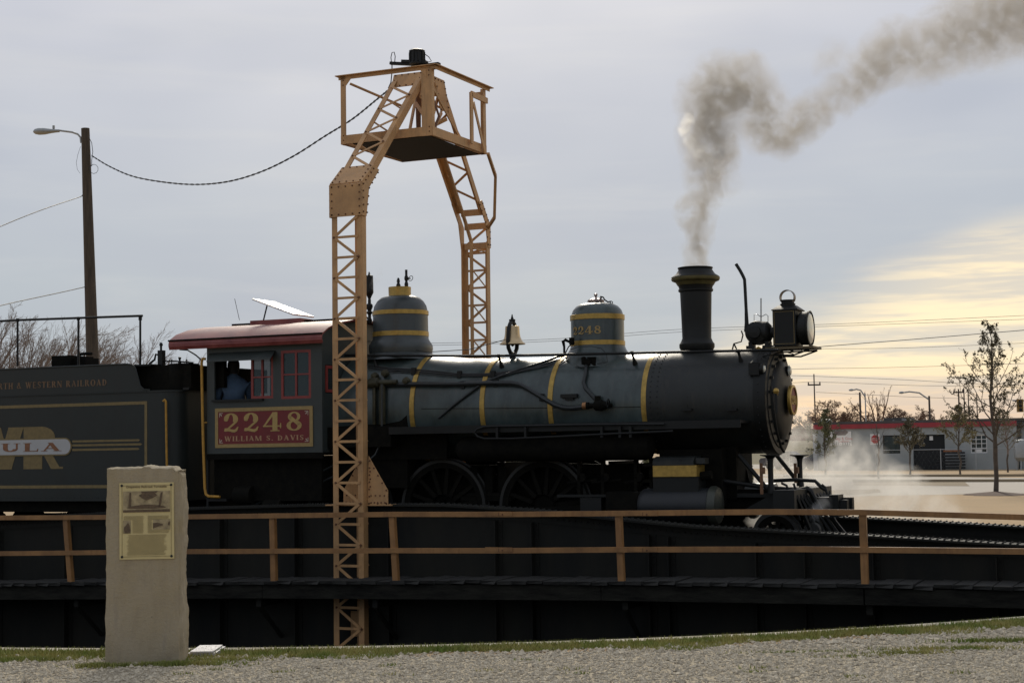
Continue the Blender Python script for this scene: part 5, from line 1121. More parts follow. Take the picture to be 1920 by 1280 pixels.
mb = MB(); p = at(302, 684, -1.0); mb.box((p.x-.04, p.y-.05, p.z-.1), (p.x+.06, p.y+.05, p.z+.26)); mb.lathe([(.02, .26), (.02, .33), (.035, .36), (.02, .40), (0, .40)], T(p.x, p.y, p.z), 10); mb.tube([at(x, y, -1.0) for x, y in ((280, 682), (290, 674), (292, 664), (299, 666))], .02, 6); tpt('lever_stand', mb, M_black)
mb = MB(); mb.tube([at(x, y, -1.0) for x, y in ((305, 677), (330, 677), (362, 680))], .014, 6); p = at(337, 680, -1.0); mb.lathe([(.03, -.05), (.03, .02), (.015, .04), (.03, .10), (0, .11)], T(*p), 10)
for px in (322, 350): p = at(px, 686, -1.0); mb.tube([p, p+Vector((0, 0, .12))], .012, 5)
tpt('valve_pipe', mb, M_black)
mb = MB(); mb.tube([at(x, y, -1.5) for x, y in ((306, 752), (309, 749), (311, 752), (312, 820), (313, 880), (313, 925))], .020, 8); tpt('grab_rail', mb, M_yellow)
mb = MB(); xk = ax(341, 830, -1.1); mb.box((xk-.01, -1.22, zB), (xk+.0, -1.18, zT)); tpt('worn_edge', mb, mat('chipped_edge', (.06, .06, .055), .8, 0, .9, 22, col2=(.45, .44, .40)), smooth=False)
mb = MB(); mb.box((xe, -1.28, zB-.36), (tx+.25, 1.28, zB-.165)); tpt('underframe', mb, M_under, smooth=False)
for x in (-11.2, -12.8, -15.2, -16.6):
    for s2 in (-1, 1):
        mb = MB(); mb.lathe([(0, -.06), (.38, -.06), (.42, -.05), (.42, .05), (.38, .06), (0, .06)], T(x, s2*.78, .44) @ AXY, 32); tpt('wheel', mb, M_under)
for x in (-12.0, -15.9):
    for s2 in (-1, 1):
        mb = MB(); mb.prism([(x-1.1, .38), (x-.95, .62), (x-.4, .72), (x+.4, .72), (x+.95, .62), (x+1.1, .38), (x+.6, .30), (x-.6, .30)], s2*.95-.05, s2*.95+.05); mb.lathe([(0, -.02), (.12, -.02), (.12, .1), (0, .1)], T(x+.8, s2*1.0, .45) @ AXY, 12); mb.lathe([(0, -.02), (.12, -.02), (.12, .1), (0, .1)], T(x-.8, s2*1.0, .45) @ AXY, 12); tpt('truck_frame', mb, M_under)

# ================================================================== PERSON in the cab window
def skin_mesh(nm, V_, E_, m, parent, subd=2):
    me = bpy.data.meshes.new(nm); me.from_pydata([v[:3] for v in V_], E_, []); o = bpy.data.objects.new(nm, me); COL.objects.link(o)
    o.modifiers.new('s', 'SKIN'); sv = me.skin_vertices[0].data
    for i, v in enumerate(V_): sv[i].radius = (v[3], v[4] if len(v) > 4 else v[3])
    sv[0].use_root = True
    o.modifiers.new('b', 'SUBSURF').levels = subd; dg = bpy.context.evaluated_depsgraph_get(); dg.update()
    m2 = bpy.data.meshes.new_from_object(o.evaluated_get(dg)); bpy.data.objects.remove(o); m2.materials.clear(); m2.materials.append(m); m2.name = nm
    m2.polygons.foreach_set('use_smooth', [True]*len(m2.polygons))
    q = bpy.data.objects.new(nm, m2); COL.objects.link(q); q.parent = parent; return q
pc = at(440, 745, -1.03); hz = at(436, 690, -1.03)
pe = thing('person', 'person in blue shirt seated at the cab window with back turned and dark hair', 'person', BR @ T(pc.x-.02, -1.03, 2.47) @ Matrix.Rotation(rad(125), 4, 'Z') @ Matrix.Scale(1.12, 4), None)
hzr = hz.z-2.33
# local frame: x forward (the way the person faces), z up, seat at 0
V_ = [(0, 0, .05, .17), (.0, 0, .27, .165), (-.01, 0, .44, .15), (.02, 0, .58, .06), (.03, 0, .63, .056),
      (.0, .19, .43, .082), (.06, .25, .25, .062), (.18, .25, .14, .050), (.30, .20, .16, .038), (.38, .17, .17, .035),
      (.0, -.19, .43, .082), (.06, -.25, .25, .062), (.18, -.25, .14, .050), (.30, -.20, .16, .038), (.38, -.17, .17, .035),
      (.20, .11, .02, .10), (.45, .13, .0, .075), (.47, .13, -.35, .055), (.20, -.11, .02, .10), (.45, -.13, .0, .075), (.47, -.13, -.35, .055)]
E_ = [(0, 1), (1, 2), (2, 3), (3, 4), (2, 5), (5, 6), (6, 7), (7, 8), (8, 9), (2, 10), (10, 11), (11, 12), (12, 13), (13, 14), (0, 15), (15, 16), (16, 17), (0, 18), (18, 19), (19, 20)]
skin_mesh('body', V_, E_, M_shirt, pe)
def head_lathe(fn, n=20):
    mb = MB(); P = [(0, -.13), (.05, -.125), (.068, -.09), (.078, -.04), (.082, .0), (.080, .05), (.066, .095), (.035, .12), (0, .128)]
    mb.lathe(P, None, n); return mb.mapv(fn)
hd = Vector((.035, 0, .72))
mb = head_lathe(lambda v: Vector((v.x*1.2+(.012 if v.x > .05 and -.05 < v.z < -.0 and abs(v.y) < .03 else 0), v.y, v.z))+hd); mb.lathe([(.0, -.01), (.016, 0), (.014, .02), (0, .03)], T(.14, 0, .70), 6)
for s2 in (-1, 1): mb.box((.02, s2*.078, .70), (.045, s2*.092, .75))
emit('head', mb, M_skin, pe)
mb = MB(); mb.lathe([(.080, -.115), (.088, -.06), (.092, 0), (.09, .05), (.072, .10), (.04, .128), (0, .136)], None, 24); mb.mapv(lambda v: Vector((v.x*1.18-.012, v.y*1.03, v.z*1.0+(.10 if v.x > .03 and v.z < -.03 else 0)))+hd); emit('hair', mb, M_hair, pe)
for s2 in (-1, 1):
    mb = MB(); b = Vector((.41, s2*.165, .17)); mb.lathe([(0, -.045), (.030, -.03), (.036, .01), (.03, .04), (0, .05)], T(*b) @ AXX @ Matrix.Scale(.5, 4, (1, 0, 0)), 10)
    for j in range(4): q = b+Vector((.045, (j-1.5)*.019, 0)); mb.tube([q-Vector((.03, 0, 0)), q+Vector((.02, 0, -.008)), q+Vector((.035, 0, -.03))], [.009, .008, .006], 6)
    mb.tube([b+Vector((-.01, -s2*.03, 0)), b+Vector((.02, -s2*.055, -.01))], [.010, .007], 6); emit('hand', mb, M_skin, pe)

# ================================================================== STONE MARKER
from mathutils import noise as mnoise
b0 = gp(274, 1246, 0); YM = b0.y
ml_, mr_ = wp(200, 1060, YM).x, wp(339, 1060, YM).x; mtop = wp(272, 877, YM).z
sm = thing('stone_marker', 'rough-edged limestone slab standing in the gravel with a tan information plaque', 'stone marker', None, loc=(b0.x, YM, 0))
sx_, sy_, sz_ = (mr_-ml_), .30, mtop+.1; nx, ny, nz_ = 26, 12, 60; xc = (ml_+mr_)/2-b0.x
bm = bmesh.new(); G = {}
def sv(i, j, k):
    key = (i, j, k)
    if key in G: return G[key]
    x = -sx_/2+sx_*i/nx; y = sy_*j/ny; z = -.1+sz_*k/nz_; p = Vector((x, y, z)); n_ = mnoise.noise(Vector((x*9+y*12, y*14, z*9)))*.016+mnoise.noise(Vector((x*30, y*30+3, z*26)))*.009
    if i == nx: p.x += n_*.85+.008*math.sin(z*7)-.010*(j/ny); p.x -= (.012 if j in (0, ny) else 0)
    elif i == 0: p.x += n_*.55
    if k == nz_: p.z += n_*.8+.006-(.028 if i > nx-3 else 0)-(.010 if j == 0 else 0)+(.012 if abs(i-14) < 2 else 0)
    elif k == nz_-1 and i == nx: p.x -= .02
    if j == 0: p.y += .004*mnoise.noise(Vector((x*5, 0, z*5)))
    if j == ny: p.y += n_*2
    if i == nx and j == 0: p.y += .012+abs(n_)*.8; p.x -= .004
    p.x += -.012*(1-k/nz_)*(1 if i < nx/2 else -.6) + xc
    G[key] = bm.verts.new(p); return G[key]
for i in range(nx):
    for k in range(nz_):
        for j in (0, ny): bm.faces.new([sv(i, j, k), sv(i+1, j, k), sv(i+1, j, k+1), sv(i, j, k+1)])
for j in range(ny):
    for k in range(nz_):
        for i in (0, nx): bm.faces.new([sv(i, j, k), sv(i, j+1, k), sv(i, j+1, k+1), sv(i, j, k+1)])
for i in range(nx):
    for j in range(ny):
        for k in (0, nz_): bm.faces.new([sv(i, j, k), sv(i+1, j, k), sv(i+1, j+1, k), sv(i, j+1, k)])
bmesh.ops.recalc_face_normals(bm, faces=bm.faces); me = bpy.data.meshes.new('slab'); bm.to_mesh(me); bm.free()
# streaked limestone material
m = bpy.data.materials.new('streaked_limestone'); m.use_nodes = True; t = m.node_tree; p_ = t.nodes['Principled BSDF']; p_.inputs['Roughness'].default_value = .92; p_.inputs['Specular IOR Level'].default_value = .25
tcn = t.nodes.new('ShaderNodeTexCoord')
def nz2(scale, mp_, det=6):
    mp = t.nodes.new('ShaderNodeMapping'); mp.inputs['Scale'].default_value = mp_; t.links.new(tcn.outputs['Object'], mp.inputs[0]); n = t.nodes.new('ShaderNodeTexNoise'); n.inputs['Scale'].default_value = scale; n.inputs['Detail'].default_value = det; n.inputs['Roughness'].default_value = .65; t.links.new(mp.outputs[0], n.inputs['Vector']); return n.outputs[0]
def rng(s, a, b, lo=0, hi=1):
    r = t.nodes.new('ShaderNodeMapRange'); r.inputs[1].default_value = a; r.inputs[2].default_value = b; r.inputs[3].default_value = lo; r.inputs[4].default_value = hi; t.links.new(s, r.inputs[0]); return r.outputs[0]
def mx2(f, a, b):
    q = t.nodes.new('ShaderNodeMix'); q.data_type = 'RGBA'; t.links.new(f, q.inputs[0])
    for i, v in ((6, a), (7, b)):
        if isinstance(v, tuple): q.inputs[i].default_value = (*v, 1)
        else: t.links.new(v, q.inputs[i])
    return q.outputs[2]
c1 = mx2(rng(nz2(2.4, (1, 1, .5)), .38, .62), (.37, .315, .225), (.34, .28, .175))
c1 = mx2(rng(nz2(9, (1, 1, .6)), .48, .68, 0, .55), c1, (.28, .235, .17)); c1 = mx2(rng(nz2(34, (1, 1, 1), 3), .66, .74, 0, .6), c1, (.15, .13, .10))
c1 = mx2(rng(nz2(7, (1.6, 1, .22)), .56, .72, 0, .35), c1, (.24, .21, .175))
t.links.new(c1, p_.inputs['Base Color'])
bp = t.nodes.new('ShaderNodeBump'); bp.inputs['Strength'].default_value = .8; bp.inputs['Distance'].default_value = .012; t.links.new(nz2(38, (1, 1, 1), 10), bp.inputs['Height']); t.links.new(bp.outputs[0], p_.inputs['Normal'])
me.materials.append(m); me.polygons.foreach_set('use_smooth', [True]*len(me.polygons)); me.set_sharp_from_angle(angle=rad(40))
slab = bpy.data.objects.new('slab', me); COL.objects.link(slab); slab.parent = sm
# plaque, with print
YP = YM-.012
q0, q1, q2, q3 = wp(224, 906, YP), wp(326, 904, YP), wp(326, 1046, YP), wp(225, 1049, YP)
pw, ph = (q1-q0).length, (q3-q0).length; pcx = (q0.x+q2.x)/2-b0.x; pcz = (q0.z+q2.z)/2; tilt = math.atan2(q1.z-q0.z, q1.x-q0.x)
PM = T(pcx, -.012, pcz) @ Matrix.Rotation(-tilt+rad(-.0), 4, 'Y')
def pq(nm, mb, m, par): o = emit(nm, mb, m, par, smooth=False); return o
def plq(x0, x1, y0, y1, d): # fractions of plaque, y from the top
    return MB().box((-pw/2+pw*x0, -d, ph/2-ph*y1), (-pw/2+pw*x1, -d+.003, ph/2-ph*y0), PM)
plaque = pq('plaque', MB().box((-pw/2, 0, -ph/2), (pw/2, .014, ph/2), PM), M_plaque, sm)
M_line = mat('plaque_line', (.31, .24, .11), .6)
mb = MB(); e = .045
for a in ((e, 1-e, e*.7, e*.7+.006), (e, 1-e, 1-e*.7-.006, 1-e*.7), (e, e+.008, e*.7, 1-e*.7), (1-e-.008, 1-e, e*.7, 1-e*.7)): b = plq(*a, .003); mb.add(b.v, b.f)
pq('border_line', mb, M_line, plaque)
for a, m_ in (((.07, .93, .11, .385), M_sepiamid), ((.07, .21, .49, .66), M_sepiamid), ((.62, .93, .485, .615), M_sepiamid)): pq('printed_photo', plq(*a, .004), m_, plaque)
mb = MB()
def pts_p(P, d=.007):
    mb.prism([(-pw/2+pw*x, ph/2-ph*y) for x, y in P], -d, -d+.002)
pts_p([(.13, .325), (.22, .305), (.45, .285), (.55, .285), (.80, .305), (.87, .325), (.80, .335), (.60, .338), (.36, .338), (.20, .335)])
pts_p([(.17, .31), (.19, .13), (.22, .125), (.215, .31)]); pts_p([(.72, .31), (.765, .13), (.80, .125), (.76, .31)]); pts_p([(.07, .355), (.93, .35), (.93, .385), (.07, .385)])
pts_p([(.40, .112), (.72, .112), (.66, .14), (.70, .165), (.62, .20), (.5, .23), (.42, .20), (.36, .165), (.42, .14)])
pts_p([(.62, .53), (.70, .525), (.80, .545), (.80, .56), (.70, .58), (.62, .60)]); pts_p([(.90, .52), (.93, .51), (.93, .56), (.89, .56)])
pts_p([(.09, .58), (.13, .55), (.16, .52), (.19, .56), (.20, .62), (.19, .655), (.11, .655), (.09, .62)])
mb.mapv(lambda v: PM @ v); pq('printed_photo_shade', mb, M_sepia, plaque)
mb = MB(); random.seed(5)
for k in range(26):
    y = .68+k*.0105; b = plq(.16+random.uniform(-.03, .02), .84+random.uniform(-.03, .03), y, y+.0022, .0035); mb.add(b.v, b.f)
for k in range(22):
    y = .435+k*.0105
    for a, c_ in ((.24 if y > .48 and y < .67 else .08, .45), (.52, .60 if .48 < y < .62 else .92)): b = plq(a, c_+random.uniform(-.02, 0), y, y+.0022, .0035); mb.add(b.v, b.f)
pq('text_line', mb, M_line, plaque).__setitem__('kind', 'stuff')
sans('Grapevine Railroad Turntable', pw*.062, PM @ T(0, -.004, ph*.448) @ Matrix.Rotation(rad(90), 4, 'X'), 'title', M_sepia, plaque, .0008)
for x_, z_ in ((-1, -1), (1, -1), (-1, 1), (1, 1)):
    pq('screw', MB().lathe([(.010, 0), (.010, .004), (.005, .006), (0, .006)], PM @ T(x_*(pw/2-.02), 0, z_*(ph/2-.02)) @ Matrix.Rotation(rad(90), 4, 'X'), 12), M_dark, plaque)
# metal cover beside it
a, b = gp(352, 1232, 0), gp(418, 1222, 0); mb = MB(); mb.box((a.x, a.y, -.02), (b.x, b.y+.12, .035)); mb.box((a.x+.02, a.y-.01, .036), (b.x-.02, b.y+.10, .05))
o = emit('ground_cover_plate', mb, mat('pale_plate', (.50, .49, .50), .35, .2, .1, 8), smooth=False); tag(o, 'flat pale metal cover on the ground right of the stone marker', 'cover plate')

# ================================================================== UTILITY POLE WITH LAMP, CABLES
YU = 44.0
up_ = thing('utility_pole', 'tall brown wooden utility pole carrying a street lamp behind the tender', 'utility pole', None, loc=(wp(173, 680, YU).x, YU, -.2))
L = up_.location
pt, pb_ = wp(160, 241, YU)-L, Vector((.10, 0, 0)); pm_ = wp(174, 690, YU)-L
mb = MB(); mb.tube([pb_, pm_, pm_.lerp(pt, .35), pm_.lerp(pt, .7), pt], [.19, .175, .155, .135, .115], 16); emit('pole', mb, M_pole, up_)
mb = MB(); mb.tube([wp(x, y, YU)-L for x, y in ((152, 268), (151, 258), (146, 252), (135, 248), (112, 245))], .028, 7); emit('lamp_arm', mb, M_alu, up_)
a = wp(112, 245.5, YU)-L; mb = MB(); mb.lathe([(0, -.0), (.055, .01), (.065, .12), (.085, .25), (.125, .42), (.13, .58), (.10, .68), (.04, .73), (0, .735)], T(*a) @ Matrix.Rotation(rad(-91), 4, 'Y') @ Matrix.Scale(.72, 4, (1, 0, 0)), 18); lh_ = emit('lamp_head', mb, M_alu, up_)
mb = MB(); mb.lathe([(.035, 0), (.035, .09), (0, .10)], T(a.x-.17, a.y, a.z+.06), 10); emit('photocell', mb, M_alu, lh_)
mb = MB(); c0 = wp(176, 317, YU-.2)-L; mb.tube([c0+Vector((.12*math.sin(t*.63), 0, .13*math.cos(t*.63))) for t in range(10)], .008, 4, close=True); mb.tube([wp(x, y, YU-.15)-L for x, y in ((166, 256), (172, 268), (174, 285), (172, 300), (172, 312))], .010, 4)
mb.tube([wp(x, y, YU-.15)-L for x, y in ((151, 275), (146, 290), (143, 305), (145, 318), (150, 325))], .005, 4); emit('hanging_wire', mb, M_cable, up_)
def cable(P, r, label, grp=None, n=24, nm='power_cable', m=M_cable, twist=False, cat='cable'):
    # smooth curve through points
    Q = []
    for i in range(len(P)-1):
        p0, p1, p2, p3 = P[max(i-1, 0)], P[i], P[i+1], P[min(i+2, len(P)-1)]
        for k in range(n):
            u = k/n; Q.append(.5*((2*p1)+(p2-p0)*u+(2*p0-5*p1+4*p2-p3)*u*u+(3*p1-p0-3*p2+p3)*u**3))
    Q.append(P[-1]); mb = MB()
    if twist:
        A_, B_ = [], []
        for i, q in enumerate(Q): o_ = Vector((0, math.sin(i*1.5), math.cos(i*1.5)))*r*.9; A_.append(q+o_); B_.append(q-o_)
        mb.tube(A_, r*.75, 5); mb.tube(B_, r*.75, 5)
    else: mb.tube(Q, r, 5)
    o = emit(nm, mb, m); tag(o, label, cat, grp); return o
gtop = BR @ at(732, 166, 0)
cp = [(172, 292), (205, 312), (250, 331), (310, 342), (370, 346), (430, 340), (490, 322), (550, 293), (610, 255), (660, 224), (705, 188)]
P = [wp(x, y, YU+(gtop.y-YU)*i/11) for i, (x, y) in enumerate(cp)]+[gtop]
cable(P, .0145, 'thick twisted black cable sagging from the wooden pole to the gallows frame', n=12, twist=True)
cable([wp(154, 366, YU), wp(148, 370, YU), wp(80, 393, YU-3), wp(0, 425, YU-6), wp(-120, 480, YU-11)], .012, 'thin wire running left from midway up the wooden lamp pole', n=6)
cable([wp(159, 538, YU), wp(110, 549, YU-2), wp(0, 573, YU-6), wp(-120, 605, YU-11)], .012, 'thin wire running left from low on the wooden lamp pole', n=6)
far_lines = [
 ([(640, 640), (820, 643), (1060, 634), (1280, 617), (1600, 606), (1990, 588)], 'highest far power line, passing behind the sand dome and chimney'),
 ([(640, 644), (820, 647), (1060, 638), (1280, 622), (1600, 610), (1990, 596)], 'far power line just below the highest one, passing behind the chimney'),
 ([(1440, 662), (1525, 651), (1700, 637), (1990, 613)], 'dark power line running right from behind the headlight shelf'),
 ([(1440, 658), (1525, 654), (1700, 652), (1990, 640)], 'faint power line just under the dark one beside the headlight'),
 ([(1440, 693), (1525, 691), (1700, 688), (1990, 679)], 'faint far wire crossing the yellow sky below the headlight'),
 ([(1440, 703), (1525, 705), (1700, 712), (1820, 719), (1990, 722)], 'faint far wire drooping past the top of the thin crossarm pole'),
 ([(1440, 722), (1525, 716), (1700, 722), (1820, 724), (1990, 728)], 'far wire at the crossarm of the thin pole'),
 ([(1530, 735), (1612, 739), (1741, 745), (1990, 752)], 'far wire strung between the low street lamp poles behind the grey building')]
for i, (P, lb) in enumerate(far_lines): cable([wp(x, y, 150+i*3) for x, y in P], .019 if i != 2 else .034, lb, 'far power lines', 6, 'power_line', M_wire, cat='power line')
# ================================================================== FAR POLES
def far_pole(px, top, w, Yd, label, cross=None, lamp=None, m=M_farpole):
    a = wp(px, top, Yd); t_ = thing('utility_pole', label, 'utility pole', None, 'poles behind the grey building', loc=(a.x, Yd, -.2)); h = a.z+.2; r_ = w/2/F*Yd
    emit('pole', MB().tube([(.1*h/30, 0, 0), (0, 0, h)], [r_*1.15, r_*.85], 8), m, t_)
    if cross:
        for dz, wd in cross: mb = MB(); mb.box((-wd/2, -.06, h-dz-.08), (wd/2, .06, h-dz+.06)); [mb.lathe([(.06, 0), (.06, .2), (0, .22)], T(q*wd*.45, 0, h-dz+.06), 6) for q in (-1, 1)]; emit('crossarm', mb, m, t_)
    if lamp:
        s_, L_ = lamp; mb = MB(); mb.tube([(0, 0, h-.3), (s_*L_*.4, 0, h+.25), (s_*L_*.8, 0, h+.35), (s_*L_, 0, h+.3)], .06, 6); la = emit('lamp_arm', mb, M_galv, t_)
        emit('lamp_head', MB().lathe([(0, 0), (.1, .05), (.2, .4), (.16, .8), (0, .95)], T(s_*L_, 0, h+.30) @ Matrix.Rotation(s_*rad(92), 4, 'Y') @ Matrix.Scale(.5, 4), 10), M_galv, la)
    return t_
far_pole(1526, 701, 2.6, 150, 'thin tall far pole with a crossarm just right of the smokebox', cross=[(1.0, 1.2)])
far_pole(1612, 735, 4.2, 132, 'dark bare pole beside a lighter pole above the grey building', cross=None)
far_pole(1622, 737, 2.6, 134, 'slender pale lamp pole next to the dark bare pole', lamp=(-1, .9), m=M_galv)
far_pole(1742, 742, 4.2, 125, 'dark pole whose arm holds a street lamp out to the left over the grey building', lamp=(-1, 1.9))
far_pole(1797, 729, 3.2, 150, 'crossarm pole furthest left in the cluster behind the young tree', cross=[(.3, .9)])
far_pole(1807, 727, 2.6, 160, 'second pole from the left in the cluster behind the young tree')
far_pole(1815, 730, 2.4, 165, 'third pole from the left in the cluster behind the young tree')
far_pole(1831, 738, 2.4, 150, 'rightmost pole of the cluster behind the young tree', cross=None)
# traffic signal
a = wp(1912, 748, 118); tl = thing('traffic_signal', 'yellow-brown traffic signal hanging at the right edge of the photo above the building', 'traffic signal', None, loc=(a.x, 118, a.z-.6))
emit('signal_housing', MB().box((-.22, -.12, -.35), (.22, .12, .6)), mat('signal_yellow', (.30, .17, .04), .6), tl, smooth=False)
for k in range(3): emit('signal_lens', MB().lathe([(.12, 0), (.12, .05), (0, .05)], T(0, -.12, -.18+k*.3) @ Matrix.Rotation(rad(90), 4, 'X'), 12), M_dark, tl)
emit('mast_arm', MB().tube([(4, 0, .4), (0, .1, .5), (-.5, .1, .5)], .06, 6), M_galv, tl)

# ================================================================== GREY BUILDING
A_ = gp(1530, 880); A_ = Vector((wp(1530, 880, 113).x, 113, -.2)); B_ = Vector((wp(1908, 880, 106).x, 106, -.2))
dirb = (B_-A_); Lb = dirb.length; ang = math.atan2(dirb.y, dirb.x)
bd = thing('grey_building', 'long low grey block building with a red fascia band, dark garage door and windows', 'building', T(*A_) @ Matrix.Rotation(ang, 4, 'Z'))
BI = bd.matrix_world.inverted()
def bp_(px, py, y=0):
    o = BI @ EYE; d = BI.to_3x3() @ ray(px, py); t_ = (y-o.y)/d.y; q = o+d*t_; return q.x, q.z
def brc(px0, px1, py0, py1): x0, z1_ = bp_(px0, py0); x1, _ = bp_(px1, py0); _, z0_ = bp_(px0, py1); return (x0, x1, z0_, z1_)
Hb = bp_(1700, 800)[1]
door = brc(711, 770, 815, 880); door = brc(1711, 1771, 815, 881); door = (door[0], door[1], 0.0, door[3]); wA = brc(1655, 1687, 816, 850); wB = brc(1819, 1850, 815, 849)
mb = MB(); wall_boxes(0, Lb, -.3, Hb+.25, [door, wA, wB], lambda a, b, c, d: mb.box((a, 0, c), (b, .25, d))); mb.box((0, .25, -.3), (.25, 12, Hb+.25)); mb.box((Lb-.25, .25, -.3), (Lb, 12, Hb+.25)); mb.box((.25, 11.8, -.3), (Lb-.25, 12, Hb+.25)); emit('wall', mb, M_wallgrey, bd, smooth=False)
x_, zf0 = bp_(1600, 803.5); _, zf1 = bp_(1600, 796.5); emit('fascia', MB().box((-.1, -.12, zf0), (Lb+.05, -.005, zf1+.06)), M_fascia, bd, 'dull red fascia band', smooth=False)
zr0, zr1 = zf1+.065, bp_(1600, 790)[1]; emit('roof', MB().box((-.1, .0, zr0), (Lb+.3, 12, zr1)), M_roofgrey, bd, smooth=False)
emit('corner_trim', MB().box((-.16, -.04, -.2), (.12, .10, zf0-.01)), mat('pale_trim', (.42, .45, .47), .7), bd, smooth=False)
emit('garage_door', MB().box((door[0], .16, 0), (door[1], .2, door[3])), M_dark, bd, smooth=False)
for px in (1721, 1745): x_, z_ = bp_(px, 820); emit('paper_notice', MB().box((x_-.12, .12, z_-.18), (x_+.12, .14, z_+.1)), M_white, bd, smooth=False)
for w_ in (wA, wB):
    f = MB(); x0, x1, z0_, z1_ = w_; fr = .06
    f.box((x0, .05, z0_), (x0+fr, .12, z1_)).box((x1-fr, .05, z0_), (x1, .12, z1_)).box((x0+fr, .05, z0_), (x1-fr, .12, z0_+fr)).box((x0+fr, .05, z1_-fr), (x1-fr, .12, z1_))
    if w_ is wB:
        for t_ in (1/3, 2/3): f.box((x0+(x1-x0)*t_-.02, .055, z0_+fr), (x0+(x1-x0)*t_+.02, .115, z1_-fr))
        for t_ in (.27, .52, .75): f.box((x0+fr, .06, z0_+(z1_-z0_)*t_-.02), (x1-fr, .11, z0_+(z1_-z0_)*t_+.02))
    wn = emit('window', f, M_white if w_ is wB else M_dark, bd, smooth=False); emit('pane', MB().box((x0+fr, .09, z0_+fr), (x1-fr, .10, z1_-fr)), G_dark, wn, smooth=False)
    emit('dark_room', MB().box((x0-.2, .9, z0_-.2), (x1+.2, .95, z1_+.2)), M_dark, bd, smooth=False)
x_, z_ = bp_(1835, 846); emit('window_notice', MB().box((x_-.25, .02, z_-.15), (x_+.2, .045, z_+.15)), M_white, bd, smooth=False)
emit('dark_room', MB().box((door[0]-.3, .9, -.1), (door[1]+.3, .95, door[3]+.3)), M_dark, bd, smooth=False)
# banner
s_ = brc(1553, 1596, 809, 835); bn = emit('banner', MB().box((s_[0], -.06, s_[2]), (s_[1], -.02, s_[3])), M_white, bd, smooth=False, label='white banner with red and black lettering')
def lab(txt, px, py, size, m_, par): x_, z_ = bp_(px, py); return sans(txt, size, T(x_, -.065, z_) @ Matrix.Rotation(rad(90), 4, 'X'), 'lettering', m_, par, .002)
lab('Auto & Glass', 1581, 822, .26, M_signredbright, bn); lab('Collision', 1583, 827, .22, M_signredbright, bn); lab('481-3337', 1579, 832, .34, M_dark, bn)
x0_, z0_ = bp_(1562, 816); mb = MB(); mb.prism([(x0_, z0_), (x0_+.9, z0_), (x0_+1.15, z0_+.2), (x0_+.9, z0_+.4), (x0_+.75, z0_+.3), (x0_+.15, z0_+.3)], -.072, -.064); emit('banner_arrow', mb, mat('arrow_grey', (.18, .15, .14), .7), bn, smooth=False)
# roof clutter
x0_, zz_ = bp_(1648, 783); x1_, _ = bp_(1683, 783); zc_ = zr1; emit('roof_unit', MB().box((x0_, 1.0, zc_), (x1_, 4, zz_)), M_roofgrey, bd, smooth=False)
for px in (1651.5, 1675): x_, z_ = bp_(px, 792, .9); emit('roof_vent', MB().lathe([(.13, 0), (.17, .06), (.0, .08)], T(x_, 1.0, z_) @ Matrix.Rotation(rad(90), 4, 'X'), 12), M_alu, bd)
x0_, _ = bp_(1684, 785); x1_, zz_ = bp_(1695, 785); emit('roof_unit', MB().box((x0_, .8, zc_), (x1_, 1.8, zz_)), M_alu, bd, 'pale boxy rooftop unit', smooth=False)
x0_, _ = bp_(1529, 785); x1_, zz_ = bp_(1547, 785); emit('roof_unit', MB().lathe([(0, 0), (.22, .01), (.25, .1), (.25, x1_-x0_), (.0, x1_-x0_)], T(x0_, 1.2, zz_-.25) @ AXX, 14), M_alu, bd)
x0_, z0_ = bp_(1632, 788); mb = MB(); mb.tube([(x0_, .3, z0_), (x0_+.35, .2, z0_-.45), (x0_+.45, .2, z0_-.8)], .05, 6); emit('roof_flue', mb, M_alu, bd)
# annexe at the right edge
ax0 = Lb+.05; an = thing('annexe', 'grey flat-roofed annexe joined to the right end of the red-banded building', 'building', bd.matrix_world @ T(ax0, .4, 0))
mb = MB(); wall_boxes(0, 9, -.3, Hb-.1, [(1.1, 2.4, 1.2, 2.6)], lambda a, b, c, d: mb.box((a, 0, c), (b, .25, d))); mb.box((0, .25, -.3), (.2, 9, Hb-.1)); emit('wall', mb, M_wallgrey, an, smooth=False); emit('roof', MB().box((-.02, -.3, Hb-.095), (9.2, 9, Hb+.15)), M_roofgrey, an, smooth=False)
emit('pane', MB().box((1.1, .15, 1.2), (2.4, .17, 2.6)), G_dark, an, smooth=False); emit('window_frame', MB().box((1.0, -.03, 1.12), (1.1, .05, 2.7)).box((2.4, -.03, 1.12), (2.5, .05, 2.7)).box((1.1, -.03, 2.6), (2.4, .05, 2.7)), M_alu, an, smooth=False)
emit('drain_pipe', MB().tube([(.12, -.1, 0), (.12, -.1, 2.9)], .06, 6), M_roofgrey, an)
a = gp(1914, 881); tk = thing('propane_tank', 'pale rounded tank on legs at the right edge of the photo beside the annexe', 'tank', None, loc=(wp(1917, 870, 103).x, 103, -.2))
emit('tank_shell', MB().lathe([(0, .55), (.35, .6), (.5, .8), (.52, 1.6), (.4, 1.9), (0, 2.0)], None, 20), M_alu, tk)
for k in range(3): emit('leg', MB().tube([(.4*math.cos(k*2.1), .4*math.sin(k*2.1), 0), (.3*math.cos(k*2.1), .3*math.sin(k*2.1), .7)], .05, 6), M_alu, tk)
x_, z_ = bp_(1786, 872); cr = thing('crate_stack', 'dark slatted crate standing against the grey wall left of the small paned window', 'crate', bd.matrix_world @ T(x_, -.8, 0))
for k in range(6): emit('slat', MB().box((-.9, -.3, .08+k*.2), (1.0, .3, .2+k*.2)), M_dark, cr, smooth=False)
emit('crate_top', MB().box((-.3, -.25, 1.21), (.8, .25, 1.32)), mat('orange_bits', (.25, .10, .04), .8), cr, smooth=False)

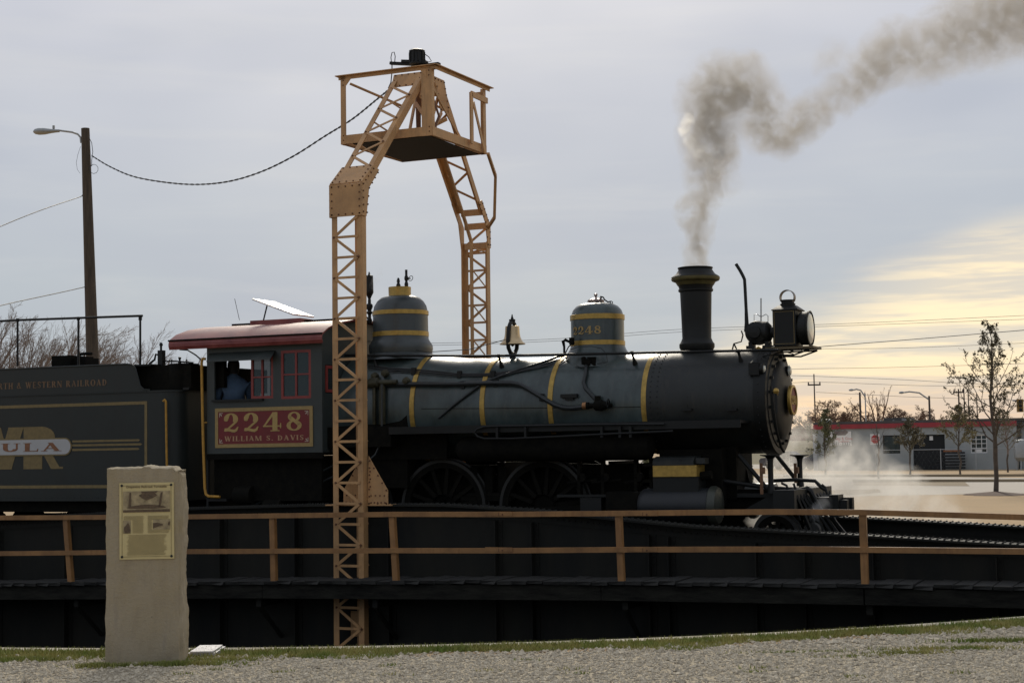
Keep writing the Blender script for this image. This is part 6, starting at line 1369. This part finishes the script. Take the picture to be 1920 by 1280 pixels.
# chain link fence: rail and posts with thin mesh
fe = thing('chain_link_fence', 'low galvanised chain link fence in front of the grey building', 'fence', bd.matrix_world @ T(0, -3.2, 0))
FI = fe.matrix_world.inverted()
def fp(px, py): o = FI @ EYE; d = FI.to_3x3() @ ray(px, py); t_ = -o.y/d.y; q = o+d*t_; return q.x, q.z
xr_, zr_ = fp(1930, 843); xl_, _ = fp(1470, 845); zr_ = fp(1700, 843)[1]
emit('top_rail', MB().tube([(fp(1640, 843)[0], 0, zr_), (xr_+2, 0, zr_)], .022, 6), M_galv, fe)
emit('top_rail', MB().tube([(xl_, .0, zr_), (fp(1600, 843)[0], 0, zr_)], .014, 6), M_galv, fe)
fz = None
for px in (1480, 1641, 1706, 1764, 1830, 1905):
    x_, _ = fp(px, 860); emit('post', MB().tube([(x_, 0, 0), (x_, 0, zr_+.05)], .030, 8), M_galv, fe)
mb = MB(); x = xl_
while x < xr_+2:
    mb.bar((x, 0, .02), (x+zr_*.6, 0, zr_), .0016, .0016); mb.bar((x+zr_*.6, 0, .02), (x, 0, zr_), .0016, .0016); x += .3
emit('wire_mesh', mb, M_galv, fe, kind='stuff', smooth=False)
# stop sign
a = wp(1641, 823, 108.5); ss = thing('stop_sign', 'red octagonal stop sign on a white square board in front of the grey wall', 'sign', None, loc=(a.x, 108.5, -.2)); zc_ = a.z+.2
emit('board', MB().box((-.33, .0, zc_-.37), (.30, .03, zc_+.35)), M_white, ss, smooth=False)
emit('octagon', MB().prism([(.29*math.cos(rad(22.5+45*k)), zc_+.30*math.sin(rad(22.5+45*k))) for k in range(8)], -.03, -.004), M_signredbright, ss, smooth=False)
sans('STOP', .22, T(0, -.034, zc_) @ Matrix.Rotation(rad(90), 4, 'X'), 'lettering', M_white, ss, .002)
emit('sign_post', MB().tube([(0, .05, 0), (0, .05, zc_+.3)], .03, 6), M_galv, ss)
# far red brick building and rise behind
a, b = wp(1380, 822, 175), wp(1535, 822, 175); o = thing('far_brick_building', 'small far low reddish building seen just right of the smokebox', 'building', None, loc=(a.x, 175, -.2))
top_ = wp(1500, 811, 175).z+.2; emit('wall', MB().box((0, 0, -.3), (b.x-a.x, 8, top_-.25)), M_brickfar, o, smooth=False); emit('roof', MB().prism([(-.2, top_-.245), (b.x-a.x+.2, top_-.245), (b.x-a.x-.5, top_+.45), (.6, top_+.45)], -.1, 8.1), mat('far_red_roof', (.17, .055, .045), .9, 0, .2, 1), o, smooth=False)
mb = MB(); v0 = [wp(x, y, Y) for x, y, Y in ((1330, 845, 155), (1560, 845, 155), (1560, 826, 168), (1330, 826, 168), (1560, 826, 300), (1330, 826, 300))]
mb.add([(v.x, v.y, -.25 if i < 2 else v.z) for i, v in enumerate(v0)], [(0,1,2,3), (3,2,4,5)]); o = emit('grass_bank', mb, mat('bank_grass', (.20, .17, .085), .9, 0, .2, .3), smooth=False); o['kind'] = 'structure'

# ================================================================== CARS
def car(nm_label, loc, rz, m, s=1.0):
    t_ = thing('parked_car', nm_label, 'car', T(*loc) @ Matrix.Rotation(rz, 4, 'Z') @ Matrix.Scale(s, 4), None)
    P = [(-2.2, .35), (-2.25, .75), (-2.1, .92), (-1.3, .98), (1.1, .95), (2.05, .82), (2.25, .62), (2.25, .35), (1.75, .30), (1.65, .55), (1.35, .62), (1.05, .55), (.95, .28), (-.95, .28), (-1.05, .55), (-1.35, .62), (-1.65, .55), (-1.75, .30)]
    emit('body', MB().prism(P, -.86, .86), m, t_, sharp=25)
    Q = [(-1.7, .98), (-1.2, 1.40), (.2, 1.42), (.95, .97)]; mb = MB(); mb.add([(x, sy*(.82 if z < 1.1 else .62), z) for sy in (-1, 1) for x, z in Q], [(0,1,2,3), (7,6,5,4), (0,4,5,1), (2,6,7,3), (0,3,7,4)]); emit('glasshouse', mb, G_dark, t_, smooth=False)
    emit('roof', MB().box((-1.2, -.63, 1.40), (.2, .63, 1.44)), m, t_, smooth=False)
    for x in (-1.35, 1.35):
        for sy in (-1, 1): emit('wheel', MB().lathe([(0, -.1), (.2, -.1), (.31, -.09), (.31, .09), (.2, .1), (0, .1)], T(x, sy*.78, .31) @ AXY, 20), M_tyre, t_)
    for sy in (-1, 1): emit('headlight', MB().box((2.2, sy*.5-.16, .62), (2.27, sy*.5+.16, .76)), M_lens, t_, smooth=False)
    emit('bumper', MB().box((2.2, -.8, .32), (2.32, .8, .50)), m, t_, smooth=False)
    return t_
car('dark blue car partly hidden behind the left corner of the grey building', (wp(1536, 870, 116).x, 116.5, -.2), rad(172), M_carblue, .92)
car('grey car parked left of the grey building, seen between the pilot posts', (wp(1486, 870, 118).x, 119, -.2), rad(-35), M_cargrey, .95)

# ================================================================== TREES
def tree(nm, loc, H_, lab_, cat='tree', seed=1, mode='leader', mt=M_bark, tw=None, leaf=None, nleaf=0, lsize=.09, r0=.09, clear=.3, wid=.3, levels=3, twr=.010, grp=None, nb=26, den=1.0, lean=0.0, asc=.9):
    """mode leader: one stem with side branches; spread: forked dome; wisp: many long upswept twigs"""
    rnd = random.Random(seed); t_ = thing(nm, lab_, cat, None, grp, loc=loc); tr = MB(); cr = MB(); tips = []
    def branch(p, d, L_, r, lev, curve, kids):
        n_ = 5 if lev == 0 else (4 if lev < 3 else 3); P = [p]; R_ = [r]; D = [d]
        for i in range(n_):
            j_ = .16 if lev else .08
            d = (d+Vector((rnd.gauss(0, j_), rnd.gauss(0, j_), rnd.gauss(0, j_)))+Vector((lean*.05, 0, curve))).normalized(); p = p+d*L_/n_; P.append(p); D.append(d); R_.append(max(twr*.45, r*(1-.75*(i+1)/n_)))
        cr.tube(P, R_, 6 if lev == 0 else (4 if lev == 1 else 3), cap=False)
        if lev >= 1: tips.extend((P[k].lerp(P[k+1], rnd.random()), d) for k in range(n_))
        if lev >= levels: return
        nk = max(2, int(kids*rnd.uniform(.8, 1.2)))
        for q in range(nk):
            t = .18+.80*(q+rnd.random())/nk; k = min(n_-1, int(t*n_)); b = P[k].lerp(P[k+1], t*n_-k); a = rnd.uniform(0, 6.283); o_ = D[k].orthogonal().normalized(); o_ = Matrix.Rotation(a, 3, D[k]) @ o_
            an = rnd.uniform(.45, .95) if mode != 'wisp' else rnd.uniform(.25, .6); nd = (D[k]*math.cos(an)+o_*math.sin(an)).normalized()
            branch(b, nd, L_*(1-t*.55)*rnd.uniform(.42, .66), max(twr*.7, R_[k]*.6), lev+1, curve*.9, kids*.85)
    hs = H_*clear
    if mode == 'leader':
        st = [Vector((rnd.gauss(0, .01)*H_*(i > 0), rnd.gauss(0, .01)*H_*(i > 0), -.1+(H_+.1)*i/9)) for i in range(10)]
        tr.tube([p for p in st if p.z <= hs+.01] + [Vector((st[3].x, st[3].y, hs))], [r0*(1.3 if i == 0 else 1.05) for i in range(len([p for p in st if p.z <= hs+.01])+1)], 10, cap=False)
        up_ = [Vector((st[3].x, st[3].y, hs))]+[p for p in st if p.z > hs+.1]; cr.tube(up_, [max(twr, r0*(1-.93*i/(len(up_)-1))) for i in range(len(up_))], 6, cap=False)
        for k in range(nb):
            t = (k+rnd.random())/nb; z = hs+(H_-hs)*t*.96; f = (z-hs)/(H_-hs)*(len(up_)-1); i = min(len(up_)-2, int(f)); b = up_[i].lerp(up_[i+1], f-i)
            pr = (.62+.55*math.sin(math.pi*min(1, t*1.25+.12)))*(1-t)**.55+.05; a = k*2.4+rnd.uniform(-.5, .5); el = asc*rnd.uniform(.75, 1.2)
            branch(b, Vector((math.cos(a)*math.cos(el), math.sin(a)*math.cos(el), math.sin(el))), wid*H_*pr*rnd.uniform(.8, 1.15), max(twr*1.2, r0*.42*(1-t)+.004), 1, .05, 5*den)
    elif mode == 'spread':
        tr.tube([(0, 0, -.1), (0, 0, hs*.6), (rnd.gauss(0, .1), 0, hs)], [r0*1.3, r0, r0*.9], 8, cap=False); n0 = 7
        for k in range(n0):
            a = k*6.283/n0+rnd.uniform(-.3, .3); el = rnd.uniform(.55, 1.15) if k else 1.45
            branch(Vector((0, 0, hs*rnd.uniform(.75, 1.0))), Vector((math.cos(a)*math.cos(el), math.sin(a)*math.cos(el), math.sin(el))), (H_-hs)*rnd.uniform(.85, 1.05)/max(.75, math.sin(el)), r0*.55, 0, -.01, 6*den)
    else:
        tr.tube([(0, 0, -.1), (0, 0, hs*.6), (0, 0, hs)], [r0*1.3, r0, r0*.9], 8, cap=False); n0 = nb
        for k in range(n0):
            a = k*2.4; el = rnd.uniform(.95, 1.35)
            branch(Vector((0, 0, hs*rnd.uniform(.55, 1.0))), Vector((math.cos(a)*math.cos(el)+lean*.25, math.sin(a)*math.cos(el), math.sin(el))).normalized(), (H_-hs)*rnd.uniform(.75, 1.0), r0*.5, 0, .015, 8*den)
    mz = max(v[2] for v in cr.v); k_ = (H_-hs)/max(.1, mz-hs)
    def fit(v): return Vector((v[0], v[1], hs+(v[2]-hs)*k_ if v[2] > hs else v[2]))
    tr.mapv(fit); cr.mapv(fit); emit('trunk', tr, mt, t_); emit('crown', cr, tw or mt, t_, smooth=False, recalc=False)
    if leaf:
        vs = []; fs = []
        for _ in range(nleaf):
            while True:
                p, d = tips[rnd.randrange(len(tips))]
                if rnd.random() > .72*max(0, (p.z-hs)/(H_-hs)): break
            p = fit(p)+Vector((rnd.gauss(0, lsize*.7), rnd.gauss(0, lsize*.7), rnd.gauss(0, lsize*.7)))
            u = Vector((rnd.uniform(-1, 1), rnd.uniform(-1, 1), rnd.uniform(-1, 1))).normalized(); w_ = u.cross(Vector((rnd.uniform(-1, 1), rnd.uniform(-1, 1), rnd.uniform(-1, 1)))).normalized(); s_ = lsize*rnd.uniform(.6, 1.3); o_ = len(vs)
            vs += [p-u*s_, p+w_*s_*.45, p+u*s_, p-w_*s_*.45]; fs.append((o_, o_+1, o_+2, o_+3))
        mb = MB(); mb.add(vs, fs); emit('leaves', mb, leaf, t_, smooth=False, recalc=False, kind='stuff')
    return t_
g = gp(1867, 927); tree('young_tree', (g.x, g.y, -.2), (927-598)/F*g.y, 'young thin-trunked tree with sparse dark leaves in a mulch ring at right', seed=8, leaf=M_leafdark, nleaf=5200, lsize=.042, r0=.075, clear=.27, wid=.335, nb=26, levels=3, twr=.009, asc=.85)
mb = MB(); vs = [(g.x+1.05*math.cos(a*math.pi/12)*(1+.12*math.sin(a*2.3)), g.y+1.5*math.sin(a*math.pi/12), -.19) for a in range(24)]; mb.add(vs+[(g.x, g.y, -.08)], [(i, (i+1) % 24, 24) for i in range(24)])
o = emit('mulch_ring', mb, M_mulch); tag(o, 'low brown mulch mound round the foot of the young tree', 'mulch'); o['kind'] = 'stuff'
def yt(px, base, top, Yd, lab_, seed, **k): x = wp(px, base, Yd).x; z = wp(px, top, Yd).z; return tree('young_tree', (x, Yd, -.2), z+.2, lab_, seed=seed, **k)
yt(1648, 897, 790, 83, 'bare sapling in the dry grass in front of the stop sign', 3, r0=.05, clear=.48, wid=.34, nb=9, levels=2, asc=1.0)
yt(1548, 880, 766, 96, 'leafy young tree growing in front of the left corner of the grey building', 12, r0=.06, clear=.25, wid=.30, nb=20, levels=3, leaf=M_leafolive, nleaf=1500, lsize=.085)
yt(1706, 884, 784, 92, 'olive green young tree in front of the garage door', 5, r0=.05, clear=.36, wid=.34, nb=20, levels=3, leaf=mat('brown_olive', (.14, .12, .07), .8, 0, .3, 3), nleaf=2000, lsize=.07)
yt(1801, 889, 760, 88, 'yellow-olive young tree left of the small paned window', 6, r0=.05, clear=.40, wid=.36, nb=20, levels=3, leaf=mat('yellow_olive', (.20, .17, .075), .8, 0, .3, 3), nleaf=2200, lsize=.06)
yt(1890, 889, 772, 96, 'pale feathery small tree behind the young tree at the right edge', 7, tw=M_twig, r0=.05, clear=.3, wid=.4, nb=20, levels=3, leaf=M_leafolive, nleaf=500, lsize=.06)
for i, (px, top, Yd, sd_n, ds) in enumerate(((1576, 748, 150, 21, 'rounded bare tree above the left part of the grey building roof'), (1545, 768, 165, 22, 'low bare tree at the left end of the building roofline'), (1641, 722, 150, 23, 'tall loose bare tree right of the two close poles'), (1604, 770, 160, 28, 'small bare tree just left of the dark bare pole'), (1690, 757, 155, 24, 'round bare tree above the roof unit'), (1750, 765, 160, 25, 'wide bare tree beside the street lamp pole'), (1775, 770, 170, 26, 'low bare tree right of the street lamp pole'), (1500, 800, 180, 27, 'faint far bare tree beside the smokebox'))):
    x = wp(px, top, Yd).x; z = wp(px, top, Yd).z
    tree('bare_tree', (x, Yd, -.2), z+.2, ds, seed=sd_n, mode='spread' if i != 2 else 'wisp', levels=4, mt=M_twigwarm, tw=M_twigwarm, r0=.20, clear=.36, twr=.018 if i != 2 else .014, grp='bare trees on the horizon', nb=5, den=1.5 if i != 2 else .6)
for i, (px, top, Yd, sd_n, ds) in enumerate(((20, 562, 72, 31, 'tall wispy bare tree at the left edge above the tender'), (75, 585, 76, 32, 'wispy bare tree second from the left edge above the tender'), (118, 594, 80, 33, 'wispy bare tree just left of the wooden lamp pole'), (205, 606, 84, 34, 'wispy bare tree just right of the wooden lamp pole'), (262, 628, 88, 35, 'lowest bare tree left of the cab roof'), (-50, 565, 70, 36, 'bare tree cut by the left edge of the photo'), (322, 660, 92, 37, 'small bare tree right behind the cab roof overhang'))):
    x = wp(px, top, Yd).x; z = wp(px, top, Yd).z
    tree('bare_tree', (x-.6, Yd, -.2), z+.2, ds, seed=sd_n, mode='wisp', levels=3, mt=M_twig, tw=M_twig, r0=.16, clear=.18, twr=.009, grp='bare trees behind the tender', nb=10, den=1.15, lean=.8)
for px, Yd, k in ((955, 62, 41), (990, 64, 42), (1215, 70, 43), (905, 60, 44), (1395, 66, 45)):
    x = wp(px, 850, Yd).x; tree('shrub', (x, Yd, -.2), {41: 1.9, 42: 1.7, 43: 1.5, 44: 2.1, 45: 1.2}[k], {41: 'yellow-green bush seen under the boiler between the driving wheels', 42: 'bush seen under the boiler just above the front driving wheel', 43: 'low bush seen under the boiler left of the brass-banded valve chest', 44: 'bush behind the rear driving wheels', 45: 'low bush seen behind the steam cylinder'}[k], 'bush', seed=k, r0=.04, clear=.08, wid=.5, nb=18, levels=2, leaf=M_leafolive, nleaf=900, lsize=.07)

# ================================================================== SMOKE AND STEAM
def plume(nm, lab_, cat, S, col, dens, warp=.5, nscale=1.4, soft=1.5, aniso=.2, ab=None, vox=.10, grow_=1.05, detail=5, lo=.36, hi=.62):
    """S: (point, radius, weight); a closed hull filled with a noisy scattering volume"""
    bm = bmesh.new()
    for p, r, w in S: bmesh.ops.create_icosphere(bm, subdivisions=2, radius=r*grow_, matrix=Matrix.Translation(p))
    me = bpy.data.meshes.new(nm); bm.to_mesh(me); bm.free(); o = bpy.data.objects.new(nm, me); COL.objects.link(o)
    md = o.modifiers.new('r', 'REMESH'); md.mode = 'VOXEL'; md.voxel_size = vox; dg = bpy.context.evaluated_depsgraph_get(); dg.update()
    m2 = bpy.data.meshes.new_from_object(o.evaluated_get(dg)); bpy.data.objects.remove(o); m2.name = nm; o = bpy.data.objects.new(nm, m2); COL.objects.link(o)
    m = bpy.data.materials.new(nm); m.use_nodes = True; t = m.node_tree; t.nodes.clear()
    def nn(k, **kw):
        q = t.nodes.new(k)
        for a, b in kw.items(): setattr(q, a, b)
        return q
    def M_(op, a, b=None, c=None):
        q = nn('ShaderNodeMath', operation=op)
        for i, v in enumerate((a, b, c)):
            if v is None: continue
            if isinstance(v, (int, float)): q.inputs[i].default_value = v
            else: t.links.new(v, q.inputs[i])
        return q.outputs[0]
    geo = nn('ShaderNodeNewGeometry'); n1 = nn('ShaderNodeTexNoise'); n1.inputs['Scale'].default_value = nscale; n1.inputs['Detail'].default_value = 3; n1.inputs['Roughness'].default_value = .6; t.links.new(geo.outputs['Position'], n1.inputs['Vector'])
    s = nn('ShaderNodeVectorMath', operation='SUBTRACT'); t.links.new(n1.outputs['Color'], s.inputs[0]); s.inputs[1].default_value = (.5, .5, .5)
    s2 = nn('ShaderNodeVectorMath', operation='SCALE'); t.links.new(s.outputs[0], s2.inputs[0]); s2.inputs['Scale'].default_value = warp
    ad = nn('ShaderNodeVectorMath', operation='ADD'); t.links.new(geo.outputs['Position'], ad.inputs[0]); t.links.new(s2.outputs[0], ad.inputs[1])
    acc = None
    for p, r, w in S:
        ds = nn('ShaderNodeVectorMath', operation='DISTANCE'); t.links.new(ad.outputs[0], ds.inputs[0]); ds.inputs[1].default_value = tuple(p)
        v = M_('MULTIPLY_ADD', ds.outputs['Value'], -w/r, w); acc = v if acc is None else M_('MAXIMUM', acc, v)
    acc = M_('MAXIMUM', acc, 0.0); acc = M_('POWER', acc, soft)
    n2 = nn('ShaderNodeTexNoise'); n2.inputs['Scale'].default_value = nscale*2.2; n2.inputs['Detail'].default_value = detail; n2.inputs['Roughness'].default_value = .62; t.links.new(ad.outputs[0], n2.inputs['Vector'])
    r_ = nn('ShaderNodeMapRange'); r_.inputs[1].default_value = lo; r_.inputs[2].default_value = hi; r_.inputs[3].default_value = .04; t.links.new(n2.outputs[0], r_.inputs[0])
    dn = M_('MULTIPLY', M_('MULTIPLY', acc, r_.outputs[0]), dens)
    v = nn('ShaderNodeVolumePrincipled'); v.inputs['Color'].default_value = (*col, 1); v.inputs['Anisotropy'].default_value = aniso; t.links.new(dn, v.inputs['Density'])
    ot = nn('ShaderNodeOutputMaterial'); t.links.new(v.outputs[0], ot.inputs['Volume'])
    m2.materials.clear(); m2.materials.append(m); o['kind'] = 'stuff'; tag(o, lab_, cat); return o
def sp(px, py, Yd, rpx, w=1.0): return (wp(px, py, Yd), rpx/F*Yd, w)
YS = 25.5
S = [sp(1307, 504, YS, 28, 1.9), sp(1306, 490, YS, 32, 1.7), sp(1304, 470, YS, 35, 1.4), sp(1308, 448, YS, 36, 1.2), sp(1306, 425, YS, 39, 1.15), sp(1303, 400, YS, 45, 1.25), sp(1314, 380, YS, 38, .9), sp(1326, 360, YS, 44, .85), sp(1332, 338, YS, 58, .95), sp(1330, 310, YS, 66, .95), sp(1334, 283, YS, 68, .95), sp(1330, 255, YS, 70, .95),
     sp(1326, 225, YS+.2, 68, .95), sp(1330, 195, YS+.3, 76, 1), sp(1352, 172, YS+.4, 84, 1), sp(1390, 168, YS+.5, 82, 1), sp(1424, 196, YS+.6, 66, .9), sp(1418, 228, YS+.6, 50, .7), sp(1440, 250, YS+.8, 56, .9), sp(1468, 258, YS+1, 54, .95), sp(1500, 232, YS+1.2, 52, .85), sp(1530, 205, YS+1.4, 50, .85),
     sp(1570, 182, YS+1.6, 52, .8), sp(1612, 160, YS+1.8, 50, .85), sp(1645, 122, YS+2, 66, .85), sp(1680, 98, YS+2.2, 74, .72), sp(1730, 100, YS+2.4, 78, .55), sp(1785, 72, YS+2.6, 88, .62), sp(1840, 48, YS+2.8, 98, .62), sp(1895, 30, YS+3, 104, .58), sp(1955, 5, YS+3.3, 118, .62), sp(2035, -30, YS+3.8, 130, .6),
     sp(1370, 330, YS, 40, .35), sp(1560, 110, YS+1.6, 50, .35)]
plume('smoke_plume', 'grey-brown smoke rising from the chimney, curling and drifting off to the upper right', 'smoke', S, (.68, .63, .545), 6.4, .55, 1.9, 1.15, .25, vox=.10, lo=.38, hi=.58)
S = [sp(1288, 226, YS-.7, 18, 1.2), sp(1284, 245, YS-.7, 18, 1.2), sp(1292, 265, YS-.7, 16, 1.2), sp(1306, 282, YS-.6, 16, .9), sp(1290, 290, YS-.5, 12, .8), sp(1340, 300, YS-1.1, 28, 1.3), sp(1354, 285, YS-1.1, 26, 1.2), sp(1340, 322, YS-1.1, 26, 1.1), sp(1322, 292, YS-1.1, 26, 1.1), sp(1374, 262, YS-.9, 16, .8), sp(1413, 360, YS-.2, 9, .7)]
plume('steam_wisp', 'white sunlit steam curls mixed into the lower smoke column', 'steam', S, (1, .985, .95), 12, .30, 3.8, 1.2, .6, vox=.06, lo=.44, hi=.60)
S = [sp(706, 524, 26.5, 12, 1), sp(712, 513, 26.5, 11, .8), sp(700, 535, 26.5, 10, .8)]
plume('steam_wisp', 'faint white puff of steam beside the whistle', 'steam', S, (1, 1, 1), 2.6, .15, 6, 1.2, .0, vox=.04)
YT = 26.5
YO = 1.9
S = [sp(1478, 868, 26.6, 44, .9), sp(1462, 905, 26.5, 44, 1), sp(1490, 900, 26.6, 50, 1.2), sp(1530, 905, 27, 58, 1.0), sp(1575, 895, 27.4, 62, .9), sp(1615, 880, 28, 58, .8), sp(1650, 905, 28, 60, .75), sp(1700, 925, 28.5, 58, .7), sp(1585, 935, 27.5, 54, .8), sp(1640, 945, 28, 50, .7), sp(1495, 820, 26.6, 40, .7), sp(1492, 780, 26.6, 32, .6),
     sp(1700, 975, 28, 46, .6), sp(1760, 960, 28.5, 52, .45), sp(1800, 985, 28.5, 44, .45), sp(1590, 850, 28, 48, .6), sp(1640, 860, 28, 40, .45), sp(1425, 962, 26.4, 40, 1.1)]
plume('steam_cloud', 'pale drifting steam around the front of the locomotive and over the parking lot', 'steam', S, (1, .97, .91), 6.0, .8, 1.6, 1.15, .5, vox=.12, lo=.36, hi=.64)
S = [sp(1525, 962, 24.1, 18, .8), sp(1538, 950, 24.2, 20, .8), sp(1550, 940, 24.4, 16, .5)]
plume('steam_wisp', 'small bright puff of steam low beside the pilot wheels', 'steam', S, (1, 1, .98), 6, .3, 3, 1.2, .0, vox=.05)
print('objects', len(bpy.data.objects), 'tris', sum(sum(len(p.vertices)-2 for p in o.data.polygons) for o in bpy.data.objects if o.type == 'MESH' and len(o.data.polygons) < 60000))
